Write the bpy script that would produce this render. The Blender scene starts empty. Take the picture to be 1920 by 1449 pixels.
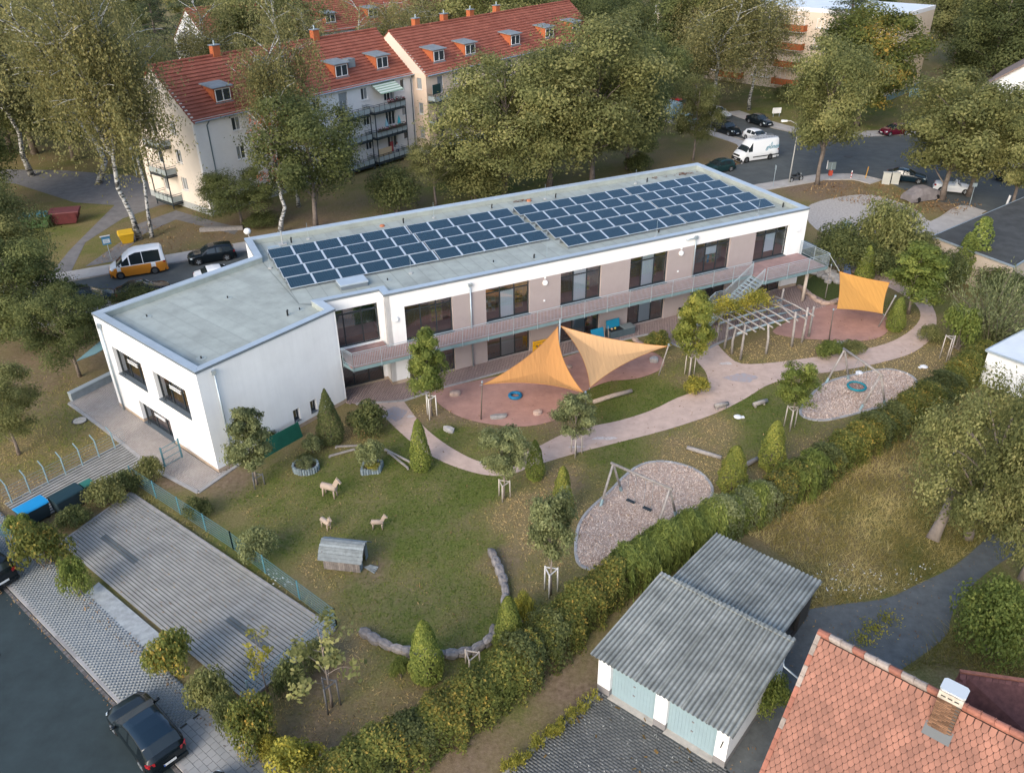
import bpy, math, random
import numpy as np
from mathutils import Vector, Matrix
R = math.radians
SC = bpy.context.scene
COL = SC.collection
# ---------------------------------------------------------------- camera
FPX, PITCH, CAMH, ROLL = 1556.0, R(30.82), 30.0, R(-0.835)
cam = bpy.data.cameras.new('camera')
cam_o = bpy.data.objects.new('camera', cam); COL.objects.link(cam_o)
cam.sensor_width = 36.0; cam.sensor_fit = 'HORIZONTAL'
cam.lens = 36.0 * FPX / 1920.0
cam.clip_start = 0.5; cam.clip_end = 3000
cam_o.matrix_world = (Matrix.Translation((0, 0, CAMH)) @ Matrix.Rotation(R(90) - PITCH, 4, 'X')
                      @ Matrix.Rotation(ROLL, 4, 'Z'))
SC.camera = cam_o
# ---------------------------------------------------------------- sky and sun
SUN_EL, SUN_V = R(30), Vector((-0.50, -0.86))
SUN_V.normalize()
world = bpy.data.worlds.new('World'); SC.world = world; world.use_nodes = True
wn = world.node_tree.nodes; wl = world.node_tree.links
sky = wn.new('ShaderNodeTexSky'); sky.sky_type = 'NISHITA'; sky.sun_disc = False
sky.sun_elevation = SUN_EL; sky.sun_rotation = math.atan2(SUN_V.x, SUN_V.y)
sky.air_density = 1.0; sky.dust_density = 2.2; sky.ozone_density = 1.0
bg = wn['Background']; bg.inputs['Strength'].default_value = 0.15
wl.new(sky.outputs['Color'], bg.inputs['Color'])
sl = bpy.data.lights.new('sun', 'SUN'); sl.energy = 0.72; sl.angle = R(30); sl.color = (1.0, 0.94, 0.86)
so = bpy.data.objects.new('sun', sl); COL.objects.link(so)
_d = Vector((SUN_V.x * math.cos(SUN_EL), SUN_V.y * math.cos(SUN_EL), math.sin(SUN_EL)))
so.rotation_euler = _d.to_track_quat('Z', 'Y').to_euler()
SC.view_settings.view_transform = 'Standard'; SC.view_settings.look = 'None'
SC.view_settings.exposure = 1.15; SC.view_settings.gamma = 1.0
SC.view_settings.use_curve_mapping = False
# ---------------------------------------------------------------- survey: a bearing in the photograph to a point at height z
def at(u, v, z=0.0):
 x = (u - 960) / FPX; y = -(v - 724.5) / FPX
 c, s = math.cos(ROLL), math.sin(ROLL); x, y = x * c - y * s, x * s + y * c
 d = Vector((x, math.cos(PITCH) + y * math.sin(PITCH), -math.sin(PITCH) + y * math.cos(PITCH)))
 t = (z - CAMH) / d.z
 return Vector((d.x * t, d.y * t, z))
YAW = 0.45
BE = Vector((-8.43, 50.63, 0))
BX = Vector((math.cos(YAW), math.sin(YAW), 0)); BY = Vector((-math.sin(YAW), math.cos(YAW), 0))
def uv(u, v, z=0.0):
 return BE + BX * u + BY * v + Vector((0, 0, z))
def touv(p):
 q = Vector(p) - BE; return q.dot(BX), q.dot(BY)
# ---------------------------------------------------------------- materials
MATS = {}
def nodes(m):
 m.use_nodes = True
 return m.node_tree.nodes, m.node_tree.links
def mat(name, col, rough=0.85, var=0.0, scale=6.0, bump=0.0, bscale=None, metal=0.0, spec=0.3, col2=None, detail=5.0, dist=0.0, coat=0.0):
 if name in MATS: return MATS[name]
 m = bpy.data.materials.new(name); MATS[name] = m
 n, l = nodes(m); b = n['Principled BSDF']
 b.inputs['Roughness'].default_value = rough; b.inputs['Metallic'].default_value = metal
 b.inputs['Specular IOR Level'].default_value = spec
 if coat: b.inputs['Coat Weight'].default_value = coat; b.inputs['Coat Roughness'].default_value = 0.06
 c = (col[0], col[1], col[2], 1)
 b.inputs['Base Color'].default_value = c
 m.diffuse_color = c
 if var or col2:
  tc = n.new('ShaderNodeTexCoord'); nz = n.new('ShaderNodeTexNoise')
  nz.inputs['Scale'].default_value = scale; nz.inputs['Detail'].default_value = detail
  nz.inputs['Roughness'].default_value = 0.65; nz.inputs['Distortion'].default_value = dist
  l.new(tc.outputs['Object'], nz.inputs['Vector'])
  cr = n.new('ShaderNodeValToRGB'); cr.color_ramp.elements[0].position = 0.3; cr.color_ramp.elements[1].position = 0.7
  if col2: c2 = col2; c1 = col
  else: c1 = [max(0, x * (1 - var)) for x in col]; c2 = [min(1, x * (1 + var)) for x in col]
  cr.color_ramp.elements[0].color = (*c1, 1); cr.color_ramp.elements[1].color = (*c2, 1)
  l.new(nz.outputs['Fac'], cr.inputs['Fac']); l.new(cr.outputs['Color'], b.inputs['Base Color'])
 if bump:
  tc2 = n.new('ShaderNodeTexCoord'); nb = n.new('ShaderNodeTexNoise'); nb.inputs['Scale'].default_value = bscale or scale * 6
  nb.inputs['Detail'].default_value = 4
  l.new(tc2.outputs['Object'], nb.inputs['Vector'])
  bp = n.new('ShaderNodeBump'); bp.inputs['Strength'].default_value = bump; bp.inputs['Distance'].default_value = 0.03
  l.new(nb.outputs['Fac'], bp.inputs['Height']); l.new(bp.outputs['Normal'], b.inputs['Normal'])
 return m
def mat_rand(name, col, rough=0.85, rv=0.25, var=0.15, scale=8.0, hue=0.02, spec=0.3, bump=0.0):
 """a colour that differs a little from piece to piece (Object Info random)"""
 if name in MATS: return MATS[name]
 m = mat(name, col, rough, var, scale, bump=bump, spec=spec)
 n, l = nodes(m); b = n['Principled BSDF']
 src = b.inputs['Base Color'].links[0].from_socket
 oi = n.new('ShaderNodeObjectInfo'); hs = n.new('ShaderNodeHueSaturation')
 mp = n.new('ShaderNodeMapRange'); mp.inputs['To Min'].default_value = 1 - rv; mp.inputs['To Max'].default_value = 1 + rv
 l.new(oi.outputs['Random'], mp.inputs['Value']); l.new(mp.outputs['Result'], hs.inputs['Value'])
 l.new(src, hs.inputs['Color']); l.new(hs.outputs['Color'], b.inputs['Base Color'])
 return m
def mat_tint(name, stops, trans=0.5, rough=0.7, rv=0.16, spec=0.2, gain=2.35):
 """foliage: colour ramp over the per-leaf 'tint' attribute, a little translucency"""
 if name in MATS: return MATS[name]
 m = bpy.data.materials.new(name); MATS[name] = m
 n, l = nodes(m); b = n['Principled BSDF']
 b.inputs['Roughness'].default_value = rough; b.inputs['Specular IOR Level'].default_value = spec
 at_ = n.new('ShaderNodeAttribute'); at_.attribute_name = 'tint'
 cr = n.new('ShaderNodeValToRGB'); el = cr.color_ramp.elements
 while len(el) < len(stops): el.new(0.5)
 for e, (p, c) in zip(el, stops): e.position = p; e.color = (*[min(.8, v * (gain if trans else 1)) for v in c], 1)
 l.new(at_.outputs['Fac'], cr.inputs['Fac'])
 oi = n.new('ShaderNodeObjectInfo'); hs = n.new('ShaderNodeHueSaturation')
 mp = n.new('ShaderNodeMapRange'); mp.inputs['To Min'].default_value = 1 - rv; mp.inputs['To Max'].default_value = 1 + rv
 l.new(oi.outputs['Random'], mp.inputs['Value']); l.new(mp.outputs['Result'], hs.inputs['Value'])
 l.new(cr.outputs['Color'], hs.inputs['Color'])
 l.new(hs.outputs['Color'], b.inputs['Base Color'])
 if trans:
  tr = n.new('ShaderNodeBsdfTranslucent'); mx = n.new('ShaderNodeMixShader'); mx.inputs['Fac'].default_value = trans
  l.new(hs.outputs['Color'], tr.inputs['Color'])
  out = n['Material Output']
  l.new(b.outputs['BSDF'], mx.inputs[1]); l.new(tr.outputs['BSDF'], mx.inputs[2]); l.new(mx.outputs['Shader'], out.inputs['Surface'])
 m.diffuse_color = (*stops[len(stops) // 2][1], 1)
 return m
def mat_glass(name, tint=(0.6, 0.7, 0.72), rough=0.02, alpha=0.5):
 """window pane: partly mirror, partly clear"""
 if name in MATS: return MATS[name]
 m = bpy.data.materials.new(name); MATS[name] = m
 n, l = nodes(m); out = n['Material Output']; n.remove(n['Principled BSDF'])
 gl = n.new('ShaderNodeBsdfGlossy'); gl.inputs['Roughness'].default_value = rough; gl.inputs['Color'].default_value = (0.9, 0.95, 1, 1)
 tr = n.new('ShaderNodeBsdfTransparent'); tr.inputs['Color'].default_value = (*tint, 1)
 fr = n.new('ShaderNodeFresnel'); fr.inputs['IOR'].default_value = 1.6
 mp = n.new('ShaderNodeMapRange'); mp.inputs['To Min'].default_value = alpha; mp.inputs['To Max'].default_value = 1.0
 mx = n.new('ShaderNodeMixShader')
 l.new(fr.outputs['Fac'], mp.inputs['Value']); l.new(mp.outputs['Result'], mx.inputs['Fac'])
 l.new(tr.outputs['BSDF'], mx.inputs[1]); l.new(gl.outputs['BSDF'], mx.inputs[2]); l.new(mx.outputs['Shader'], out.inputs['Surface'])
 m.diffuse_color = (*tint, 1)
 return m
# ---------------------------------------------------------------- mesh building
def link(o, parent=None):
 COL.objects.link(o)
 if parent is not None: o.parent = parent
 return o
def tag(o, label=None, cat=None, group=None, kind=None):
 if label: o['label'] = label
 if cat: o['category'] = cat
 if group: o['group'] = group
 if kind: o['kind'] = kind
 return o
def empty(name, loc=(0, 0, 0), rz=0.0, label=None, cat=None, group=None):
 o = bpy.data.objects.new(name, None); o.empty_display_size = 0.3
 o.location = loc; o.rotation_euler = (0, 0, rz); link(o)
 return tag(o, label, cat, group)
class MB:
 def __init__(s): s.v = []; s.f = []; s.m = []
 def face(s, pts, mi=0):
  i = len(s.v); s.v.extend([tuple(p) for p in pts]); s.f.append(tuple(range(i, i + len(pts)))); s.m.append(mi); return s
 def hexa(s, b, t, mi=0, cap=True):
  """prism between two rings b (bottom) and t (top)"""
  n = len(b); i = len(s.v); s.v.extend([tuple(p) for p in b]); s.v.extend([tuple(p) for p in t])
  for k in range(n):
   k2 = (k + 1) % n; s.f.append((i + k, i + k2, i + n + k2, i + n + k)); s.m.append(mi)
  if cap:
   s.f.append(tuple(range(i + n - 1, i - 1, -1))); s.m.append(mi)
   s.f.append(tuple(range(i + n, i + 2 * n))); s.m.append(mi)
  return s
 def box(s, x0, y0, z0, x1, y1, z1, mi=0):
  b = [(x0, y0, z0), (x1, y0, z0), (x1, y1, z0), (x0, y1, z0)]; t = [(p[0], p[1], z1) for p in b]
  return s.hexa(b, t, mi)
 def obox(s, c, dx, dy, dz, rz=0.0, mi=0):
  """box centred in plan at c, its base at c.z"""
  ca, sa = math.cos(rz), math.sin(rz); b = []
  for a, e in ((-1, -1), (1, -1), (1, 1), (-1, 1)):
   x, y = a * dx / 2, e * dy / 2; b.append((c[0] + x * ca - y * sa, c[1] + x * sa + y * ca, c[2]))
  return s.hexa(b, [(p[0], p[1], p[2] + dz) for p in b], mi)
 def prism(s, poly, z0, z1, mi=0):
  b = [(p[0], p[1], z0) for p in poly]; t = [(p[0], p[1], z1) for p in poly]
  return s.hexa(b, t, mi)
 def bar(s, p, q, w, h, mi=0, up=(0, 0, 1)):
  """rectangular bar from p to q"""
  p = Vector(p); q = Vector(q); d = (q - p).normalized(); up = Vector(up)
  if abs(d.dot(up)) > 0.98: up = Vector((1, 0, 0))
  x = d.cross(up).normalized(); y = x.cross(d).normalized()
  ring = lambda o: [o + x * (a * w / 2) + y * (b * h / 2) for a, b in ((-1, -1), (1, -1), (1, 1), (-1, 1))]
  return s.hexa(ring(p), ring(q), mi)
 def tube(s, pts, rad, n=8, mi=0, cap=True):
  pts = [Vector(p) for p in pts]
  if not isinstance(rad, (list, tuple)): rad = [rad] * len(pts)
  i0 = len(s.v); prev = None
  for k, p in enumerate(pts):
   d = (pts[min(k + 1, len(pts) - 1)] - pts[max(k - 1, 0)]).normalized()
   if prev is None:
    a = Vector((1, 0, 0)) if abs(d.x) < 0.8 else Vector((0, 1, 0)); x = d.cross(a).normalized()
   else: x = (prev - d * prev.dot(d)).normalized()
   prev = x; y = d.cross(x)
   for j in range(n):
    t = 2 * math.pi * j / n; s.v.append(tuple(p + (x * math.cos(t) + y * math.sin(t)) * rad[k]))
  for k in range(len(pts) - 1):
   for j in range(n):
    j2 = (j + 1) % n; a = i0 + k * n
    s.f.append((a + j, a + j2, a + n + j2, a + n + j)); s.m.append(mi)
  if cap:
   s.f.append(tuple(range(i0 + n - 1, i0 - 1, -1))); s.m.append(mi)
   e = i0 + (len(pts) - 1) * n; s.f.append(tuple(range(e, e + n))); s.m.append(mi)
  return s
 def disc(s, c, r, n=16, mi=0, nrm=(0, 0, 1)):
  nrm = Vector(nrm).normalized(); a = Vector((1, 0, 0)) if abs(nrm.x) < 0.8 else Vector((0, 1, 0))
  x = nrm.cross(a).normalized(); y = nrm.cross(x); c = Vector(c)
  return s.face([c + (x * math.cos(2 * math.pi * k / n) + y * math.sin(2 * math.pi * k / n)) * r for k in range(n)], mi)
 def lathe(s, prof, c=(0, 0, 0), n=14, mi=0):
  i0 = len(s.v)
  for r, z in prof:
   for j in range(n):
    t = 2 * math.pi * j / n; s.v.append((c[0] + r * math.cos(t), c[1] + r * math.sin(t), c[2] + z))
  for k in range(len(prof) - 1):
   for j in range(n):
    j2 = (j + 1) % n; a = i0 + k * n; s.f.append((a + j, a + j2, a + n + j2, a + n + j)); s.m.append(mi)
  s.f.append(tuple(range(i0 + n - 1, i0 - 1, -1))); s.m.append(mi)
  e = i0 + (len(prof) - 1) * n; s.f.append(tuple(range(e, e + n))); s.m.append(mi)
  return s
 def mesh(s, name, mats, smooth=False):
  me = bpy.data.meshes.new(name); me.from_pydata(s.v, [], s.f)
  if not isinstance(mats, (list, tuple)): mats = [mats]
  for m in mats: me.materials.append(m)
  if len(mats) > 1: me.polygons.foreach_set('material_index', s.m)
  if smooth: me.polygons.foreach_set('use_smooth', [True] * len(me.polygons))
  me.update(); return me
 def build(s, name, mats, parent=None, smooth=False, bevel=0.0, loc=None, rz=None):
  o = bpy.data.objects.new(name, s.mesh(name, mats, smooth)); link(o, parent)
  if loc is not None: o.location = loc
  if rz is not None: o.rotation_euler = (0, 0, rz)
  if bevel:
   b = o.modifiers.new('bevel', 'BEVEL'); b.width = bevel; b.segments = 1; b.limit_method = 'ANGLE'
  return o
def np_mesh(name, verts, faces, mats, tint=None, smooth=False):
 """fast mesh from numpy: faces (n,k)"""
 me = bpy.data.meshes.new(name); nf, k = faces.shape
 me.vertices.add(len(verts)); me.vertices.foreach_set('co', verts.astype(np.float32).ravel())
 me.loops.add(nf * k); me.loops.foreach_set('vertex_index', faces.astype(np.int32).ravel())
 me.polygons.add(nf); me.polygons.foreach_set('loop_start', np.arange(0, nf * k, k, dtype=np.int32))
 try: me.polygons.foreach_set('loop_total', np.full(nf, k, dtype=np.int32))
 except Exception: pass
 if tint is not None:
  a = me.attributes.new('tint', 'FLOAT', 'POINT'); a.data.foreach_set('value', tint.astype(np.float32))
 if smooth: me.polygons.foreach_set('use_smooth', np.ones(nf, dtype=bool))
 for m in (mats if isinstance(mats, (list, tuple)) else [mats]): me.materials.append(m)
 me.update(calc_edges=True); me.validate(); return me
def obj(name, me, parent=None, loc=None, rot=None, scale=None):
 o = bpy.data.objects.new(name, me); link(o, parent)
 if loc is not None: o.location = loc
 if rot is not None: o.rotation_euler = rot
 if scale is not None: o.scale = scale
 return o
def copy_tree(o, parent=None):
 c = o.copy(); COL.objects.link(c); c.parent = parent
 for ch in o.children:
  d = ch.copy(); COL.objects.link(d); d.parent = c
  for g in ch.children:
   e = g.copy(); COL.objects.link(e); e.parent = d
 return c
def inpoly(P, poly):
 """numpy points in polygon"""
 x, y = P[:, 0], P[:, 1]; c = np.zeros(len(P), bool); n = len(poly)
 for i in range(n):
  x0, y0 = poly[i][0], poly[i][1]; x1, y1 = poly[(i + 1) % n][0], poly[(i + 1) % n][1]
  if y0 == y1: continue
  t = ((y0 > y) != (y1 > y)) & (x < (x1 - x0) * (y - y0) / (y1 - y0) + x0); c ^= t
 return c
def spline(pts, n=6, closed=False):
 """Catmull-Rom through 2-D/3-D points"""
 pts = [Vector(p) for p in pts]; m = len(pts); out = []
 rng = range(m) if closed else range(m - 1)
 for i in rng:
  if closed: p0, p1, p2, p3 = pts[i - 1], pts[i], pts[(i + 1) % m], pts[(i + 2) % m]
  else: p0, p1, p2, p3 = pts[max(i - 1, 0)], pts[i], pts[i + 1], pts[min(i + 2, m - 1)]
  for k in range(n):
   t = k / n
   out.append(0.5 * ((2 * p1) + (p2 - p0) * t + (2 * p0 - 5 * p1 + 4 * p2 - p3) * t * t + (3 * p1 - p0 - 3 * p2 + p3) * t ** 3))
 if not closed: out.append(pts[-1])
 return out
def pxs(*pp, z=0.0): return [at(a, b, z) for a, b in pp]
def struct(name, mb, m, parent=None, **k):
 o = mb.build(name, m, parent, **k)
 if parent is None: o['kind'] = 'structure'
 return o
def sheet(name, poly, z, m, thick=0.0):
 mb = MB()
 if thick: mb.prism(poly, z - thick, z)
 else: mb.face([(p[0], p[1], z) for p in poly])
 return struct(name, mb, m)
# ================================================================ ground
rng = np.random.default_rng(7)
def vnoise(x, y, s, seed=0):
 """smooth value noise 0..1"""
 x = np.asarray(x, float) / s; y = np.asarray(y, float) / s
 xi = np.floor(x).astype(int); yi = np.floor(y).astype(int); xf = x - xi; yf = y - yi
 xf = xf * xf * (3 - 2 * xf); yf = yf * yf * (3 - 2 * yf)
 h = lambda a, b: (np.sin(a * 127.1 + b * 311.7 + seed * 74.7) * 43758.5453) % 1.0
 return (h(xi, yi) * (1 - xf) + h(xi + 1, yi) * xf) * (1 - yf) + (h(xi, yi + 1) * (1 - xf) + h(xi + 1, yi + 1) * xf) * yf
# patches of green turf (0) and dry turf (1): bearing, radius in metres, value
TURF = [(760, 960, 7, 0.0), (860, 1080, 5.5, .08), (720, 1150, 4.5, .12), (560, 980, 4.5, .18), (470, 930, 3, .35), (1190, 760, 4.5, 0), (1430, 810, 4.2, 0),
  (1200, 860, 3.5, .05), (1130, 880, 2.2, .15), (800, 1290, 3.5, .15), (700, 1230, 2.5, .2), (640, 930, 4, .1), (870, 830, 2.5, .2), (1370, 640, 2.5, .1),
  (960, 1000, 2.2, .8), (1005, 960, 2.0, .85), (945, 1045, 1.6, .95), (1000, 1080, 2.2, .75), (1300, 850, 2.6, .95), (1340, 800, 2, .8), (1090, 905, 2.0, .8),
  (1550, 650, 3.5, .95), (1430, 655, 3, .85), (650, 1400, 3.5, .85), (590, 1260, 2.5, .9), (700, 1430, 3, .9), (1730, 690, 2.6, .75), (110, 780, 6, .6), (60, 890, 5, .62), (560, 1100, 2.0, .55),
  (1330, 720, 1.6, .9), (870, 1010, 2, .4), (660, 1300, 2.2, .45), (1250, 300, 8, .75), (1400, 290, 6, .95), (1300, 230, 8, .55), (1560, 205, 14, .35), (1480, 180, 12, .3), (1640, 230, 8, .35),
  (340, 440, 6, .6), (1560, 340, 6, .9), (1640, 940, 7, .6), (1560, 1060, 5, .55), (1750, 1100, 5, .45), (940, 345, 8, .15), (120, 420, 8, .35), (1080, 820, 1.5, .7), (1040, 960, 1.8, .75)]
SOIL = [(1060, 905, 1.1, .7), (950, 1050, 1.0, .8), (620, 1255, 1.3, .7), (600, 1390, 1.8, .7), (700, 1065, .9, 1), (1420, 285, 5, .6), (1350, 300, 3, .5), (1530, 350, 5, .9), (1800, 385, 4, .8),
  (600, 430, 9, .8), (460, 430, 6, .6), (740, 400, 6, .5), (430, 900, 1.6, .8), (330, 895, 1.3, .9), (70, 950, 4, .5), (30, 700, 7, .6), (160, 640, 6, .6), (1620, 850, 3, .5), (1500, 900, 2, .4),
  (950, 775, 2.0, .7), (1040, 770, 2.4, .7), (870, 770, 1.6, .8), (1560, 660, 2, .5), (340, 465, 5, .5), (280, 410, 5, .5), (860, 1390, 2, .7), (1080, 1280, 2, .8), (1290, 715, 1.1, .5), (800, 790, 1.2, .6)]
def field(x, y, blobs, base):
 v = np.full(np.shape(x), base, float)
 for a, b, r, val in blobs:
  p = at(a, b); d = np.hypot(x - p.x, y - p.y) / r
  w = np.clip(1.6 - d * 1.1, 0, 1); v = v * (1 - w) + val * w
 return v
def turf(x, y):
 v = field(x, y, TURF, 0.52) + .06; v = .40 + (v - .40) * 1.35
 return np.clip(v + (vnoise(x, y, 2.6, 1) - .5) * .75 + (vnoise(x, y, .9, 2) - .5) * .45, 0, 1)
def soil(x, y):
 v = field(x, y, SOIL, 0.05)
 return np.clip(v + (vnoise(x, y, 1.4, 5) - .5) * .5, 0, 1)
def axis(lo, a, b, hi, st):
 mid = np.arange(a, b + .01, st); o1 = a - np.cumsum(np.geomspace(2, 60, 18)); o2 = b + np.cumsum(np.geomspace(2, 60, 18))
 return np.concatenate([o1[::-1], mid, o2])
gx = axis(0, -62, 110, 0, .9); gy = axis(0, 8, 150, 0, .9)
GX, GY = np.meshgrid(gx, gy); nx, ny = len(gx), len(gy)
gv = np.stack([GX.ravel(), GY.ravel(), np.zeros(GX.size)], 1)
ii = (np.arange(ny - 1)[:, None] * nx + np.arange(nx - 1)[None, :]).ravel()
gf = np.stack([ii, ii + 1, ii + nx + 1, ii + nx], 1)
def mat_ground():
 m = bpy.data.materials.new('turf and soil'); n, l = nodes(m); b = n['Principled BSDF']
 b.inputs['Roughness'].default_value = 0.95; b.inputs['Specular IOR Level'].default_value = 0.1
 tc = n.new('ShaderNodeTexCoord')
 def noise(s, d=6):
  z = n.new('ShaderNodeTexNoise'); z.inputs['Scale'].default_value = s; z.inputs['Detail'].default_value = d; z.inputs['Roughness'].default_value = 0.7
  l.new(tc.outputs['Object'], z.inputs['Vector']); return z
 def ramp(src, stops):
  c = n.new('ShaderNodeValToRGB'); el = c.color_ramp.elements
  while len(el) < len(stops): el.new(.5)
  for e, (p, cc) in zip(el, stops): e.position = p; e.color = (*cc, 1)
  l.new(src, c.inputs['Fac']); return c
 fine = noise(9.0)
 green = ramp(fine.outputs['Fac'], [(.3, (.055, .072, .016)), (.5, (.105, .128, .030)), (.72, (.170, .180, .052))])
 dry = ramp(fine.outputs['Fac'], [(.28, (.115, .088, .038)), (.5, (.215, .165, .080)), (.75, (.35, .275, .145))])
 dirt = ramp(noise(4.0).outputs['Fac'], [(.3, (.10, .068, .045)), (.5, (.19, .135, .095)), (.75, (.31, .225, .165))])
 mixn = noise(2.2)
 def thr(attr, w, off):
  a = n.new('ShaderNodeAttribute'); a.attribute_name = attr
  s = n.new('ShaderNodeMath'); s.operation = 'MULTIPLY_ADD'; s.inputs[1].default_value = w; s.inputs[2].default_value = off
  l.new(mixn.outputs['Fac'], s.inputs[0])
  t = n.new('ShaderNodeMath'); t.operation = 'ADD'; l.new(a.outputs['Fac'], t.inputs[0]); l.new(s.outputs[0], t.inputs[1]); t.use_clamp = True
  return t.outputs[0]
 m1 = n.new('ShaderNodeMix'); m1.data_type = 'RGBA'; l.new(thr('dry', .9, -.45), m1.inputs['Factor']); l.new(green.outputs[0], m1.inputs['A']); l.new(dry.outputs[0], m1.inputs['B'])
 m2 = n.new('ShaderNodeMix'); m2.data_type = 'RGBA'; l.new(thr('soil', .8, -.45), m2.inputs['Factor']); l.new(m1.outputs['Result'], m2.inputs['A']); l.new(dirt.outputs[0], m2.inputs['B'])
 l.new(m2.outputs['Result'], b.inputs['Base Color'])
 bp = n.new('ShaderNodeBump'); bp.inputs['Strength'].default_value = .6; bp.inputs['Distance'].default_value = .06
 l.new(noise(16.0).outputs['Fac'], bp.inputs['Height']); l.new(bp.outputs['Normal'], b.inputs['Normal'])
 return m
gme = np_mesh('ground', gv, gf, mat_ground())
for nm, fn in (('dry', turf), ('soil', soil)):
 a = gme.attributes.new(nm, 'FLOAT', 'POINT'); a.data.foreach_set('value', fn(gv[:, 0], gv[:, 1]).astype(np.float32))
tag(obj('ground', gme), kind='structure')
# ---------------------------------------------------------------- roads
m_asph = mat('asphalt', (.082, .092, .093), .9, .2, .6, bump=.25, bscale=60, detail=8)
m_asph2 = mat('asphalt of the front road', (.031, .046, .049), .9, .2, .8, bump=.2, bscale=60, detail=8)
m_patch = mat('newer asphalt patch', (.038, .053, .059), .9, .12, .8, bump=.2, bscale=60)
m_tar = mat('tar seam', (.012, .016, .019), .7)
m_kerb = mat_rand('kerb stone', (.30, .29, .28), .9, .15, .2, 5)
m_walk = mat('pavement slabs', (.33, .32, .31), .9, .16, 2.0, bump=.15, bscale=30)
near = [uv(-95, 24.2), uv(40, 24.2), uv(54, 24.2)] + spline([at(1530, 328), at(1600, 327), at(1655, 338), at(1735, 372), at(1850, 396), at(2000, 450)], 4)
far = [at(2400, 420), at(2250, 270)] + spline([at(1920, 246), at(1760, 250), at(1590, 258), at(1500, 252), at(1430, 236), at(1390, 222), at(1300, 192), at(1150, 150)], 4) \
 + spline([at(1090, 172), at(1240, 216), at(1330, 243), at(1400, 264), at(1418, 280), at(1400, 300), uv(55, 31.2)], 4) + [uv(-95, 31.2)]
ROAD1 = near + far
sheet('street', ROAD1, .008, m_asph)
K0 = Vector((-26.3, 31.6, 0)); KD = Vector((.763, -.646, 0)); KN = Vector((.646, .763, 0))
def kw(s, t, z=0.0): return K0 + KD * s + KN * t + Vector((0, 0, z))
ROAD2 = [kw(-40, -.0), kw(60, 0), kw(60, -16), kw(-40, -16)]
sheet('front_road', ROAD2, .008, m_asph2)
for nm, poly in (('asphalt_patch', [kw(-12, -7.5), kw(5.0, -7.5), kw(5.0, -2.1), kw(-12, -2.1)]), ('asphalt_patch', [kw(5.7, -16), kw(30, -16), kw(30, -8.6), kw(5.7, -8.6)])):
 sheet(nm, poly, .012, m_patch)
mb = MB()
for a, b in (((-8, -2.1), (5.05, -2.1)), ((5.05, -2.1), (5.05, -7.6)), ((5.05, -7.6), (0, -7.6)), ((-3, -2.1), (-3, -8))):
 p, q = kw(*a), kw(*b); d = (q - p).normalized(); x = Vector((-d.y, d.x, 0)) * .035
 mb.face([p - x + Vector((0, 0, .016)), q - x + Vector((0, 0, .016)), q + x + Vector((0, 0, .016)), p + x + Vector((0, 0, .016))])
struct('tar_seams', mb, m_tar)
# kerbs: stone by stone
def kerb(name, pts, w=.15, h=.12, ln=1.0, z0=0.0, most=300):
 root = empty(name); root['kind'] = 'structure'
 mb = MB().box(-.5, -.5, 0, .5, .5, 1); me = mb.mesh('kerb_stone', m_kerb); n = 0
 for p, q in zip(pts[:-1], pts[1:]):
  p = Vector(p); q = Vector(q); L = (q - p).length; k = max(1, round(L / ln)); d = (q - p) / k; a = math.atan2(d.y, d.x)
  for i in range(k):
   c = p + d * (i + .5); n += 1
   if n > most: return root
   obj('kerb_stone', me, root, (c.x, c.y, z0 - .05), (0, 0, a), (d.length - .012, w, h + .05 + random.uniform(-.006, .006)))
 return root
random.seed(3)
kerb('kerb_front', [kw(-14, .07), kw(22, .07)])
m_set = mat_rand('gutter setts', (.14, .13, .125), .9, .3, .2, 6)
g_root = empty('gutter_setts'); g_root['kind'] = 'structure'; sme = MB().box(-.07, -.055, 0, .07, .055, .03).mesh('sett', m_set)
for i in range(190):
 for j in range(1):
  c = kw(-6 + i * .125, -.12); obj('sett', sme, g_root, (c.x, c.y, .004), (0, 0, math.atan2(KD.y, KD.x) + 1.57 + random.uniform(-.12, .12)), (1, 1, random.uniform(.8, 1.4)))
kerb('kerb_street_near', [uv(-60, 24.1), uv(54, 24.1)] + spline([at(1530, 329), at(1600, 328), at(1655, 339)], 4), ln=2.0)
kerb('kerb_street_far', [uv(55, 31.3), uv(-60, 31.3)], ln=2.0)
kerb('kerb_side_street', spline([at(1390, 308), at(1418, 281), at(1400, 265), at(1330, 244), at(1240, 217)], 4), ln=2.0)
kerb('kerb_opposite', spline([at(1760, 250), at(1590, 257.5), at(1500, 251.5), at(1430, 235.5)], 4), ln=2.0)
# pavements of the street (raised slabs)
def strip(name, pts, w, z, m, side=1):
 L = []; Rr = []
 for i, p in enumerate(pts):
  d = (Vector(pts[min(i + 1, len(pts) - 1)]) - Vector(pts[max(i - 1, 0)])).normalized(); x = Vector((-d.y, d.x, 0)) * side
  L.append(Vector(p)); Rr.append(Vector(p) + x * w)
 return sheet(name, L + Rr[::-1], z, m, thick=z)
m_walk2 = mat('concrete pavement', (.40, .38, .36), .92, .14, 1.0, bump=.12, bscale=20)
strip('pavement_far', [uv(55, 31.4), uv(30, 31.4), uv(-60, 31.4)], 2.3, .10, m_walk2, -1)
strip('pavement_near', [uv(-60, 24.0), uv(40, 24.0), uv(54, 24.0)] + spline([at(1530, 329.5), at(1600, 329), at(1650, 340)], 4), 2.0, .10, m_walk2, -1)
strip('pavement_side_street', spline([at(1410, 276), at(1396, 266), at(1330, 245), at(1240, 218), at(1180, 198)], 4), 1.8, .10, m_walk2, 1)
strip('pavement_opposite', spline([at(1780, 249), at(1590, 257), at(1500, 251), at(1430, 235), at(1360, 212)], 4), 2.6, .10, m_walk2, -1)
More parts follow.
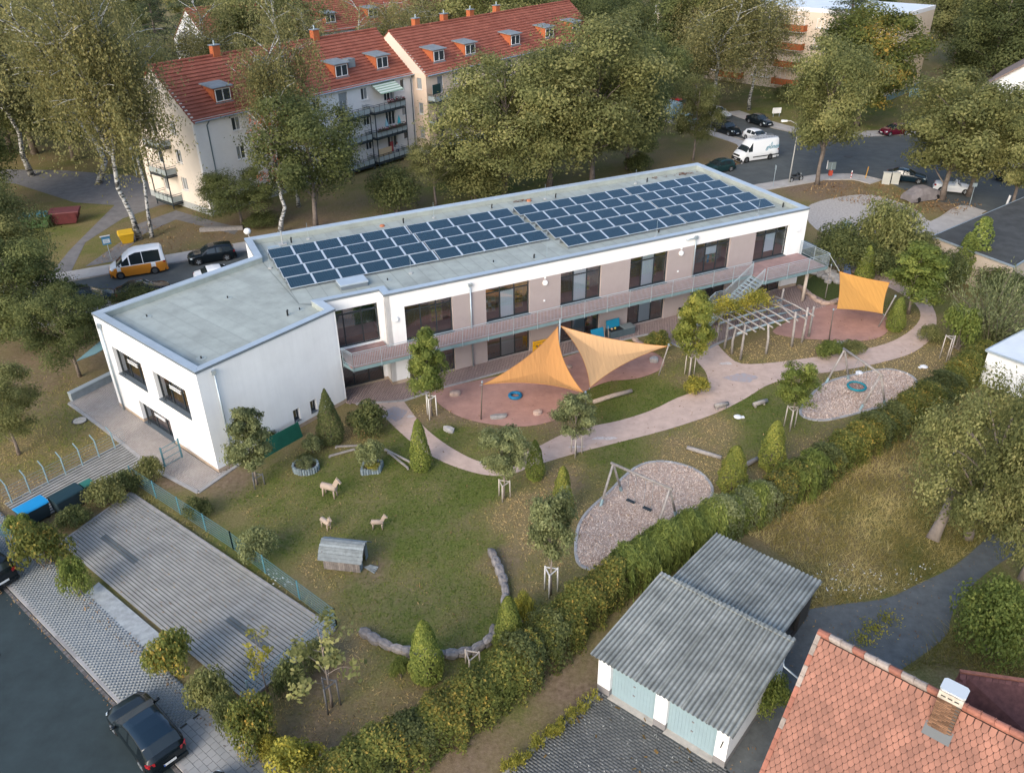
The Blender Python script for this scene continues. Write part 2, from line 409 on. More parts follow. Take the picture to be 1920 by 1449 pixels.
# ---------------------------------------------------------------- paving of separate stones
def paving(name, poly, lx, ly, ang, gap, m, top, parts=300, base=None, offset=.5, hv=.003, piece='paving_stone', org=None):
 """running-bond stones inside poly; the largest in view are parts, the rest one mass"""
 root = struct(name, MB().face([(p[0], p[1], top - .025) for p in poly]), base or m_joint)
 P = np.array([[p[0], p[1]] for p in poly]); c = P.mean(0) if org is None else np.array([org[0], org[1]])
 ca, sa = math.cos(ang), math.sin(ang); Q = (P - c) @ np.array([[ca, -sa], [sa, ca]])
 r = np.arange(math.floor(Q[:, 1].min() / ly), math.ceil(Q[:, 1].max() / ly) + 1)
 k = np.arange(math.floor(Q[:, 0].min() / lx) - 1, math.ceil(Q[:, 0].max() / lx) + 1)
 KK, RR = np.meshgrid(k, r); X = (KK + .5 + (RR % 2) * offset) * lx; Y = (RR + .5) * ly
 C = np.stack([X.ravel() * ca - Y.ravel() * sa, X.ravel() * sa + Y.ravel() * ca], 1) + c
 C = C[inpoly(C, poly)]
 d = np.hypot(C[:, 0], C[:, 1]); C = C[np.argsort(d)]
 a, b = lx - gap, ly - gap
 me = MB().box(-a / 2, -b / 2, -.03, a / 2, b / 2, 0).mesh(piece, m)
 n = min(parts, len(C)); rs = np.random.default_rng(len(C))
 for i in range(n):
  obj(piece, me, root, (C[i, 0], C[i, 1], top + rs.uniform(-hv, hv)), (rs.normal(0, .006), rs.normal(0, .006), ang))
 C = C[n:]
 if len(C):
  N = len(C); z = top + rs.uniform(-hv, hv, N); co = []
  for sx, sy in ((-1, -1), (1, -1), (1, 1), (-1, 1)):
   x, y = sx * a / 2, sy * b / 2; co.append(np.stack([C[:, 0] + x * ca - y * sa, C[:, 1] + x * sa + y * ca], 1))
  V = np.zeros((N, 8, 3))
  for j in range(4): V[:, j, :2] = co[j]; V[:, j + 4, :2] = co[j]; V[:, j, 2] = z - .03; V[:, j + 4, 2] = z
  F = np.array([[4, 5, 6, 7], [0, 1, 5, 4], [1, 2, 6, 5], [2, 3, 7, 6], [3, 0, 4, 7]])
  FF = (np.arange(N)[:, None, None] * 8 + F[None]).reshape(-1, 4)
  t = np.repeat(rs.uniform(0, 1, N), 8)
  o = obj('more_' + piece + 's', np_mesh(piece + 's', V.reshape(-1, 3), FF, m, tint=t), root); o['kind'] = 'stuff'
 return root
def mat_stone(name, c0, c1, rough=.9):
 """stones of differing shade: per-stone attribute in the mass, per-object random on single stones"""
 m = bpy.data.materials.new(name); n, l = nodes(m); b = n['Principled BSDF']; b.inputs['Roughness'].default_value = rough; b.inputs['Specular IOR Level'].default_value = .2
 a = n.new('ShaderNodeAttribute'); a.attribute_name = 'tint'; oi = n.new('ShaderNodeObjectInfo')
 s = n.new('ShaderNodeMath'); s.operation = 'ADD'; l.new(a.outputs['Fac'], s.inputs[0]); l.new(oi.outputs['Random'], s.inputs[1])
 f = n.new('ShaderNodeMath'); f.operation = 'FRACT'; l.new(s.outputs[0], f.inputs[0])
 tc = n.new('ShaderNodeTexCoord'); z = n.new('ShaderNodeTexNoise'); z.inputs['Scale'].default_value = 1.1; z.inputs['Detail'].default_value = 6
 ge = n.new('ShaderNodeNewGeometry'); l.new(ge.outputs['Position'], z.inputs['Vector'])
 cr = n.new('ShaderNodeValToRGB'); cr.color_ramp.elements[0].color = (*c0, 1); cr.color_ramp.elements[1].color = (*c1, 1)
 cr.color_ramp.elements[0].position = .15; cr.color_ramp.elements[1].position = .85
 av = n.new('ShaderNodeMath'); av.operation = 'MULTIPLY_ADD'; av.inputs[1].default_value = .22; l.new(f.outputs[0], av.inputs[0])
 sc = n.new('ShaderNodeMath'); sc.operation = 'MULTIPLY'; sc.inputs[1].default_value = .85; l.new(z.outputs['Fac'], sc.inputs[0]); l.new(sc.outputs[0], av.inputs[2])
 l.new(av.outputs[0], cr.inputs['Fac']); l.new(cr.outputs['Color'], b.inputs['Base Color'])
 return m
m_joint = mat('mossy joints', (.035, .036, .026), .95, .4, 3)
WALKP = [kw(-14, .16), kw(25, .16), kw(25, 2.35), kw(-14, 2.35)]
a_k = math.atan2(KD.y, KD.x)
paving('pavement', [kw(-12, .16), kw(15.1, .16), kw(15.1, 2.3), kw(-12, 2.3)], .22, .11, a_k + 1.571, .006, mat_stone('small grey pavers', (.20, .215, .22), (.265, .28, .28)), .125, parts=0, base=mat('pavement joint', (.15, .165, .165), .95))
paving('slab_pavement', [kw(15.15, .16), kw(25, .16), kw(25, 2.5), kw(15.15, 2.5)], .36, .30, a_k, .016, mat_stone('grey slabs', (.25, .26, .26), (.35, .35, .34)), .125, parts=300, piece='slab', base=mat('pavement joint', (.15, .165, .165), .95))
sheet('concrete_apron', [at(150, 1124), at(186, 1094), at(318, 1206), at(300, 1240)], .118, mat('worn concrete apron', (.30, .32, .32), .95, .25, 3, bump=.3, bscale=30), .12)
# parking bay: rows of stones with grassy joints
PK = pxs((113, 1021), (246, 926), (628, 1182), (463, 1318))
pk = struct('parking_bay', MB().face([(p.x, p.y, .10) for p in PK]), mat('grassy joint', (.075, .080, .060), .95, .5, 2.5))
m_row = mat('parking row concrete', (.30, .295, .275), .95, .20, 1.2, bump=.25, bscale=25)
m_row2 = mat('dark bay marker', (.13, .145, .15), .95, .15, 2)
nrow = 27
for i in range(nrow):
 t0 = (i + .05) / nrow; t1 = (i + .76) / nrow
 A, Bq, Cq, D = PK
 p0 = A.lerp(Bq, t0); p1 = A.lerp(Bq, t1); q0 = D.lerp(Cq, t0); q1 = D.lerp(Cq, t1)
 mb = MB(); L = (q0 - p0).length; k = int(L / .42)
 for j in range(k):
  s0, s1 = (j + .02) / k, (j + .985) / k; z = .125 + random.uniform(-.004, .004); dk = 1 if (i in (9, 10) and 3 < j < 12) or (i in (12, 13) and 28 < j < 36) else 0
  b = [p0.lerp(q0, s0), p0.lerp(q0, s1), p1.lerp(q1, s1), p1.lerp(q1, s0)]
  mb.hexa([(p.x, p.y, .095) for p in b], [(p.x, p.y, z) for p in b], dk, cap=False)
  mb.face([(p.x, p.y, z) for p in b], dk)
 mb.build('paving_row', [m_row, m_row2], pk)
for nm, (a, b) in (('edging', (PK[0], PK[1])), ('edging', (PK[1], PK[2])), ('edging', (PK[2], PK[3]))):
 MB().bar(a + Vector((0, 0, .1)), b + Vector((0, 0, .1)), .10, .12).build(nm, m_kerb, pk)
# paving round the wing
WINGP = [at(130, 757), at(213, 713), uv(-17.6, 6.2), uv(-12.85, -5.05), uv(-11.5, -4.6), at(372, 924), at(290, 881), at(206, 813)]
paving('wing_paving', WINGP, .21, .105, YAW + 1.987, .01, mat_stone('buff pavers', (.30, .265, .24), (.43, .39, .355)), .055, parts=0, base=mat('paver joint', (.16, .14, .125), .95))
for _a, _b in ((5, 6), (6, 7), (7, 0), (0, 1), (4, 5)): struct('paving_edging', MB().bar(WINGP[_a] + Vector((0, 0, .03)), WINGP[_b] + Vector((0, 0, .03)), .22, .075), m_walk)
# terrace along the facade
TERR = [uv(-3.7, -.7), at(668, 758), at(757, 752), at(824, 729), at(1152, 641), at(1216, 627), at(1308, 664), at(1345, 645), at(1420, 612), at(1470, 600), at(1535, 578), uv(37.2, -4.2), uv(37.2, .95), uv(-3.9, .95)]
paving('terrace', TERR, .36, .12, YAW + 1.571, .010, mat_stone('red brown terrace boards', (.23, .175, .165), (.31, .24, .225)), .04, parts=0, base=mat('terrace joint', (.17, .13, .12), .95), piece='terrace_slab')
# path
for _a, _b in zip(range(1, 8), range(2, 9)): struct('terrace_edging', MB().bar(TERR[_a] + Vector((0, 0, .02)), TERR[_b] + Vector((0, 0, .02)), .2, .06), m_walk)
PATH_A = [(757, 752), (790, 795), (830, 829), (880, 858), (915, 868), (950, 862), (1000, 842), (1060, 812), (1110, 799), (1160, 789), (1220, 770), (1270, 746), (1312, 731), (1327, 716), (1322, 696), (1306, 676), (1308, 664)]
PATH_B = [(1345, 645), (1362, 664), (1390, 682), (1450, 680), (1520, 671), (1600, 659), (1660, 645), (1700, 625), (1724, 600), (1722, 578), (1700, 558), (1660, 536), (1600, 512), (1555, 497), (1540, 490)]
PATH_C = [(1560, 478), (1610, 493), (1660, 515), (1710, 540), (1742, 566), (1756, 597), (1748, 632), (1714, 660), (1668, 676), (1600, 691), (1500, 706), (1440, 722), (1400, 746), (1340, 776), (1250, 806), (1150, 832), (1080, 850), (1000, 874), (960, 889), (920, 892), (870, 881), (820, 861), (780, 836), (740, 801), (715, 775), (697, 757)]
m_path = mat('pink grit path', (.50, .375, .31), .95, .14, 1.6, bump=.2, bscale=40, detail=9)
PATH = spline(pxs(*PATH_A), 3) + spline(pxs(*PATH_B), 3) + spline(pxs(*PATH_C), 3)
sheet('path', PATH, .02, m_path)
m_chalk = mat('chalk drawing', (.62, .60, .58), .95, .5, 9, col2=(.42, .33, .29))
m_chalkb = mat('blue chalk', (.33, .34, .37), .95, col2=(.42, .31, .27), scale=4)
for (a, b, r1, r2, mm) in ((770, 781, .3, .18, m_chalk), (905, 867, .25, .12, m_chalk), (1135, 822, .9, .2, m_chalk), (1080, 838, .6, .12, m_chalk), (1361, 682, .6, .22, m_chalk), (740, 775, .9, 1.0, m_chalkb), (1393, 708, 1.4, .7, m_chalkb)):
 c = at(a, b); rr = random.Random(a)
 sheet('chalk_marks', [(c.x + math.cos(t / 14 * 6.283) * r1 * rr.uniform(.6, 1.1), c.y + math.sin(t / 14 * 6.283) * r2 * rr.uniform(.6, 1.1)) for t in range(14)], .026, mm)
# sand pits
m_sand = mat('red play sand', (.37, .215, .175), .97, .16, 1.2, bump=.5, bscale=7, detail=9)
SAND1 = spline(pxs((824, 730), (980, 694), (1140, 645), (1175, 645), (1228, 662), (1246, 680), (1232, 697), (1190, 711), (1140, 716), (1090, 738), (1066, 765), (1040, 788), (985, 800), (920, 796), (868, 784), (832, 765), (814, 745)), 3, True)
SAND2 = spline(pxs((1448, 622), (1495, 594), (1535, 577), (1575, 572), (1640, 585), (1668, 602), (1664, 622), (1640, 636), (1590, 641), (1530, 637), (1490, 634)), 3, True)
sheet('sand_pit', SAND1, .03, m_sand); sheet('sand_pit_far', SAND2, .03, m_sand)
# wood chip fall areas, with edging stones
def mat_chips():
 m = bpy.data.materials.new('wood chips'); n, l = nodes(m); b = n['Principled BSDF']; b.inputs['Roughness'].default_value = .9
 tc = n.new('ShaderNodeTexCoord'); v = n.new('ShaderNodeTexVoronoi'); v.inputs['Scale'].default_value = 24; l.new(tc.outputs['Object'], v.inputs['Vector'])
 cr = n.new('ShaderNodeValToRGB'); el = cr.color_ramp.elements; el.new(.5)
 for e, (p, c) in zip(el, ((.05, (.38, .28, .22)), (.5, (.56, .44, .365)), (.95, (.72, .61, .53)))): e.position = p; e.color = (*c, 1)
 sp = n.new('ShaderNodeSeparateColor'); l.new(v.outputs['Color'], sp.inputs[0]); l.new(sp.outputs[0], cr.inputs['Fac'])
 nz = n.new('ShaderNodeTexNoise'); nz.inputs['Scale'].default_value = .7; l.new(tc.outputs['Object'], nz.inputs['Vector'])
 mx = n.new('ShaderNodeMix'); mx.data_type = 'RGBA'; mx.blend_type = 'MULTIPLY'; mx.inputs['Factor'].default_value = .5
 c2 = n.new('ShaderNodeValToRGB'); c2.color_ramp.elements[0].position = .35; c2.color_ramp.elements[1].position = .6; c2.color_ramp.elements[0].color = (.62, .5, .42, 1); l.new(nz.outputs['Fac'], c2.inputs['Fac'])
 l.new(cr.outputs[0], mx.inputs['A']); l.new(c2.outputs[0], mx.inputs['B']); l.new(mx.outputs['Result'], b.inputs['Base Color'])
 bp = n.new('ShaderNodeBump'); bp.inputs['Strength'].default_value = .5; bp.inputs['Distance'].default_value = .04; l.new(v.outputs['Distance'], bp.inputs['Height']); l.new(bp.outputs['Normal'], b.inputs['Normal'])
 return m
m_chip = mat_chips()
CHIP1 = spline(pxs((1082, 998), (1100, 962), (1140, 925), (1180, 886), (1215, 868), (1262, 868), (1310, 885), (1335, 915), (1326, 942), (1296, 964), (1240, 992), (1190, 1022), (1150, 1052), (1112, 1068), (1082, 1052)), 3, True)
CHIP2 = spline(pxs((1500, 772), (1518, 745), (1548, 719), (1600, 704), (1660, 693), (1700, 701), (1719, 719), (1706, 740), (1680, 756), (1640, 766), (1590, 780), (1545, 789), (1513, 785)), 3, True)
m_edge = mat_rand('pit edging stone', (.34, .335, .33), .9, .15, .2, 6)
for nm, P in (('wood_chip_pit', CHIP1), ('wood_chip_pit_far', CHIP2)):
 sheet(nm, P, .03, m_chip)
 r = empty(nm + '_edging'); r['kind'] = 'structure'
 me = MB().box(-.5, -.5, 0, .5, .5, 1).mesh('edging_stone', m_edge)
 Pc = P + [P[0]]
 for p, q in zip(Pc[:-1], Pc[1:]):
  c = (p + q) / 2; d = q - p
  if d.length > .05: obj('edging_stone', me, r, (c.x, c.y, -.02), (0, 0, math.atan2(d.y, d.x)), (d.length - .02, .16, .09 + random.uniform(0, .02)))
# loose chips lying on the surface
def scatter_poly(poly, n, seed):
 r = np.random.default_rng(seed); P = np.array([[p[0], p[1]] for p in poly]); lo, hi = P.min(0), P.max(0); out = []
 while sum(len(o) for o in out) < n:
  q = lo + r.random((n, 2)) * (hi - lo); out.append(q[inpoly(q, poly)])
 return np.concatenate(out)[:n]
def flakes(name, pts, size, z, m, seed, tilt=.5, aspect=.4):
 r = np.random.default_rng(seed); N = len(pts); a = r.uniform(0, 6.283, N); s = size * r.uniform(.5, 1.5, N)
 dx = np.stack([np.cos(a) * s, np.sin(a) * s, r.normal(0, tilt, N) * s], 1) / 2; dy = np.stack([-np.sin(a) * s * aspect, np.cos(a) * s * aspect, r.normal(0, tilt, N) * s * aspect], 1) / 2
 c = np.column_stack([pts, z + np.abs(dx[:, 2]) + np.abs(dy[:, 2])])
 V = np.stack([c - dx - dy, c + dx - dy, c + dx + dy, c - dx + dy], 1).reshape(-1, 3)
 F = np.arange(N * 4).reshape(-1, 4)
 o = obj(name, np_mesh(name, V, F, m, tint=np.repeat(r.random(N), 4)))
 return o
m_chipl = mat_tint('loose chips', [(0, (.36, .25, .20)), (.5, (.60, .47, .385)), (1, (.76, .66, .58))], trans=0, rv=.02)
tag(flakes('wood_chips', scatter_poly(CHIP1, 15000, 3), .065, .035, m_chipl, 4), 'loose wood chips covering the fall area under the double swing', 'wood chips', kind='stuff')
tag(flakes('wood_chips', scatter_poly(CHIP2, 11000, 5), .07, .035, m_chipl, 6), 'loose wood chips covering the fall area under the basket swing', 'wood chips', kind='stuff')
# garage forecourt, side drive, gravel lot
m_dstone = mat_stone('dark interlocking stones', (.075, .082, .085), (.17, .172, .165))
FORE = [at(1121, 1290), at(940, 1449), at(905, 1500), at(1300, 1640), at(1420, 1500), at(1362, 1442)]
paving('garage_forecourt', FORE, .25, .125, -.70, .018, m_dstone, .04, parts=300, base=mat('forecourt joint', (.035, .04, .035), .95), piece='interlocking_stone')
m_drive = mat('grey grit drive', (.115, .124, .124), .95, .22, 2.0, bump=.3, bscale=40, detail=8)
DRIVE = spline(pxs((1480, 1158), (1560, 1135), (1660, 1122), (1720, 1095), (1790, 1060), (1860, 1000), (1940, 930), (1980, 1000), (1900, 1040), (1830, 1090), (1786, 1150), (1775, 1190), (1720, 1235), (1690, 1255), (1600, 1330), (1480, 1500), (1380, 1560), (1300, 1500), (1400, 1350), (1450, 1250)), 3, True)
sheet('side_drive', DRIVE, .012, m_drive)
m_grav = mat('pale gravel', (.40, .37, .34), .95, .3, 5, bump=.5, bscale=18, detail=9)
sheet('gravel_lot', spline(pxs((1510, 392), (1560, 372), (1640, 366), (1720, 395), (1745, 415), (1800, 385), (1842, 402), (1760, 450), (1690, 470), (1600, 455), (1530, 430)), 3, True), .012, m_grav)
sheet('concrete_drive', pxs((1755, 442), (1700, 432), (1818, 388), (1850, 396)), .03, m_walk2)
m_tpath = mat('grey footpath', (.17, .165, .165), .95, .2, 1.2, bump=.15, bscale=30)
sheet('footpath', [at(128, 520), at(160, 455), at(230, 410), at(300, 385), at(380, 380), at(250, 330), at(120, 320), at(0, 318), at(-100, 310), at(-100, 335), at(30, 345), at(140, 380), at(215, 385), at(130, 470), at(90, 520)], .014, m_tpath)
sheet('footpath_branch', pxs((160, 500), (225, 455), (260, 420), (330, 395), (400, 415), (450, 428), (440, 440), (330, 412), (268, 440), (215, 490)), .018, m_tpath)
# ================================================================ the white kindergarten building
m_white = mat('white render', (.79, .79, .785), .9, .05, .5, bump=.04, bscale=90)
def streaks(m, lo=.972):
 """faint rain streaks running down a wall"""
 n, l = nodes(m); b = n['Principled BSDF']; src = b.inputs['Base Color'].links[0].from_socket; tc = n.new('ShaderNodeTexCoord'); mp = n.new('ShaderNodeMapping'); mp.inputs['Scale'].default_value = (2.6, 2.6, .16); l.new(tc.outputs['Object'], mp.inputs[0])
 z = n.new('ShaderNodeTexNoise'); z.inputs['Scale'].default_value = 1.4; z.inputs['Detail'].default_value = 7; z.inputs['Roughness'].default_value = .7; l.new(mp.outputs[0], z.inputs['Vector']); r = n.new('ShaderNodeMapRange'); r.inputs['From Min'].default_value = .40; r.inputs['From Max'].default_value = .55; r.inputs['To Min'].default_value = lo; r.inputs['To Max'].default_value = 1.0; l.new(z.outputs['Fac'], r.inputs['Value'])
 x = n.new('ShaderNodeMix'); x.data_type = 'RGBA'; x.blend_type = 'MULTIPLY'; x.inputs['Factor'].default_value = 1; l.new(src, x.inputs['A']); l.new(r.outputs[0], x.inputs['B']); l.new(x.outputs['Result'], b.inputs['Base Color'])
streaks(m_white)
m_taupe = mat('taupe render', (.355, .305, .295), .9, .04, 1.5, bump=.04, bscale=90)
m_plinth = mat('tan plinth', (.42, .33, .25), .9, .12, 3)
m_cap = mat('zinc cap', (.46, .52, .56), .45, .08, 1.0, metal=.35, spec=.5)
m_capd = mat('zinc drip edge', (.20, .235, .265), .5, .06, 1.0, metal=.3)
m_memb = mat_rand('roof membrane', (.325, .355, .325), .9, .05, .16, .7, bump=.08)
m_seam = mat('membrane seam', (.22, .245, .23), .9)
m_frame = mat('anthracite window frame', (.030, .036, .040), .5)
m_glass = mat_glass('window glass', (.95, .97, .98), alpha=.2)
m_glass2 = mat_glass('dark tinted glass', (.36, .55, .60), alpha=.2)
m_frost = mat('white blind', (.84, .88, .90), .7)
m_greyblind = mat('grey blind', (.27, .31, .33), .7)
m_alu = mat('zinc pipe', (.36, .42, .46), .45, .1, 3, metal=.5)
m_sill = mat('grey sill', (.10, .12, .135), .5)
m_galv = mat('galvanised steel', (.42, .50, .54), .45, .1, 4, metal=.45)
m_teal = mat('grey green steel beam', (.16, .24, .255), .6, .1, 2)
m_deck = mat('red brown deck boards', (.30, .20, .185), .9, .15, 2.0)
m_room = mat('room wall', (.50, .36, .22), .9, .2, .8)
m_floorw = mat('room floor', (.28, .13, .07), .6, .15, 1)
m_ceil = mat('room ceiling', (.6, .57, .52), .9)
KG = empty('kindergarten_building', BE, YAW, 'long white two storey kindergarten with flat roof and balcony walkway', 'building')
OUT = [(-12.8, -5.0), (-3.55, -.62), (-3.95, 1.0), (0, 1.0), (0, 0), (37.1, 0), (37.1, 15.15), (-6.25, 15.15), (-6.3, 11.0), (-17.6, 6.1)]
def offset_poly(P, d):
 n = len(P); o = []
 for i in range(n):
  a, b, c = Vector(P[i - 1]), Vector(P[i]), Vector(P[(i + 1) % n])
  e1 = (b - a).normalized(); e2 = (c - b).normalized(); n1 = Vector((-e1.y, e1.x)); n2 = Vector((-e2.y, e2.x))
  k = (n1 + n2); k = k / max(.25, k.dot(n1)); o.append(b + k * d)
 return o
def wall(name, p, q, z0, z1, openings, mats, fn=None, parent=None, th=.35, e0=0., e1=0.):
 """wall from p to q (outside on the right hand), boxes round the openings; fn(s,z) -> material index"""
 p = Vector(p); q = Vector(q); L = (q - p).length; d = (q - p) / L; n = Vector((-d.y, d.x)); mb = MB()
 S = sorted(set([e0, L - e1] + [o[0] for o in openings] + [o[1] for o in openings])); 
 for a, b in zip(S[:-1], S[1:]):
  if b - a < 1e-4: continue
  sc = (a + b) / 2; Z = [z0, z1]
  for o in openings:
   if o[0] < sc < o[1]: Z += [o[2], o[3]]
  extra = [4.0] if fn is None else []
  if fn is not None: Z += [z for z in fn(None, None) if z0 < z < z1]
  Z = sorted(set(Z))
  for za, zb in zip(Z[:-1], Z[1:]):
   zc = (za + zb) / 2
   if any(o[0] < sc < o[1] and o[2] < zc < o[3] for o in openings): continue
   P0, P1 = p + d * a, p + d * b
   r = [P0, P1, P1 + n * th, P0 + n * th]
   mb.hexa([(v.x, v.y, za) for v in r], [(v.x, v.y, zb) for v in r], 0 if fn is None else fn(sc, zc))
 return mb.build(name, mats, parent)
WTOP = 6.93
WS = [1.32 + 6.08 * i for i in range(6)]; WW = 3.52
UPO = [(s, s + WW, 3.22, 5.87) for s in WS]; LOO = [(s, s + WW, .05, 2.72) for s in WS]
def fmat(s, z):
 if s is None: return [.32, 2.95, 3.22, 5.87]
 if z > 5.87: return 0
 if s < WS[0] or s > WS[5] + WW: return 2 if z < .32 else 0
 return 1
wall('wall', OUT[4], OUT[5], -.3, WTOP, UPO + LOO, [m_white, m_taupe, m_plinth], fmat, KG, e1=.35)
pl = lambda s, z: [.28] if s is None else (1 if z < .28 else 0)
WM = [m_white, m_plinth]
SW_O = [(1.5, 5.2, 3.13, 5.15), (6.55, 10.3, 3.13, 5.15), (3.3, 7.15, .05, 1.75)]
wall('wall', OUT[9], OUT[0], -.3, WTOP, SW_O, WM, pl, KG, e1=.2)
BC_O = [(5.84, 6.34, .62, 1.5), (7.23, 7.73, .62, 1.5)]
wall('wall', OUT[0], OUT[1], -.3, WTOP, BC_O, WM, pl, KG, e1=.2)
wall('wall', OUT[1], OUT[2], -.3, WTOP, [], WM, pl, KG)
wall('wall', OUT[2], OUT[3], -.3, WTOP, [(.35, 3.72, 3.22, 6.12), (.35, 3.72, .05, 2.75)], WM, pl, KG)
wall('wall', OUT[3], OUT[4], -.3, WTOP, [], WM, pl, KG, e0=.0, e1=0.)
wall('wall', OUT[5], OUT[6], -.3, WTOP, [], WM, pl, KG, e1=.35)
wall('wall', OUT[6], OUT[7], -.3, WTOP, [(4 + 5 * i, 6.4 + 5 * i, 3.9, 5.6) for i in range(8)] + [(4 + 5 * i, 6.4 + 5 * i, .6, 2.4) for i in range(8)], WM, pl, KG, e1=.35)
wall('wall', OUT[7], OUT[8], -.3, WTOP, [], WM, pl, KG)
wall('wall', OUT[8], OUT[9], -.3, WTOP, [(1.5, 4.5, 3.2, 5.2)], WM, pl, KG, e1=.3)
# roof: membrane lanes, parapet, caps
INN = offset_poly(OUT, .46)
MB().face([(p[0], p[1], 6.56) for p in INN]).build('roof', m_seam, KG)
ring = MB()
for i in range(len(INN)):
 a, b = INN[i], INN[(i + 1) % len(INN)]; ring.face([(a[0], a[1], 6.5), (b[0], b[1], 6.5), (b[0], b[1], 6.97), (a[0], a[1], 6.97)])
ring.build('parapet_upstand', m_memb, KG)
O2 = offset_poly(OUT, -.05); I2 = offset_poly(OUT, .49)
for i in range(len(OUT)):
 j = (i + 1) % len(OUT); a, b, c, d = O2[i], O2[j], I2[j], I2[i]; e = (Vector(b) - Vector(a)).normalized() * .004
 a, b, c, d = Vector(a) + e, Vector(b) - e, Vector(c) - e, Vector(d) + e
 mb = MB(); mb.face([(a.x, a.y, 7.06), (b.x, b.y, 7.06), (c.x, c.y, 7.03), (d.x, d.y, 7.03)], 0)
 mb.face([(a.x, a.y, 6.90), (b.x, b.y, 6.90), (b.x, b.y, 7.06), (a.x, a.y, 7.06)], 1)
 mb.face([(d.x, d.y, 6.95), (c.x, c.y, 6.95), (c.x, c.y, 7.03), (d.x, d.y, 7.03)], 0); mb.face([(a.x, a.y, 6.90), (b.x, b.y, 6.90), (c.x, c.y, 6.95), (d.x, d.y, 6.95)], 1)
 mb.build('parapet_cap', [m_cap, m_capd], KG)
def clip(poly, n, c):
 """keep the side where n.p <= c"""
 out = []
 for i in range(len(poly)):
  a, b = Vector(poly[i]), Vector(poly[(i + 1) % len(poly)]); da, db = a.dot(n) - c, b.dot(n) - c
  if da <= 0: out.append(a)
  if (da < 0) != (db < 0) and da != db: out.append(a + (b - a) * (da / (da - db)))
 return out
def lanes(poly, dirn, w, jit, z):
 n = Vector((-dirn[1], dirn[0])).normalized(); lo = min(Vector(p).dot(n) for p in poly); hi = max(Vector(p).dot(n) for p in poly); k = lo
 while k < hi:
  p = clip(clip(poly, n, k + w - .022), -n, -k)
  if len(p) > 2:
   mb = MB(); zf = lambda v: z + .012 * ((v.dot(n) - k) / w)
   mb.face([(v.x, v.y, zf(v)) for v in p]); mb.build('roof_lane', m_memb, KG)
  k += w
lanes([(-5.8, 10.4), (-5.8, 14.68), (36.6, 14.68), (36.6, .47), (.46, .47), (-.4, 1.47), (-3.6, 1.47), (-5.2, 2.2)], (0, 1), 1.02, 0, 6.575)
ab = Vector(OUT[0]) - Vector(OUT[9])
lanes([INN[0], (-4.2, -.35), (-4.45, 1.5), (-5.25, 2.2), (-5.85, 10.4), INN[8], INN[9]], ab.normalized(), 1.02, 0, 6.575)
# interiors
for z0, z1 in ((.02, 2.9), (3.18, 6.45)):
 MB().box(.36, .36, z0 - .1, 36.7, 6.2, z0).build('room_floor', m_floorw, KG)
 MB().box(.36, .36, z1, 36.7, 6.2, z1 + .1).build('room_ceiling', m_ceil, KG)
 MB().box(.36, 6.2, z0, 36.7, 6.35, z1).build('room_wall', m_room, KG)
 for i in range(7):
  u = .38 if i == 0 else (36.68 if i == 6 else WS[i] - 1.25); MB().box(u - .06, .37, z0, u + .06, 6.19, z1).build('room_wall', m_room, KG)
MB().box(-3.8, 2.6, .03, -.2, 2.7, 6.4).build('hall_wall', mat('hall wall', (.07, .115, .125), .8), KG)
MB().box(-3.8, 1.36, 3.1, -.1, 2.6, 3.2).build('hall_floor', m_floorw, KG)
MB().box(-3.8, 1.36, -.05, -.1, 2.6, .03).build('hall_floor', m_floorw, KG)
M_ = ab.normalized(); nin = Vector((-M_.y, M_.x))
for s in (2.0,):
 a = Vector(OUT[9]) + M_ * .4 + nin * 3.5; b = Vector(OUT[0]) - M_ * .8 + nin * 3.5
 MB().bar((a.x, a.y, 3.3), (b.x, b.y, 3.3), .1, 6.5).build('room_wall', mat('wing room wall', (.30, .25, .15), .9, .3, 1), KG)
 a2 = Vector(OUT[9]) + M_ * .4 + nin * 2; b2 = Vector(OUT[0]) - M_ * .8 + nin * 2
 for zz in (.0, 3.0): MB().bar((a2.x, a2.y, zz), (b2.x, b2.y, zz), 3.0, .1).build('room_floor', m_floorw, KG)
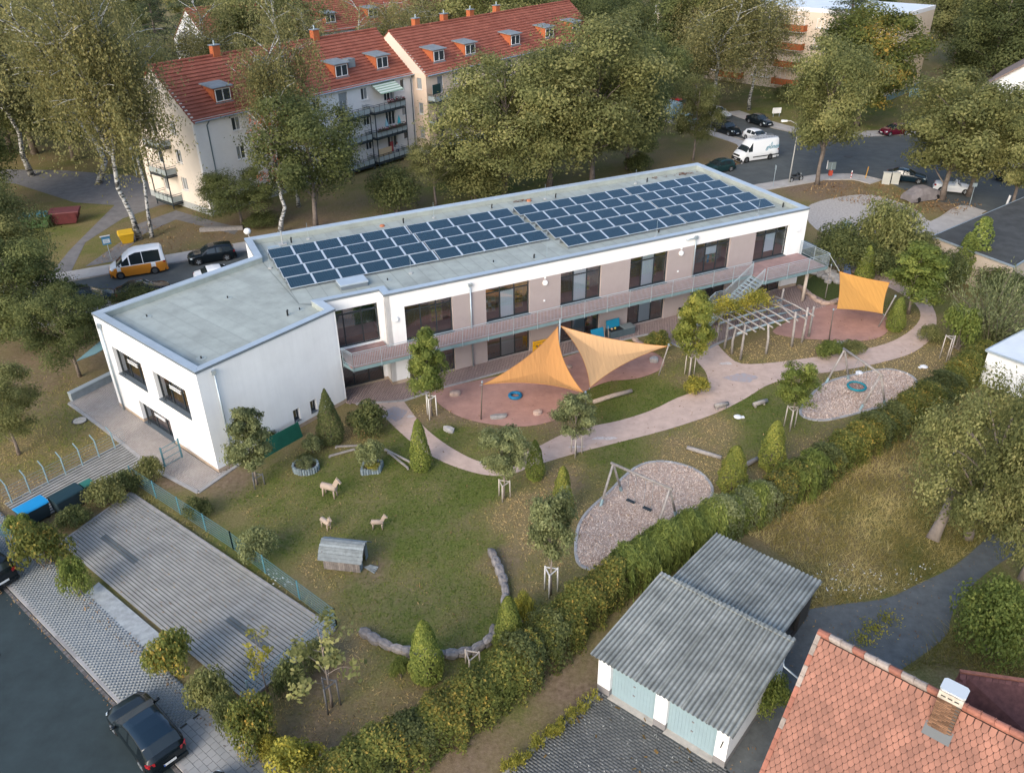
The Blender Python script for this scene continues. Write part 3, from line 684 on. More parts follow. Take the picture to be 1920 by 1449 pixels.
# windows
def window(p, q, s0, s1, z0, z1, cols, depth=.18, tr=None, fills=None, glass=None, parent=KG, fr=.085, frame_m=None, name='window', sill=None):
 """frame with mullions; panes and blinds are its sub-parts"""
 p = Vector(p); q = Vector(q); d = (q - p).normalized(); n = Vector((-d.y, d.x)); W = s1 - s0; mb = MB()
 def P(s, o, z): v = p + d * s + n * o; return (v.x, v.y, z)
 def pbox(m, a, b, za, zb, o0, o1):
  r = [(a, o0), (b, o0), (b, o1), (a, o1)]; m.hexa([P(s, o, za) for s, o in r], [P(s, o, zb) for s, o in r])
 D0, D1 = depth, depth + .07
 pbox(mb, s0, s1, z0, z0 + fr, D0, D1); pbox(mb, s0, s1, z1 - fr, z1, D0, D1)
 edges = [s0] + [s0 + W * c for c in cols] + [s1]
 for i, e in enumerate(edges):
  a = e if i == 0 else (e - fr if i == len(edges) - 1 else e - fr / 2); pbox(mb, a, a + fr, z0 + fr, z1 - fr, D0 - .002, D1 + .002)
 if tr: 
  for i in range(len(edges) - 1): pbox(mb, edges[i] + fr / 2 if i else s0 + fr, edges[i + 1] - fr / 2 if i < len(edges) - 2 else s1 - fr, tr, tr + fr, D0, D1)
 w = mb.build(name, frame_m or m_frame, parent)
 for i in range(len(edges) - 1):
  a, b = edges[i] + (fr if i == 0 else fr / 2), edges[i + 1] - (fr if i == len(edges) - 2 else fr / 2)
  zs = [(z0 + fr, tr), (tr + fr, z1 - fr)] if tr else [(z0 + fr, z1 - fr)]
  for k, (za, zb) in enumerate(zs):
   g = MB(); g.face([P(a, D0 + .03, za), P(b, D0 + .03, za), P(b, D0 + .03, zb), P(a, D0 + .03, zb)]); g.build('pane', glass or m_glass, w)
   f = (fills or {}).get((i, k))
   if f:
    h = f[1] if len(f) > 1 else 1.0
    g = MB(); g.face([P(a, D0 + .06, zb - (zb - za) * h), P(b, D0 + .06, zb - (zb - za) * h), P(b, D0 + .06, zb), P(a, D0 + .06, zb)]); g.build('blind', f[0], w)
 if sill:
  g = MB(); r = [(s0 - .02, -.06), (s1 + .02, -.06), (s1 + .02, depth), (s0 - .02, depth)]
  g.hexa([P(s, o, z0 - .04) for s, o in r], [P(s, o, z0 + .012) for s, o in r]); g.build('sill', sill, w)
 return w
FA = (OUT[4], OUT[5]); F_ = m_frost; G_ = m_greyblind
FILL = {0: {}, 1: {(1, 0): (F_,)}, 2: {(1, 0): (F_,), (1, 1): (F_,)}, 3: {(1, 0): (F_,), (1, 1): (F_,)}, 4: {(1, 0): (F_, .32)}, 5: {(1, 0): (F_, .75)}}
for i, s in enumerate(WS):
 w = window(*FA, s, s + WW, 3.22, 5.87, (.335, .665), .2, tr=5.38, fills=FILL[i], sill=m_sill)
 lf = {0: {}, 1: {(1, 0): (G_,), (0, 1): (F_,), (2, 1): (F_,), (0, 0): (F_, .1)}, 2: {(1, 0): (G_,), (1, 1): (G_,)}, 3: {(1, 0): (mat('pale blue blind', (.42, .55, .60), .7),), (1, 1): (F_,)}, 4: {(0, 0): (mat('teal door', (.10, .26, .30), .6),)}, 5: {}}[i]
 window(*FA, s, s + WW, .05, 2.72, (.335, .665), .2, tr=2.2, fills=lf)
DD = (OUT[2], OUT[3])
window(*DD, .35, 3.72, 3.22, 6.12, (.28, .66), .22, tr=5.6, glass=m_glass2, name='glazed_hall_wall')
window(*DD, .35, 3.72, .05, 2.75, (.36, .68), .22, tr=None, glass=m_glass2, name='glazed_entrance')
for a in SW_O: window(OUT[9], OUT[0], *a, (.36, .72), .26, glass=m_glass, sill=m_sill)
for a in BC_O: window(OUT[0], OUT[1], *a, (), .2, glass=m_glass2, sill=m_sill)
for i in range(8):
 for z in ((3.9, 5.6), (.6, 2.4)): window(OUT[6], OUT[7], 4 + 5 * i, 6.4 + 5 * i, *z, (.5,), .2, glass=m_glass2)
window(OUT[8], OUT[9], 1.5, 4.5, 3.2, 5.2, (.5,), .2, glass=m_glass2)
# white safety bars across the wing windows
for a in SW_O:
 mb = MB(); p = Vector(OUT[9]); 
 for z in (a[2] + (a[3] - a[2]) * .62, a[2] + (a[3] - a[2]) * .70):
  s0 = a[0] + (a[1] - a[0]) * .37; s1 = a[0] + (a[1] - a[0]) * .71; v0 = p + M_ * s0 + nin * .2; v1 = p + M_ * s1 + nin * .2
  mb.bar((v0.x, v0.y, z), (v1.x, v1.y, z), .04, .05)
 mb.build('window_bar', m_white, KG)
 mb = MB()
 for k in (.03, .06):
  v0 = p + M_ * (a[0] + .15 + k * 8) + nin * .10; mb.tube([(v0.x, v0.y, a[2]), (v0.x, v0.y, a[3])], .025, 6)
 mb.build('blind_rail', m_frame, KG)
# down pipes, wall lamps
def pipe(pts, r=.06, m=None, name='downpipe', parent=KG): return MB().tube(pts, r, 8).build(name, m or m_alu, parent, smooth=True)
v = Vector(OUT[9]) + M_ * .8 - nin * .1; pipe([(v.x, v.y, 6.3), (v.x, v.y, 0)], .055); MB().box(v.x - .15, v.y - .12, 6.25, v.x + .1, v.y + .15, 6.55).build('rain_hopper', m_alu, KG)
d2 = (Vector(OUT[1]) - Vector(OUT[0])).normalized(); n2 = Vector((-d2.y, d2.x)); v = Vector(OUT[0]) + d2 * 1.05 - n2 * .1
pipe([(v.x, v.y, 6.6), (v.x, v.y, 0)], .06); MB().box(v.x - .14, v.y - .1, 6.45, v.x + .12, v.y + .12, 6.72).build('rain_hopper', m_alu, KG)
pipe([(6.19, -.09, 6.5), (6.19, -.09, 0)]); MB().box(6.05, -.2, 6.42, 6.33, -.0, 6.62).build('rain_hopper', m_alu, KG)
pipe([(24.6, -.10, 6.5), (25.54, -.10, 6.5), (25.54, -.10, 6.44), (25.54, -.10, 3.2)]); MB().box(25.42, -.2, 6.40, 25.66, 0, 6.66).build('rain_hopper', m_alu, KG)
for u, z, r in ((12.15, 5.42, .2), (24.25, 5.45, .2), (.62, 5.1, .21), (36.2, 5.35, .2)):
 MB().tube([(u, 0, z), (u, -.10, z), (u, -.13, z)], [r, r, r * .8], 16).build('wall_lamp', mat('lamp opal', (.85, .86, .86), .4), KG, smooth=False)
for u, z in ((12.15, 5.8), (24.25, 5.82), (12.1, 4.0), (24.1, 3.95)): MB().box(u - .06, -.06, z - .06, u + .06, 0, z + .06).build('wall_sensor', mat('lamp opal', (.85, .86, .86), .4), KG)
# glass canopy on the far side of the wing
c0 = Vector(OUT[9]) + Vector((-1.9, 2.2)); MB().hexa([(c0.x, c0.y, 2.9), (c0.x + 1.2, c0.y + .5, 2.9), (c0.x + 3.4, c0.y + 2.5, 2.9), (c0.x + 1.6, c0.y + 2.4, 2.9)], [(c0.x, c0.y, 2.95), (c0.x + 1.2, c0.y + .5, 2.95), (c0.x + 3.4, c0.y + 2.5, 2.95), (c0.x + 1.6, c0.y + 2.4, 2.95)]).build('glass_canopy', mat('green canopy glass', (.20, .33, .34), .15, spec=.6), KG)
# balcony walkway
BV = -1.75; DZ = 3.15
deck = MB()
def boards(mb, u0, u1, v0, v1, w=.145):
 k = int((u1 - u0) / w)
 for i in range(k): mb.box(u0 + i * w + .008, v0, DZ - .05, u0 + (i + 1) * w, v1, DZ + random.uniform(-.003, .003))
boards(deck, -3.25, 30.1, BV, -.01); boards(deck, -3.3, -.05, .0, 1.2); boards(deck, 30.12, 36.7, -3.25, -.01)
deck.build('deck_boards', m_deck, KG)
MB().prism([(-3.45, -.75), (-3.1, BV - .04), (30.05, BV - .04), (30.05, BV + .06), (-3.0, BV + .06), (-3.35, -.72)], DZ - .30, DZ - .055).build('edge_beam', m_teal, KG)
MB().prism([(30.1, -3.34), (36.8, -3.34), (36.8, -.02), (36.7, -.02), (36.7, -3.24), (30.1, -3.24)], DZ - .30, DZ - .055).build('edge_beam', m_teal, KG)
MB().prism([(-3.2, -.5), (-2.9, BV + .1), (30.2, BV + .1), (30.2, -3.2), (36.65, -3.2), (36.65, -.02), (-3.2, -.02)], DZ - .16, DZ - .06).build('deck_underside', m_teal, KG)
def railing(pts, post_every=2.0, h=1.08, bal=.115, down=.35, first=True, dz=DZ):
 """pts: (u,v,z) at deck level"""
 r = MB(); 
 for a, b in zip(pts[:-1], pts[1:]):
  a = Vector(a); b = Vector(b); L = (b - a).length; up = Vector((0, 0, 1))
  r.tube([a + up * h, b + up * h], .026, 6); r.tube([a + up * (h - .13), b + up * (h - .13)], .014, 5); r.tube([a + up * .10, b + up * .10], .014, 5)
  k = max(2, int(L / bal))
  for i in range(k + 1):
   p = a.lerp(b, i / k); r.bar(p + up * .10, p + up * (h - .13), .018, .018)
  k = max(1, round(L / post_every))
  for i in range(k + 1):
   p = a.lerp(b, i / k); MB().bar(p - up * down, p + up * h, .05, .03).build('post', m_galv, KG)
 return r.build('railing', m_galv, KG)
railing([(-3.48, -.75, DZ), (-3.1, BV - .06, DZ)]); railing([(-3.1, BV - .06, DZ), (30.2, BV - .06, DZ)])
railing([(30.3, -3.36, DZ), (36.82, -3.36, DZ)]); railing([(36.82, -3.36, DZ), (36.82, -.05, DZ)])
# stair
ST = [(30.15, DZ), (27.6, 1.35), (26.6, 1.35), (24.7, .05)]
st = MB()
def flight(mb, a, b):
 n = max(2, round((a[1] - b[1]) / .18))
 for i in range(n):
  u1 = a[0] + (b[0] - a[0]) * i / n; u0 = a[0] + (b[0] - a[0]) * (i + 1) / n; z = a[1] + (b[1] - a[1]) * (i + 1) / n
  mb.box(u0 - .02, -3.2, z - .04, u1, -1.9, z)
flight(st, ST[0], ST[1]); st.box(26.6, -3.2, 1.31, 27.6, -1.9, 1.35); flight(st, ST[2], ST[3])
st.build('stair_treads', m_galv, KG)
for v_ in (-1.88, -3.24):
 mb = MB()
 for a, b in zip(ST[:-1], ST[1:]): mb.bar((a[0], v_, a[1] - .08), (b[0], v_, b[1] - .08), .04, .22)
 mb.build('stair_stringer', m_galv, KG)
 railing([(a[0], v_, a[1]) for a in ST], 1.4, 1.0, .115, .05)
MB().tube([(35.4, -2.65, 0), (35.4, -2.65, DZ - .1)], .14, 14).build('column', mat('pale column', (.52, .46, .40), .8, .1, 3), KG, smooth=True)
# things on the roof
m_rodb = mat('concrete rod base', (.36, .37, .36), .9)
m_dark = mat('black plastic', (.018, .019, .02), .5)
m_clay = mat('clay vent', (.42, .16, .08), .8)
def rod(u, v, h=1.3):
 MB().lathe([(.16, 0), (.16, .07), (.12, .09)], (u, v, 6.58), 10).build('lightning_rod_base', m_rodb, KG); MB().tube([(u, v, 6.6), (u, v, 6.6 + h)], .011, 5).build('lightning_rod', m_galv, KG)
for u, v in ((-5.6, 9.3), (-1.6, 13.9), (9.0, 13.8), (19.5, 13.7), (29, 13.7), (3.2, 3.6), (13.0, 1.3), (22.8, 1.4), (33, 1.5)): rod(u, v)
for u, v in ((-14.5, 4.9), (-12.2, -2.6), (-5.4, 1.3), (-9.3, 5.4), (1.3, 3.2), (9.3, 2.7)):
 MB().lathe([(.30, 0), (.30, .012), (.05, .014)], (u, v, 6.586), 18).build('roof_drain', mat('drain collar', (.33, .37, .35), .9), KG); MB().tube([(u, v, 6.6), (u, v, 6.74)], .045, 8).build('drain_grate', m_dark, KG)
for u, v, h in ((-6.3, .8, .35), (-3.0, 13.7, .4), (6.3, 13.8, .35), (14.3, 13.7, .3), (20.5, 13.6, .3), (30.2, 13.6, .3), (12.3, 2.0, .25), (36.3, 2.2, .3), (23.5, 2.1, .2)):
 MB().tube([(u, v, 6.58), (u, v, 6.58 + h), (u + .06, v, 6.58 + h + .05)], [.06, .06, .08], 8).build('roof_vent', m_dark, KG, smooth=True)
for u, v in ((-16.3, 4.6), (4.5, 13.9), (18.0, 13.9)): MB().lathe([(.22, 0), (.20, .12), (.05, .16)], (u, v, 6.58), 10).build('clay_cowl', m_clay, KG)
MB().tube([(-3.7, 13.6, 6.6), (-3.7, 13.6, 7.75)], .05, 8).build('vent_pipe', m_rodb, KG); MB().box(-4.0, 13.4, 6.59, -3.4, 13.9, 6.68).build('vent_pipe_base', m_rodb, KG)
hb = MB(); hb.box(-2.1, 2.95, 6.58, -.2, 4.05, 6.85); hb.build('roof_hatch_kerb', m_capd, KG); MB().box(-2.15, 2.9, 6.853, -.15, 4.1, 6.98).build('roof_hatch', m_cap, KG, bevel=.02)
MB().box(-4.9, 13.2, 6.59, -3.9, 13.75, 6.605).build('puddle', mat('roof puddle', (.30, .37, .41), .1, spec=.6), KG)
m_moss = mat('leaf litter', (.16, .075, .045), .95, .5, 9)
for u, v, n in ((34.8, 14.0, 46), (31.5, 14.2, 12), (17.5, 14.2, 26)):
 r = random.Random(int(u)); mb = MB()
 for i in range(n):
  a = u + r.gauss(0, .45); b = v + r.gauss(0, .16); s = r.uniform(.05, .16); t = r.uniform(0, 3); z = 6.60 + r.uniform(0, .04)
  mb.face([(a + s * math.cos(t + k * 1.57), b + s * math.sin(t + k * 1.57) * .6, z + (k % 2) * .03) for k in range(4)])
 o = mb.build('roof_litter', m_moss, KG); o['kind'] = 'stuff'
# solar arrays
def mat_pv():
 m = bpy.data.materials.new('solar cells'); n, l = nodes(m); b = n['Principled BSDF']
 b.inputs['Roughness'].default_value = .12; b.inputs['Specular IOR Level'].default_value = .45
 tc = n.new('ShaderNodeTexCoord'); br = n.new('ShaderNodeTexBrick'); br.offset = 0; br.squash = 1
 br.inputs['Scale'].default_value = 1; br.inputs['Brick Width'].default_value = .174; br.inputs['Row Height'].default_value = .174; br.inputs['Mortar Size'].default_value = .006
 br.inputs['Color1'].default_value = (.009, .030, .048, 1); br.inputs['Color2'].default_value = (.011, .034, .053, 1); br.inputs['Mortar'].default_value = (.05, .085, .12, 1)
 l.new(tc.outputs['Object'], br.inputs['Vector']); l.new(br.outputs['Color'], b.inputs['Base Color']); return m
m_pv = mat_pv(); m_pvf = mat('panel frame', (.62, .66, .68), .4, metal=.5)
pvm = MB(); PW, PD = 1.74, 1.38
pvm.box(0, 0, 0, PW, PD, .045, 1); pvm.box(.035, .045, .044, PW - .035, PD - .035, .049, 0)
pv_me = pvm.mesh('solar_panel', [m_pv, m_pvf])
def array(lab, u0, rows, split):
 A = empty('solar_array', uv(u0, rows[-1], 6.6), YAW, lab, 'solar array')
 tilt = math.atan2(.24, 1.36)
 for ri, v in enumerate(rows):
  y = v - rows[-1]
  for k in range(11):
   x = k * 1.832 + (.10 if k >= split else 0)
   obj('solar_panel', pv_me, A, (x, y, .13), (tilt, 0, 0))
   mb = MB().bar((x + PW + .045, y, .155), (x + PW + .045, y + 1.34, .40), .085, .035)
   if k < 10: mb.build('mounting_rail', m_pvf, A)
  rr = MB()
  for k in range(12):
   x = min(k * 1.832, 20.2) + .02; rr.bar((x, y + 1.32, 0), (x, y + 1.32, .34), .04, .04); rr.bar((x, y + .02, 0), (x, y + .02, .12), .05, .05)
  rr.bar((0, y + .02, .02), (20.2, y + .02, .02), .05, .05); rr.bar((0, y + 1.32, .02), (20.2, y + 1.32, .02), .05, .05)
  rr.face([(0, y + 1.36, .03), (20.2, y + 1.36, .03), (20.2, y + 1.345, .35), (0, y + 1.345, .35)]); rr.build('rack', m_capd, A)
 return A
array('blue solar panels in four rows on the nearer half of the roof', -5.2, [10.62, 8.62, 6.62, 4.60], 6)
array('blue solar panels in five rows on the far half of the roof', 15.45, [10.55, 8.52, 6.49, 4.46, 2.43], 6)
# ================================================================ tenement rows with red roofs
def mat_tiles(name, c0, c1, rib=18.0):
 m = bpy.data.materials.new(name); n, l = nodes(m); b = n['Principled BSDF']; b.inputs['Roughness'].default_value = .8; b.inputs['Specular IOR Level'].default_value = .25
 tc = n.new('ShaderNodeTexCoord'); z = n.new('ShaderNodeTexNoise'); z.inputs['Scale'].default_value = .8; z.inputs['Detail'].default_value = 8; l.new(tc.outputs['Object'], z.inputs['Vector'])
 cr = n.new('ShaderNodeValToRGB'); cr.color_ramp.elements[0].position = .3; cr.color_ramp.elements[1].position = .7; cr.color_ramp.elements[0].color = (*c0, 1); cr.color_ramp.elements[1].color = (*c1, 1)
 l.new(z.outputs['Fac'], cr.inputs['Fac']); l.new(cr.outputs[0], b.inputs['Base Color'])
 w = n.new('ShaderNodeTexWave'); w.bands_direction = 'X'; w.inputs['Scale'].default_value = rib / 6.283 * 1.0; l.new(tc.outputs['Object'], w.inputs['Vector'])
 bp = n.new('ShaderNodeBump'); bp.inputs['Strength'].default_value = .7; bp.inputs['Distance'].default_value = .06; l.new(w.outputs['Fac'], bp.inputs['Height']); l.new(bp.outputs['Normal'], b.inputs['Normal'])
 return m
m_red = mat_tiles('red clay tiles', (.265, .080, .052), (.37, .125, .082))
m_oran = mat('orange dormer cheek', (.40, .115, .045), .8, .1, 2)
m_dorm = mat('grey dormer roof', (.20, .225, .235), .7, .2, 1.5)
m_cream = mat('cream gable render', (.76, .68, .59), .9, .04, .8)
m_offw = mat('off white render', (.78, .76, .74), .9, .05, .7)
m_apri = mat('apricot render', (.76, .59, .45), .9, .04, .8)
m_plg = mat('grey plinth', (.38, .40, .40), .9, .1, 2)
m_whitef = mat('white window frame', (.75, .76, .76), .6)
m_pane = mat('dark reflecting pane', (.045, .055, .062), .08, spec=.6)
m_curt = mat('curtained pane', (.26, .275, .28), .25, spec=.5)
m_shut = mat('grey roller shutter', (.30, .32, .32), .7, .1, 6)
m_steel = mat('dark balcony steel', (.022, .035, .042), .5)
m_bpan = mat('balcony panel', (.33, .38, .385), .5, .08, 2)
def far_window(root, p, q, s0, s1, z0, z1, cols=(.5,), shut=0, sill=True, curtain=None):
 """window of a distant facade: frame, panes, sill"""
 p = Vector(p); q = Vector(q); d = (q - p).normalized(); n = Vector((-d.y, d.x)); fr = .07
 def P(s, o, z): v = p + d * s + n * o; return (v.x, v.y, z)
 def pb(m, a, b, za, zb, o0, o1): r = [(a, o0), (b, o0), (b, o1), (a, o1)]; m.hexa([P(s, o, za) for s, o in r], [P(s, o, zb) for s, o in r])
 mb = MB(); E = [s0] + [s0 + (s1 - s0) * c for c in cols] + [s1]; D = .12
 pb(mb, s0, s1, z0, z0 + fr, D, D + .07); pb(mb, s0, s1, z1 - fr, z1, D, D + .07)
 for i, e in enumerate(E): a = e if i == 0 else (e - fr if i == len(E) - 1 else e - fr / 2); pb(mb, a, a + fr, z0 + fr, z1 - fr, D - .002, D + .072)
 w = mb.build('window', m_whitef, root)
 for i in range(len(E) - 1):
  a, b = E[i] + fr * .5, E[i + 1] - fr * .5
  cm = m_pane if (curtain is None and random.random() < .55) or curtain is False else m_curt
  MB().face([P(a, D + .04, z0), P(b, D + .04, z0), P(b, D + .04, z1), P(a, D + .04, z1)]).build('pane', cm, w)
 if shut: MB().face([P(s0 + .03, D - .03, z1 - (z1 - z0) * shut), P(s1 - .03, D - .03, z1 - (z1 - z0) * shut), P(s1 - .03, D - .03, z1), P(s0 + .03, D - .03, z1)]).build('shutter', m_shut, w)
 if sill: s = MB(); pb(s, s0 - .08, s1 + .08, z0 - .07, z0 - .005, -.10, D); s.build('sill', m_offw, w)
 return w
def pitched(root, x0, x1, y0, y1, ze, zr, n=17, over=.35, verge=.12, m=None, name='roof'):
 """two slopes of overlapping tile courses"""
 yr = (y0 + y1) / 2; mb = MB()
 for sgn in (1, -1):
  ya = y0 if sgn > 0 else y1; k = (zr - ze) / abs(yr - ya); yo = ya - sgn * over; zo = ze - over * k
  for i in range(n):
   t0, t1 = i / n, (i + 1) / n; a = yo + (yr - yo) * t0; b = yo + (yr - yo) * (t1 + .02); za = zo + (zr - zo) * t0 + .07; zb = zo + (zr - zo) * t1 + .012
   xa, xb = x0 - verge, x1 + verge
   mb.hexa([(xa, a, za - .07), (xb, a, za - .07), (xb, b, zb - .05), (xa, b, zb - .05)], [(xa, a, za), (xb, a, za), (xb, b, zb), (xa, b, zb)])
 r = mb.build(name, m or m_red, root)
 MB().tube([(x0 - verge, yr, zr + .05), (x1 + verge, yr, zr + .05)], .13, 8).build('ridge_tile', m or m_red, r)
 return r
def gable(root, x, y0, y1, ze, zr, m, out):
 yr = (y0 + y1) / 2; a = x; b = x + .3 * (-out)
 MB().hexa([(a, y0, ze), (a, y1, ze), (a, yr, zr - .06)], [(b, y0, ze), (b, y1, ze), (b, yr, zr - .06)]).build('gable_wall', m, root)
def dormer(root, x0, x1, yf, z0, z1, ze, zr, y0, yr, roofm=None):
 """shed dormer standing on the slope; yf front plane"""
 slope = (zr - ze) / (yr - y0); zat = lambda y: ze + (y - y0) * slope
 yb = y0 + (z1 + .25 - ze) / slope
 d = MB(); d.hexa([(x0, yf, z0 - .3), (x1, yf, z0 - .3), (x1, yb, z1), (x0, yb, z1)], [(x0, yf, z1), (x1, yf, z1), (x1, yb, z1 + .22), (x0, yb, z1 + .22)])
 o = d.build('dormer', m_oran, root)
 MB().hexa([(x0 - .22, yf - .3, z1 + .0), (x1 + .22, yf - .3, z1 + .0), (x1 + .22, yb + .3, z1 + .26), (x0 - .22, yb + .3, z1 + .26)], [(x0 - .22, yf - .3, z1 + .10), (x1 + .22, yf - .3, z1 + .10), (x1 + .22, yb + .3, z1 + .36), (x0 - .22, yb + .3, z1 + .36)]).build('dormer_roof', roofm or m_dorm, o)
 m = (x0 + x1) / 2; f = MB(); a, b, c, e = x0 + .12, x1 - .12, z0 + .05, z1 - .12
 for r in ((a, c, b, c + .08), (a, e - .08, b, e), (a, c + .08, a + .08, e - .08), (b - .08, c + .08, b, e - .08), (m - .05, c + .08, m + .05, e - .08)): f.box(r[0], yf - .06, r[1], r[2], yf - .005, r[3])
 f.build('dormer_window', m_whitef, o); MB().face([(a, yf - .025, c), (b, yf - .025, c), (b, yf - .025, e), (a, yf - .025, e)]).build('dormer_pane', m_pane, o)
 MB().box(x0 - .05, yf - .16, z0 - .32, x1 + .05, yf - .01, z0 - .02).build('dormer_apron', m_dorm, o)
def balcony(root, x0, x1, y, depth, z, n=None, posts=True, zp=0.0):
 fl = MB().box(x0, y - depth, z - .14, x1, y - .01, z).build('balcony', m_steel, root)
 r = MB(); n = n or max(2, round((x1 - x0) / 1.0)); y1 = y - depth + .03
 def seg(a, b):
  for h in (.16, .82, 1.02): r.bar((*a, z + h), (*b, z + h), .04, .04)
 seg((x0, y1), (x1, y1)); seg((x0, y1), (x0, y)); seg((x1, y1), (x1, y))
 for i in range(n + 1):
  x = x0 + (x1 - x0) * i / n; r.bar((x, y1, z), (x, y1, z + 1.04), .045, .045)
 r.build('balcony_rail', m_steel, fl)
 for i in range(n):
  a = x0 + (x1 - x0) * i / n + .05; b = x0 + (x1 - x0) * (i + 1) / n - .05; MB().box(a, y1 - .035, z + .2, b, y1 - .025, z + .78).build('balcony_panel', m_bpan, fl)
 for x in (x0, x1): MB().box(x - .015, y1 + .04, z + .2, x + .015, y - .05, z + .78).build('balcony_panel', m_bpan, fl)
 if posts:
  for x in (x0 + .05, x1 - .05): MB().bar((x, y1, zp), (x, y1, z - .14), .09, .09).build('balcony_post', m_steel, fl)
 return fl
def chimney(root, x, y, z0, z1, w=.9, d=.7):
 c = MB().box(x - w / 2, y - d / 2, z0, x + w / 2, y + d / 2, z1).build('chimney', m_oran, root); MB().box(x - w / 2 - .08, y - d / 2 - .08, z1, x + w / 2 + .08, y + d / 2 + .08, z1 + .08).build('chimney_cap', m_dorm, c)
 MB().tube([(x, y, z1 + .08), (x, y, z1 + .5)], .09, 8).build('flue', m_galv, c)
random.seed(11)
TA = R(51); TD = 12.1; ZE, ZR = 10.15, 14.9
T1 = empty('tenement_house', (-32.4, 87.4, 0), TA, 'off white tenement with red tiled roof nearest the birches', 'building')
T2 = empty('tenement_house', Vector((-32.4, 87.4, 0)) + Vector((math.cos(TA), math.sin(TA), 0)) * 32 + Vector((-math.sin(TA), math.cos(TA), 0)) * -2.4, TA, 'apricot tenement with long red roof set forward of the off white one', 'building')
ZW = ((2.1, 3.5), (5.1, 6.55), (8.2, 9.6))
# first row
X1 = [4.5, 8.1, 12.0, 15.6, 23.05]
op = [(x, x + 1.08, a, b) for x in X1 for a, b in ZW] + [(19.5, 20.8, b - 2.15, b) for a, b in ZW] + [(26.8, 28.5, b - 2.15, b) for a, b in ZW] + [(29.75, 30.5, a, b) for a, b in ZW]
ply = lambda s, z: [.75] if s is None else (1 if z < .75 else 0)
wall('wall', (0, 0), (32, 0), -.1, ZE, op, [m_offw, m_plg], ply, T1)
gop = [(TD - 4.75, TD - 3.65, a, b) for a, b in ZW] + [(TD - 8.6, TD - 7.5, b - 2.1, b) for a, b in ZW]
wall('wall', (0, TD), (0, 0), -.1, ZE, gop, [m_cream, m_plg], ply, T1, e1=.35)
wall('wall', (32, TD), (0, TD), -.1, ZE, [], [m_offw, m_plg], ply, T1, e1=.35); wall('wall', (32, 0), (32, TD), -.1, ZE, [], [m_offw, m_plg], ply, T1, e0=.35, e1=.35)
gable(T1, 0.004, 0, TD, ZE, ZR, m_cream, -1)
pitched(T1, 0, 32, 0, TD, ZE, ZR)
for x in X1:
 for a, b in ZW: far_window(T1, (0, 0), (32, 0), x, x + 1.08, a, b)
for a, b in ZW:
 far_window(T1, (0, 0), (32, 0), 19.5, 20.8, b - 2.15, b, shut=.45, sill=False); far_window(T1, (0, 0), (32, 0), 26.8, 28.5, b - 2.15, b, (.33, .66), sill=False); far_window(T1, (0, 0), (32, 0), 29.75, 30.5, a, b, ())
 far_window(T1, (0, TD), (0, 0), TD - 4.75, TD - 3.65, a, b); far_window(T1, (0, TD), (0, 0), TD - 8.6, TD - 7.5, b - 2.1, b, (), sill=False)
for z in (.55, 3.6, 6.65):
 balcony(T1, 19.3, 23.0, 0, 1.4, z, 4, zp=0 if z < 1 else z - 3.05); balcony(T1, 23.6, 29.0, 0, 1.5, z, 6, zp=0 if z < 1 else z - 3.05)
 balcony_side = MB().box(-1.3, 5.3, z - .14, -.01, 8.7, z).build('balcony', m_steel, T1)
 r = MB()
 for h in (.16, .82, 1.02):
  for a, b in (((-1.27, 5.3), (-1.27, 8.7)), ((-1.27, 5.3), (0, 5.3)), ((-1.27, 8.7), (0, 8.7))): r.bar((*a, z + h), (*b, z + h), .04, .04)
 for i in range(5): r.bar((-1.27, 5.3 + .85 * i, z), (-1.27, 5.3 + .85 * i, z + 1.04), .045, .045)
 r.build('balcony_rail', m_steel, balcony_side)
 for i in range(4): MB().box(-1.31, 5.35 + .85 * i, z + .2, -1.30, 6.1 + .85 * i, z + .78).build('balcony_panel', m_bpan, balcony_side)
 MB().box(-1.2, 5.285, z + .2, -.05, 5.295, z + .78).build('balcony_panel', m_bpan, balcony_side)
 for yy in (5.35, 8.65): MB().bar((-1.25, yy, 0 if z < 1 else z - 3.05), (-1.25, yy, z - .14), .09, .09).build('balcony_post', m_steel, balcony_side)
for x in (3.8, 11.9, 20.4, 27.1): dormer(T1, x, x + 2.1, 1.25, 11.1, 12.55, ZE, ZR, 0, TD / 2)
chimney(T1, 8.0, 6.1, 14.2, 15.9); chimney(T1, 22, 6.1, 14.2, 15.9)
MB().tube([(0, -.42, ZE - .18), (32, -.42, ZE - .18)], .09, 8).build('gutter', m_alu, T1)
MB().tube([(1.7, -.42, ZE - .2), (1.45, -.12, ZE - .7), (1.45, -.12, 0)], .06, 6).build('downpipe', mat('dark downpipe', (.09, .13, .15), .6), T1)
MB().tube([(31.6, -.42, ZE - .2), (31.6, -.12, ZE - .7), (31.6, -.12, 0)], .06, 6).build('downpipe', mat('dark downpipe', (.09, .13, .15), .6), T1)
MB().box(23.2, 1.9, 11.75, 24.3, 3.0, 12.75).build('skylight', m_dorm, T1).rotation_euler = (0, 0, 0)
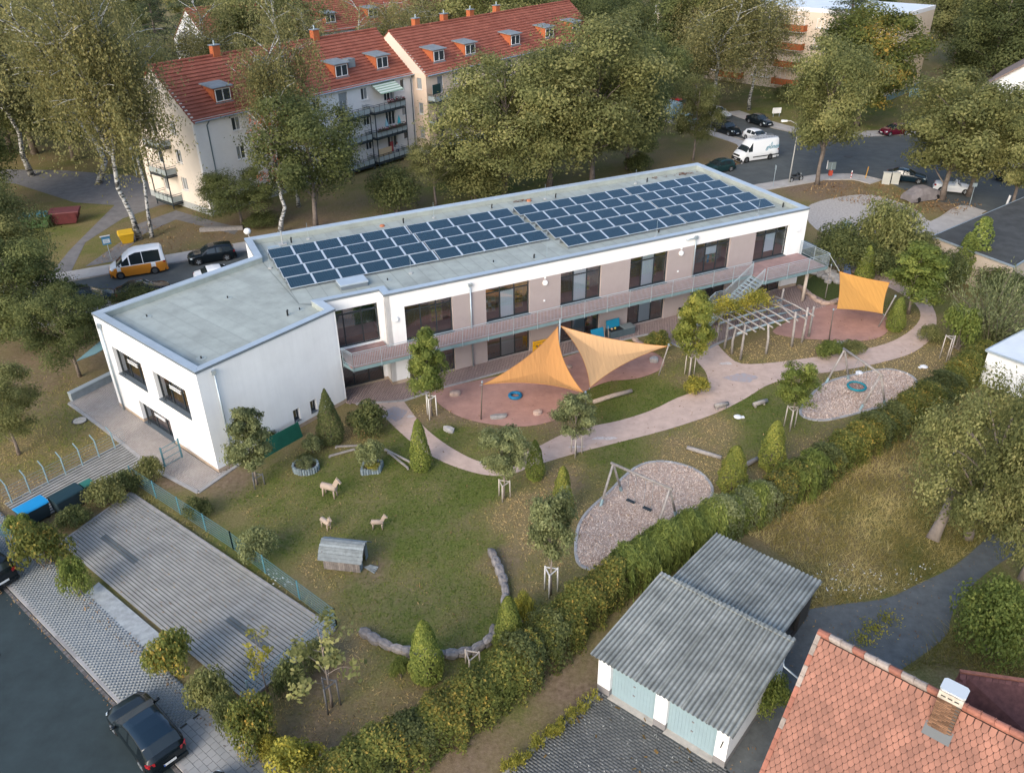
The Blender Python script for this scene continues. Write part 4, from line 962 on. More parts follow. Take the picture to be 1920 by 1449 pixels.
# second row
X2 = [5.05, 8.6, 13.2, 20.5, 24, 31.5, 35]
DX = [2.1, 16.5, 27.5]
op = [(x, x + 1.05, a, b) for x in X2 for a, b in ZW] + [(x, x + 1.15, b - 2.15, b) for x in DX for a, b in ZW]
wall('wall', (0, 0), (40, 0), -.1, ZE, op, [m_apri, m_plg], ply, T2)
wall('wall', (0, TD), (0, 0), -.1, ZE, [(TD - 1.65, TD - .8, a, b) for a, b in ZW], [m_apri, m_plg], ply, T2, e1=.35)
wall('wall', (40, 0), (40, TD), -.1, ZE, [], [m_apri, m_plg], ply, T2, e0=.35); wall('wall', (40, TD), (0, TD), -.1, ZE, [], [m_apri, m_plg], ply, T2, e0=.35, e1=.35)
gable(T2, .004, 0, TD, ZE, ZR - .1, mat('pale verge render', (.72, .60, .50), .9), -1); gable(T2, 39.99, 0, TD, ZE, ZR - .1, m_apri, 1)
pitched(T2, 0, 40, 0, TD, ZE, ZR - .1, verge=.05)
for x in X2:
 for a, b in ZW: far_window(T2, (0, 0), (40, 0), x, x + 1.05, a, b)
for a, b in ZW:
 for x in DX: far_window(T2, (0, 0), (40, 0), x, x + 1.15, b - 2.15, b, (), sill=False)
 far_window(T2, (0, TD), (0, 0), TD - 1.65, TD - .8, a, b, (), shut=1 if a < 3 else (.95 if a > 8 else 0), curtain=True)
for z in (.6, 3.65, 6.7):
 for x0, x1 in ((.2, 4.0), (14.6, 18.6), (25.6, 29.6)): balcony(T2, x0, x1, 0, 1.35, z, 4, zp=0 if z < 1 else z - 3.05)
for x in (2.8, 9.0, 18.8, 27, 34): dormer(T2, x, x + 2.2, 1.2, 11.1, 12.5, ZE, ZR - .1, 0, TD / 2)
for x in (5.5, 11.0, 16.5, 22.3): chimney(T2, x, 6.6, 14.0, 15.7)
MB().tube([(0, -.42, ZE - .18), (40, -.42, ZE - .18)], .09, 8).build('gutter', m_alu, T2)
# row behind
T3 = empty('tenement_house', (-45.5, 136.5, 0), R(45), 'white walled tenement with red roof behind the front rows', 'building')
wall('wall', (0, 0), (60, 0), -.1, ZE, [(3 + 4 * i, 4.1 + 4 * i, a, b) for i in range(14) for a, b in ZW], [m_white, m_plg], ply, T3)
wall('wall', (0, TD), (0, 0), -.1, ZE, [], [m_white, m_plg], ply, T3, e1=.35); gable(T3, .004, 0, TD, ZE, ZR, m_white, -1); pitched(T3, 0, 60, 0, TD, ZE, ZR)
for i in range(14):
 for a, b in ZW: far_window(T3, (0, 0), (60, 0), 3 + 4 * i, 4.1 + 4 * i, a, b, (.5,))
for x in (4, 13, 22, 31): dormer(T3, x, x + 2.2, 1.2, 11.1, 12.5, ZE, ZR, 0, TD / 2)
for i in range(4): balcony(T3, 17 + 8 * i, 20 + 8 * i, 0, 1.3, 6.7, 3, zp=0)
# things on the tenement balconies
def tpt(T, x, y, z): return T.matrix_basis @ Vector((x, y, z))
for T in (T1, T2, T3): T.matrix_basis = Matrix.Translation(T.location) @ Matrix.Rotation(T.rotation_euler.z, 4, 'Z')
def parasol(loc, lab, m):
 o = empty('folded_parasol', loc, 0, lab, 'parasol'); MB().tube([(0, 0, 0), (0, 0, 2.1)], .025, 6).build('pole', m_galv, o); MB().lathe([(.05, 0), (.24, .1), (.20, .4), (.10, .8), (.03, 1.05)], (0, 0, .95), 9).build('canopy', m, o)
parasol(tpt(T1, 26.0, -.9, 3.6), 'folded pale blue parasol at the left of the middle balcony', mat('pale blue cloth', (.25, .45, .55), .8))
parasol(tpt(T1, 28.2, -.9, 3.6), 'folded turquoise parasol at the right of the middle balcony', mat('turquoise cloth', (.06, .42, .50), .8))
aw = empty('awning', tpt(T1, 24.6, 0, 9.9), TA, 'green and white striped awning over the top balcony', 'awning')
m_awg = mat('awning green', (.24, .34, .24), .8); m_aww = mat('awning white', (.62, .66, .58), .8)
for i in range(10):
 t0, t1 = i / 10, (i + 1) / 10; f = lambda t: (-1.9 * t - .05, -1.0 * t)
 (ya, za), (yb, zb) = f(t0), f(t1); MB().hexa([(0, ya, za - .02), (3.9, ya, za - .02), (3.9, yb, zb - .02), (0, yb, zb - .02)], [(0, ya, za), (3.9, ya, za), (3.9, yb, zb), (0, yb, zb)]).build('stripe', m_awg if i % 2 else m_aww, aw)
MB().tube([(0, -.03, .02), (3.9, -.03, .02)], .07, 8).build('roller', m_white, aw); 
for x in (.3, 3.6): MB().tube([(x, 0, -.5), (x, -1.9, -1.05)], .025, 6).build('arm', m_galv, aw)
def flowers(T, x0, x1, y, z, lab, cols, seed):
 o = empty('flower_box', tpt(T, x0, y, z), TA, lab, 'flower box'); MB().box(0, -.1, 0, x1 - x0, .1, .18).build('box', mat('dark planter', (.06, .05, .045), .8), o)
 r = random.Random(seed); mb = MB()
 for i in range(90):
  x, yy, zz, s = r.uniform(0, x1 - x0), r.gauss(0, .12), .16 + abs(r.gauss(0, .13)), r.uniform(.05, .12); t = r.uniform(0, 3)
  mb.face([(x + s * math.cos(t + k * 1.57), yy + s * math.sin(t + k * 1.57), zz + (k % 2) * s) for k in range(4)], r.randrange(len(cols)))
 mb.build('blossoms', cols, o)
fr_, fg_, fd_ = mat('red blossom', (.30, .035, .05), .8), mat('leaf green', (.06, .085, .03), .8), mat('dark red leaf', (.10, .02, .03), .8)
flowers(T1, 26.0, 28.9, -1.55, 7.5, 'red geraniums along the top balcony rail under the awning', [fr_, fd_, fg_], 1)
flowers(T1, 23.8, 28.8, -1.55, 4.4, 'mixed flowers along the middle balcony rail', [fr_, fg_, fg_, fd_], 2)
flowers(T2, .4, 2.4, -1.4, 4.5, 'green and pink flower box on the apricot house balcony', [fg_, mat('pink blossom', (.4, .16, .16), .8), fg_], 3)
ds = empty('satellite_dish', tpt(T2, 3.7, -1.5, 1.7), TA, 'white satellite dish on the lowest balcony of the apricot house', 'satellite dish')
MB().tube([(0, 0, -.6), (0, 0, .1)], .03, 6).build('mast', m_galv, ds)
dm = MB(); 
for k in range(16):
 a0, a1 = k / 16 * 6.283, (k + 1) / 16 * 6.283; dm.face([(-.1, .05, .25), (.42 * math.cos(a0) - .15, -.12, .25 + .5 * math.sin(a0)), (.42 * math.cos(a1) - .15, -.12, .25 + .5 * math.sin(a1))])
dm.build('reflector', mat('dish white', (.7, .72, .74), .4), ds); MB().tube([(0, 0, 0), (-.3, -.5, .1)], .02, 5).build('feed_arm', m_galv, ds)
wp = empty('privacy_screen', tpt(T1, 23.7, -1.42, .6), TA, 'tan cloth screen on the lowest balcony of the off white house', 'screen'); MB().box(0, -.02, .2, 2.3, .0, 1.7).build('cloth', mat('tan cloth', (.52, .40, .26), .9), wp); MB().bar((0, 0, 0), (0, 0, 1.72), .03, .03).build('post', m_galv, wp)
gs = empty('privacy_screen', tpt(T2, .3, -.8, 6.7), TA, 'dark green wind screen on the top balcony of the apricot house', 'screen'); MB().box(0, -.02, 1.0, 1.5, 0, 2.2).build('cloth', mat('dark green cloth', (.02, .05, .045), .9), gs); MB().bar((0, .02, 0), (0, .02, 2.2), .03, .03).build('post', m_galv, gs)
# a person on the lowest balcony
def person(loc, rz, lab, top, trousers, hair):
 V = [(0, 0, .92), (0, 0, 1.15), (0, 0, 1.40), (0, 0, 1.50), (0, .02, 1.62), (0, .02, 1.74), (-.19, 0, 1.40), (-.27, .02, 1.12), (-.22, .16, .92), (.19, 0, 1.40), (.27, .02, 1.12), (.20, .20, 1.0), (-.10, 0, .85), (-.11, .01, .48), (-.11, -.02, .08), (-.11, .12, .04), (.10, 0, .85), (.11, .03, .48), (.11, 0, .08), (.11, .14, .04)]
 Ed = [(0, 1), (1, 2), (2, 3), (3, 4), (4, 5), (2, 6), (6, 7), (7, 8), (2, 9), (9, 10), (10, 11), (0, 12), (12, 13), (13, 14), (14, 15), (0, 16), (16, 17), (17, 18), (18, 19)]
 rad = [.15, .14, .15, .06, .10, .085, .065, .05, .04, .065, .05, .04, .095, .065, .05, .04, .095, .065, .05, .04]
 me = bpy.data.meshes.new('person'); me.from_pydata(V, Ed, []); o = obj('person', me, None, loc, (0, 0, rz))
 m = o.modifiers.new('skin', 'SKIN'); sd = me.skin_vertices[0].data
 for i, r_ in enumerate(rad): sd[i].radius = (r_, r_ * .8)
 sd[0].use_root = True; o.modifiers.new('sub', 'SUBSURF').levels = 1; o.modifiers['sub'].render_levels = 1
 pm = bpy.data.materials.new('person clothes'); n, l = nodes(pm); b = n['Principled BSDF']; b.inputs['Roughness'].default_value = .9
 tc = n.new('ShaderNodeTexCoord'); sx = n.new('ShaderNodeSeparateXYZ'); l.new(tc.outputs['Object'], sx.inputs[0]); cr = n.new('ShaderNodeValToRGB'); cr.color_ramp.interpolation = 'CONSTANT'
 mp = n.new('ShaderNodeMath'); mp.operation = 'DIVIDE'; mp.inputs[1].default_value = 2.0; l.new(sx.outputs['Z'], mp.inputs[0]); l.new(mp.outputs[0], cr.inputs['Fac'])
 el = cr.color_ramp.elements; el.new(.3); el.new(.5); 
 for e, (p, c) in zip(el, ((0, (.03, .03, .03)), (.05, trousers), (.465, top), (.755, (.5, .32, .24)))): e.position = p; e.color = (*c, 1)
 l.new(cr.outputs[0], b.inputs['Base Color']); me.materials.append(pm)
 MB().lathe([(.06, 0), (.115, .05), (.11, .13), (.05, .17)], (0, -.01, 1.66), 10).build('hair', mat('dark hair', hair, .8), o, smooth=True)
 return tag(o, lab, 'person')
person(tpt(T1, 27.6, -.8, .55), TA + 2.6, 'person in a grey top standing on the lowest tenement balcony', (.36, .38, .40), (.05, .08, .14), (.03, .025, .02))
rt = empty('beach_towel', tpt(T1, 26.7, -.5, 1.2), TA, 'red towel hanging behind the person on the lowest balcony', 'towel'); MB().box(0, 0, 0, .5, .04, 1.3).build('cloth', mat('red towel', (.42, .08, .08), .9), rt)
# ================================================================ cream apartment block, top right
BL = empty('apartment_block', (60.2, 137.6, 0), R(47), 'cream apartment block with white flat roof and orange balconies', 'building')
m_block = mat('cream block render', (.72, .60, .47), .9, .03, .6); m_bor = mat('orange balcony front', (.42, .125, .045), .8, .1, 1)
MB().box(0, 0, -.1, 15.3, 44, 12.4).build('wall', m_block, BL); MB().box(-.02, -.02, 12.4, 15.32, 44.02, 13.0).build('parapet', m_white, BL); MB().box(.3, .3, 13.0, 15.0, 43.7, 13.02).build('roof', mat('pale roof sheet', (.62, .66, .68), .6, .08, .5), BL)
MB().box(-.01, -.25, 0, 15.31, -.0, .9).build('plinth', m_teal, BL)
MB().box(4, 6, 13.02, 6, 8, 14.2).build('roof_box', m_cap, BL)
for k, z in enumerate((.9, 3.75, 6.6, 9.45)):
 for i in range(4):
  y = 4 + i * 10.5; b = MB().box(-1.4, y, z - .1, 0, y + 4.4, z).build('balcony', m_white, BL); MB().box(-1.45, y - .02, z, -1.35, y + 4.42, z + 1.0).build('balcony_front', m_bor, b); MB().box(-1.35, y - .02, z, -.01, y + .06, z + 1.0).build('balcony_side', m_bor, b); MB().box(-1.35, y + 4.34, z, -.01, y + 4.42, z + 1.0).build('balcony_side', m_bor, b)
  far_window(BL, (0, 44), (0, 0), 44 - y - 3.6, 44 - y - .6, z + .05, z + 2.2, (.33, .66), sill=False)
  for yy in (y + 5.6, y + 7.6): far_window(BL, (0, 44), (0, 0), 44 - yy - 1.4, 44 - yy, z + .7, z + 2.1)
for o in [c for c in BL.children if c.name.startswith('window')]: o.location = (-.14, 0, 0)
# white house at the right edge
HR = empty('white_house', (57.3, 104, 0), R(-38), 'white gabled house at the right edge behind the trees', 'building')
wall('wall', (0, 0), (14, 0), 0, 9.0, [(8.2, 9.3, 6.6, 8.0), (3, 4.2, 6.4, 7.8), (3, 4.2, 3.2, 4.6), (8.2, 9.3, 3.2, 4.6)], [m_white], None, HR)
wall('wall', (0, 14), (0, 0), 0, 9.0, [], [m_white], None, HR, e1=.35)
MB().hexa([(0, 0, 9.0), (14, 0, 9.0), (7, 0, 14.2)], [(0, .35, 9.0), (14, .35, 9.0), (7, .35, 14.2)]).build('gable_wall', m_white, HR)
for sx, x0 in ((1, -.45), (-1, 14.45)):
 MB().hexa([(x0, -.5, 8.7), (7, -.5, 14.25), (7, 14, 14.25), (x0, 14, 8.7)], [(x0, -.5, 8.9), (7, -.5, 14.45), (7, 14, 14.45), (x0, 14, 8.9)]).build('roof_slope', mat('brown verge roof', (.22, .16, .13), .8, .15, 2), HR)
for a in ((8.2, 9.3, 6.6, 8.0), (3, 4.2, 6.4, 7.8), (3, 4.2, 3.2, 4.6), (8.2, 9.3, 3.2, 4.6)): far_window(HR, (0, 0), (14, 0), *a)
# flat roofed low building, right
def flat_building(name, lab, base, zt, roofm, wallm, edgem, over=.12, gut=None):
 c = sum((Vector(p) for p in base), Vector()) / len(base); o = empty(name, (c.x, c.y, 0), 0, lab, 'building'); P = [(p[0] - c.x, p[1] - c.y) for p in base]
 if sum(P[i][0] * P[(i + 1) % len(P)][1] - P[(i + 1) % len(P)][0] * P[i][1] for i in range(len(P))) < 0: P = P[::-1]
 for i in range(len(P)): wall('wall', P[i], P[(i + 1) % len(P)], -.05, zt - .12, [], [wallm], None, o, th=.2, e1=.2)
 Q = offset_poly(P, -over); MB().prism(Q, zt - .118, zt).build('roof', roofm, o)
 for i in range(len(Q)):
  a, b = Q[i], Q[(i + 1) % len(Q)]; MB().bar((a[0], a[1], zt - .05), (b[0], b[1], zt - .05), .10, .14).build('roof_edge', edgem, o)
 return o
m_bit = mat('dark bitumen roof', (.058, .060, .058), .95, .3, .9, bump=.2, bscale=12)
fb = flat_building('garage_row', 'low building with dark bitumen flat roof beside the gravel lot', [at(1752, 443, 3), at(1901, 498, 3), at(2060, 400, 3), at(1935, 365, 3)], 3.0, m_bit, mat('beige wall', (.45, .38, .31), .9, .05, 1), m_alu)
wb = flat_building('white_garage', 'white flat roofed outbuilding behind the hedge at right', [at(1854, 656, 2.6), at(1990, 704, 2.6), at(2080, 640, 2.6), at(1938, 612, 2.6)], 2.6, mat('white sheet roof', (.66, .70, .72), .6, .06, 1), m_white, m_cap)
for a, b in ((1890, 673), (1898, 676)):
 pass
# ================================================================ double garage with corrugated roof, and the shed behind it
def mat_corr():
 m = mat('weathered fibre cement', (.24, .27, .275), .95, 0, 1, col2=None)
 n, l = nodes(m); b = n['Principled BSDF']; tc = n.new('ShaderNodeTexCoord'); ge = n.new('ShaderNodeNewGeometry')
 z = n.new('ShaderNodeTexNoise'); z.inputs['Scale'].default_value = .9; z.inputs['Detail'].default_value = 10; z.inputs['Roughness'].default_value = .75; l.new(ge.outputs['Position'], z.inputs['Vector'])
 cr = n.new('ShaderNodeValToRGB'); el = cr.color_ramp.elements; el.new(.5)
 for e, (p, c) in zip(el, ((.28, (.15, .162, .152)), (.5, (.28, .298, .278)), (.74, (.46, .475, .44)))): e.position = p; e.color = (*c, 1)
 l.new(z.outputs['Fac'], cr.inputs['Fac'])
 v = n.new('ShaderNodeTexNoise'); v.inputs['Scale'].default_value = 7; v.inputs['Detail'].default_value = 6; v.inputs['Roughness'].default_value = .8; l.new(ge.outputs['Position'], v.inputs['Vector'])
 c2 = n.new('ShaderNodeValToRGB'); c2.color_ramp.elements[0].position = .60; c2.color_ramp.elements[1].position = .72; l.new(v.outputs['Fac'], c2.inputs['Fac'])
 mx = n.new('ShaderNodeMix'); mx.data_type = 'RGBA'; l.new(c2.outputs['Color'], mx.inputs['Factor']); l.new(cr.outputs[0], mx.inputs['A']); mx.inputs['B'].default_value = (.42, .46, .44, 1)
 sx = n.new('ShaderNodeSeparateXYZ'); l.new(tc.outputs['Object'], sx.inputs[0]); k1 = n.new('ShaderNodeMath'); k1.operation = 'MULTIPLY'; k1.inputs[1].default_value = 6.2832 / .2; l.new(sx.outputs['X'], k1.inputs[0]); k2 = n.new('ShaderNodeMath'); k2.operation = 'COSINE'; l.new(k1.outputs[0], k2.inputs[0])
 k3 = n.new('ShaderNodeMapRange'); k3.inputs['From Min'].default_value = -1; k3.inputs['From Max'].default_value = .4; k3.inputs['To Min'].default_value = .42; l.new(k2.outputs[0], k3.inputs['Value'])  # valleys coloured darker: groove shade painted in, along with settled dirt
 mm = n.new('ShaderNodeMix'); mm.data_type = 'RGBA'; mm.blend_type = 'MULTIPLY'; mm.inputs['Factor'].default_value = 1; l.new(mx.outputs['Result'], mm.inputs['A']); l.new(k3.outputs[0], mm.inputs['B'])
 l.new(mm.outputs['Result'], b.inputs['Base Color']); return m
m_corr = mat_corr()
GA = math.atan2(-3.94, 4.76); GP = Vector((3.52, 24.32, 0))
GR = empty('double_garage', GP, GA, 'white double garage with blue doors and grey corrugated roof', 'garage')
GW, GDp = 6.05, 5.3
m_gbase = mat('grey garage plinth', (.22, .21, .21), .9, .1, 3)
gp = lambda s, z: [.42] if s is None else (1 if z < .42 else 0)
DO = [(.62, 2.80, .02, 2.02), (3.36, 5.54, .02, 2.02)]
wall('wall', (0, 0), (GW, 0), -.05, 2.24, DO, [m_white, m_gbase], gp, GR, th=.3)
wall('wall', (GW, 0), (GW, GDp), -.05, 2.34, [], [m_white, m_gbase], gp, GR, th=.25, e0=.3); wall('wall', (GW, GDp), (0, GDp), -.05, 2.5, [], [m_white, m_gbase], gp, GR, th=.25, e0=.25); wall('wall', (0, GDp), (0, 0), -.05, 2.34, [], [m_white, m_gbase], gp, GR, th=.25, e0=.25, e1=.3)
m_gd = mat('pale blue garage door', (.25, .34, .375), .6, .05, 2)
for s0, s1, z0, z1 in DO:
 d = MB(); k = 14; w = (s1 - s0) / k
 for i in range(k): d.box(s0 + i * w + .012, .19, z0, s0 + (i + 1) * w - .012, .222, z1); d.box(s0 + i * w - .012, .2, z0, s0 + i * w + .012, .214, z1)
 dd = d.build('garage_door', m_gd, GR)
 for z in (1.3, .75): MB().box((s0 + s1) / 2 - .05, .16, z, (s0 + s1) / 2 + .05, .19, z + .05).build('handle', m_gbase, dd)
 MB().box(s0 - .02, -.12, -.02, s1 + .02, .2, .05).build('threshold', mat('pale concrete', (.46, .42, .37), .9, .15, 4), GR)
 MB().box(s0, .05, z1 - .002, s1, .25, z1 + .06).build('lintel_trim', m_whitef, GR)
MB().bar((GW - .26, -.05, 1.15), (GW - .20, -.05, 1.55), .04, .04).build('wall_hook', m_dark, GR)
def corr_sheet(w, L, pitch=.20, amp=.036):
 n = int(round(w / pitch)) * 6; xs = np.linspace(0, w, n + 1); mb = MB()
 top = [(x, amp * math.cos(x / pitch * 6.283)) for x in xs]
 for i in range(n):
  (a, za), (b, zb) = top[i], top[i + 1]
  mb.face([(a, 0, za), (b, 0, zb), (b, L, zb), (a, L, za)]); mb.face([(a, 0, za - .012), (b, 0, zb - .012), (b, 0, zb), (a, 0, za)])
 return mb.mesh('roof_sheet', m_corr, smooth=False)
def corr_roof(root, x0, y0, w, L, z0, z1, nx, ny, lap=.15):
 sw = w / nx; sl = L / ny; tilt = math.atan2(z1 - z0, L); me = corr_sheet(sw + .04, sl + lap); r = random.Random(nx * 7 + ny)
 for j in range(ny):
  for i in range(nx):
   o = obj('roof_sheet', me, root, (x0 + i * sw, y0 + j * sl * math.cos(tilt), z0 + (z1 - z0) * j / ny + (ny - j) * 0 + j * .014 * 0 + (.016 if i % 2 else 0) + (.0 if j == 0 else -.0) + (ny - 1 - j) * .018), (tilt - .004, 0, r.gauss(0, .003)))
corr_roof(GR, -.25, -.32, 6.5, 5.7, 2.36, 2.72, 6, 2)
MB().bar((-.2, GDp + .06, 2.74), (GW + .2, GDp + .06, 2.74), .2, .05).build('ridge_flashing', m_corr, GR)
for i in range(36): pass
MB().tube([(GW + .12, GDp - .9, 2.55), (GW + .3, GDp - 1.1, 2.3), (GW + 1.55, GDp - 1.15, 1.9)], .045, 7).build('drain_pipe', m_alu, GR, smooth=True)
SA = math.atan2(-3.47, 4.15); SP = Vector((7.35, 28.72, 0))
SH = empty('corrugated_shed', SP, SA, 'lower grey corrugated shed behind the double garage', 'shed')
wall('wall', (.1, .1), (5.3, .1), -.05, 2.1, [], [m_gbase], None, SH, th=.15); wall('wall', (5.3, .1), (5.3, 4.0), -.05, 1.95, [(1.2, 2.6, .1, 1.9)], [mat('dark boards', (.06, .055, .05), .9)], None, SH, th=.15); wall('wall', (5.3, 4.0), (.1, 4.0), -.05, 1.85, [], [m_gbase], None, SH, th=.15); wall('wall', (.1, 4.0), (.1, .1), -.05, 1.95, [], [m_gbase], None, SH, th=.15)
corr_roof(SH, 0, -.05, 5.45, 4.4, 2.3, 2.06, 5, 2)
wb_ = empty('rain_barrel', SP + Vector((math.cos(SA) * 1.9 - math.sin(SA) * 5.0, math.sin(SA) * 1.9 + math.cos(SA) * 5.0, 0)), 0, 'dark green rain barrel behind the corrugated shed', 'barrel')
MB().lathe([(.34, 0), (.38, .5), (.36, 1.0), (.38, 1.05)], (0, 0, 0), 16).build('body', mat('dark green plastic', (.012, .035, .04), .5), wb_, smooth=True); MB().lathe([(.39, 1.05), (.37, 1.10), (.1, 1.13)], (0, 0, .002), 16).build('lid', mat('dark lid', (.015, .03, .035), .5), wb_)
MB().tube([(-.55, -.5, 1.75), (-.1, -.15, 1.35)], .05, 7).build('inlet_pipe', m_alu, wb_)
# ================================================================ tiled house, bottom right corner
HA = R(-41.5); HZ = 7.5; H0 = at(1537, 1184, HZ)
hd = Vector((math.cos(HA), math.sin(HA), 0)); hn = Vector((math.sin(HA), -math.cos(HA), 0))   # hn: down the near slope
HS = R(57)
HO = empty('tiled_house', (H0.x, H0.y, 0), HA, 'house corner with pink hexagonal roof tiles and brick chimney', 'building')
SL = 6.6; hy = -SL * math.cos(HS); hz = HZ - SL * math.sin(HS)
MB().hexa([(0, 0, HZ - .12), (11, 0, HZ - .12), (11, hy, hz - .12), (0, hy, hz - .12)], [(0, 0, HZ - .05), (11, 0, HZ - .05), (11, hy, hz - .05), (0, hy, hz - .05)]).build('roof', mat('roof battens', (.05, .03, .026), .9), HO)
wall('wall', (.35, hy + .4), (11, hy + .4), 0, hz + .1, [], [m_offw], None, HO); wall('wall', (.35, -hy), (.35, hy + .4), 0, hz + .1, [], [m_offw], None, HO)
MB().hexa([(.35, hy + .4, hz), (.35, -hy - .4, hz), (.35, 0, HZ - .3)], [(.6, hy + .4, hz), (.6, -hy - .4, hz), (.6, 0, HZ - .3)]).build('gable_wall', m_offw, HO)
MB().hexa([(0, 0, HZ - .1), (11, 0, HZ - .1), (11, -hy, hz - .1), (0, -hy, hz - .1)], [(0, 0, HZ), (11, 0, HZ), (11, -hy, hz), (0, -hy, hz)]).build('far_roof_slope', mat('dark red roof', (.10, .045, .042), .9, .3, 5), HO)
m_hex = mat_stone('pink hexagonal tiles', (.16, .085, .066), (.40, .195, .140), .9)
m_hexe = mat('tile edge with painted shade', (.115, .060, .048), .95, .3, 3)  # dark rim puts the shade line under each tile lip into the colour
def hexmesh(w, h):
 """tile with clipped lower corners, lying in the slope: x along the ridge, y down the slope"""
 p = [(-w / 2, 0), (-w / 2, h * .60), (-w * .40, h * .82), (-w * .22, h), (w * .22, h), (w * .40, h * .82), (w / 2, h * .60), (w / 2, 0)]
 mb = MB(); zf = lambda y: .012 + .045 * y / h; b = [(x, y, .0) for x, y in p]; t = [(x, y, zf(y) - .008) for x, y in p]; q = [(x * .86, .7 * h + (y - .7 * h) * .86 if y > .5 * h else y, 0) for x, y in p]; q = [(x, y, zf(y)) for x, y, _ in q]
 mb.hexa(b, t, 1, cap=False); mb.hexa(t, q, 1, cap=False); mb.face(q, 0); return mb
HW, HRow, HL = .225, .186, .30
tiles = []
k = 0; y = .18
while y < SL - .2:
 x = (HW / 2 if k % 2 == 0 else HW); 
 while x < 10.9: tiles.append((x, y)); x += HW
 y += HRow; k += 1
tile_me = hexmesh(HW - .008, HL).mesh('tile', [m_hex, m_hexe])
slope_m = Matrix(((1, 0, 0), (0, -math.cos(HS), math.sin(HS)), (0, -math.sin(HS), -math.cos(HS))))   # local (x, down, out) handled below
def slope_pt(x, y, o): return Vector((x, -y * math.cos(HS) - o * math.sin(HS), HZ - y * math.sin(HS) + o * math.cos(HS)))
# rotation taking tile axes (x, y down slope, z outward) to house axes
ex_, ey_ = Vector((1, 0, 0)), Vector((0, -math.cos(HS), -math.sin(HS))); ez_ = Vector((0, -math.sin(HS), math.cos(HS)))
flipx = -1.0
rotm = Matrix((( -1, 0, 0), (0, ey_.y, ez_.y), (0, ey_.z, ez_.z)))
rot_e = rotm.to_euler()
vis = lambda t: t[0] < 8.5 and t[1] < 5.4
tiles.sort(key=lambda t: (t[0] - 2.6) ** 2 + (t[1] - 2.0) ** 2)
rr_ = random.Random(5); rest = MB()
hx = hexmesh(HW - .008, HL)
for i, (x, y) in enumerate(tiles):
 lift = .004 + rr_.uniform(0, .01)
 if i < 300:
  o = obj('tile', tile_me, HO, slope_pt(x, y, lift - .05 + .05)); o.rotation_euler = rot_e; o.rotation_euler.rotate_axis('Z', rr_.gauss(0, .012))
 else:
  base = len(rest.v); P = slope_pt(x, y, lift)
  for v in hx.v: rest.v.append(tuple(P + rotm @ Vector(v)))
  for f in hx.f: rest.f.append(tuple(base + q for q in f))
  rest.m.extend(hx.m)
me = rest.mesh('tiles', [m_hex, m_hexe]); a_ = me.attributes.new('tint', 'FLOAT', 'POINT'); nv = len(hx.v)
tv = np.repeat(np.random.default_rng(4).random(len(me.vertices) // nv), nv); a_.data.foreach_set('value', tv.astype(np.float32))
o = obj('more_tiles', me, HO); o['kind'] = 'stuff'
m_rid = mat_rand('ridge tile clay', (.30, .125, .088), .85, .2, .25, 5)
m_lich = mat_rand('ridge tile with lichen', (.29, .245, .215), .9, .2, .25, 7)
rme = [MB().tube([(0, 0, 0), (.40, 0, 0), (.44, 0, .02)], [.13, .14, .15], 10).mesh('ridge_tile', m) for m in (m_rid, m_lich)]
for i in range(27): obj('ridge_tile', rme[1 if (i in (1, 2, 3, 4, 5, 6, 7, 8, 9, 10, 16, 17, 18) and i % 3) else 0], HO, (i * .41 - .05, 0, HZ - .02 + (i % 2) * .006))
vm = MB().bar((0, 0, 0), (0, .40, 0), .16, .06).mesh('verge_tile', m_lich)
vm2 = MB().bar((0, 0, 0), (0, .40, 0), .16, .06).mesh('verge_tile', m_rid)
for i in range(16):
 p = slope_pt(.02, .05 + i * .41, .05); o = obj('verge_tile', vm if i in (0, 1, 3, 4, 8) else vm2, HO, p); o.rotation_euler = rot_e
# chimney, brick by brick
m_brick = mat_rand('chimney brick', (.175, .098, .060), .9, .4, .3, 9)
m_mort = mat('mortar', (.10, .085, .075), .95)
chx, chy, cw, cd = 4.40, -.40, .70, .50
ch = MB().box(chx - cw / 2 + .015, chy - cd / 2 + .015, HZ - 1.6, chx + cw / 2 - .015, chy + cd / 2 - .015, HZ + .7).build('chimney', m_mort, HO)
bl = MB().box(-.11, -.055, 0, .11, .055, .062).mesh('brick', m_brick)
z = HZ - .95; k = 0
while z < HZ + .47:
 for (ax, ay, bx, by) in ((chx - cw / 2, chy - cd / 2, chx + cw / 2, chy - cd / 2), (chx + cw / 2, chy - cd / 2, chx + cw / 2, chy + cd / 2), (chx - cw / 2, chy + cd / 2, chx - cw / 2, chy - cd / 2)):
  a = Vector((ax, ay, 0)); b = Vector((bx, by, 0)); L = (b - a).length; n = int(L / .23); d = (b - a).normalized(); ang = math.atan2(d.y, d.x)
  nrm = Vector((-d.y, d.x, 0)) * .055
  for i in range(n + 1):
   s = .115 + i * .23 - (.115 if k % 2 else 0)
   if .03 < s < L - .03: q = a + d * s + nrm; obj('brick', bl, ch, (q.x, q.y, z), (0, 0, ang), (min(1, (min(s, L - s)) / .11), 1, 1))
 z += .072; k += 1
MB().box(chx - cw / 2 - .012, chy - cd / 2 - .012, HZ + .50, chx + cw / 2 + .012, chy + cd / 2 + .012, HZ + .80).build('rendered_head', mat('stained render', (.52, .47, .40), .9, .3, 4), ch)
for i in range(3): MB().box(chx - .28 + i * .2, chy - cd / 2 - .016, HZ + .62, chx - .14 + i * .2, chy - cd / 2 - .011, HZ + .67).build('vent_slot', m_dark, ch)
cp = MB(); Pq = [(chx - .38, chy - .2), (chx - .3, chy - .28), (chx + .3, chy - .28), (chx + .38, chy - .2), (chx + .38, chy + .2), (chx + .3, chy + .28), (chx - .3, chy + .28), (chx - .38, chy + .2)]
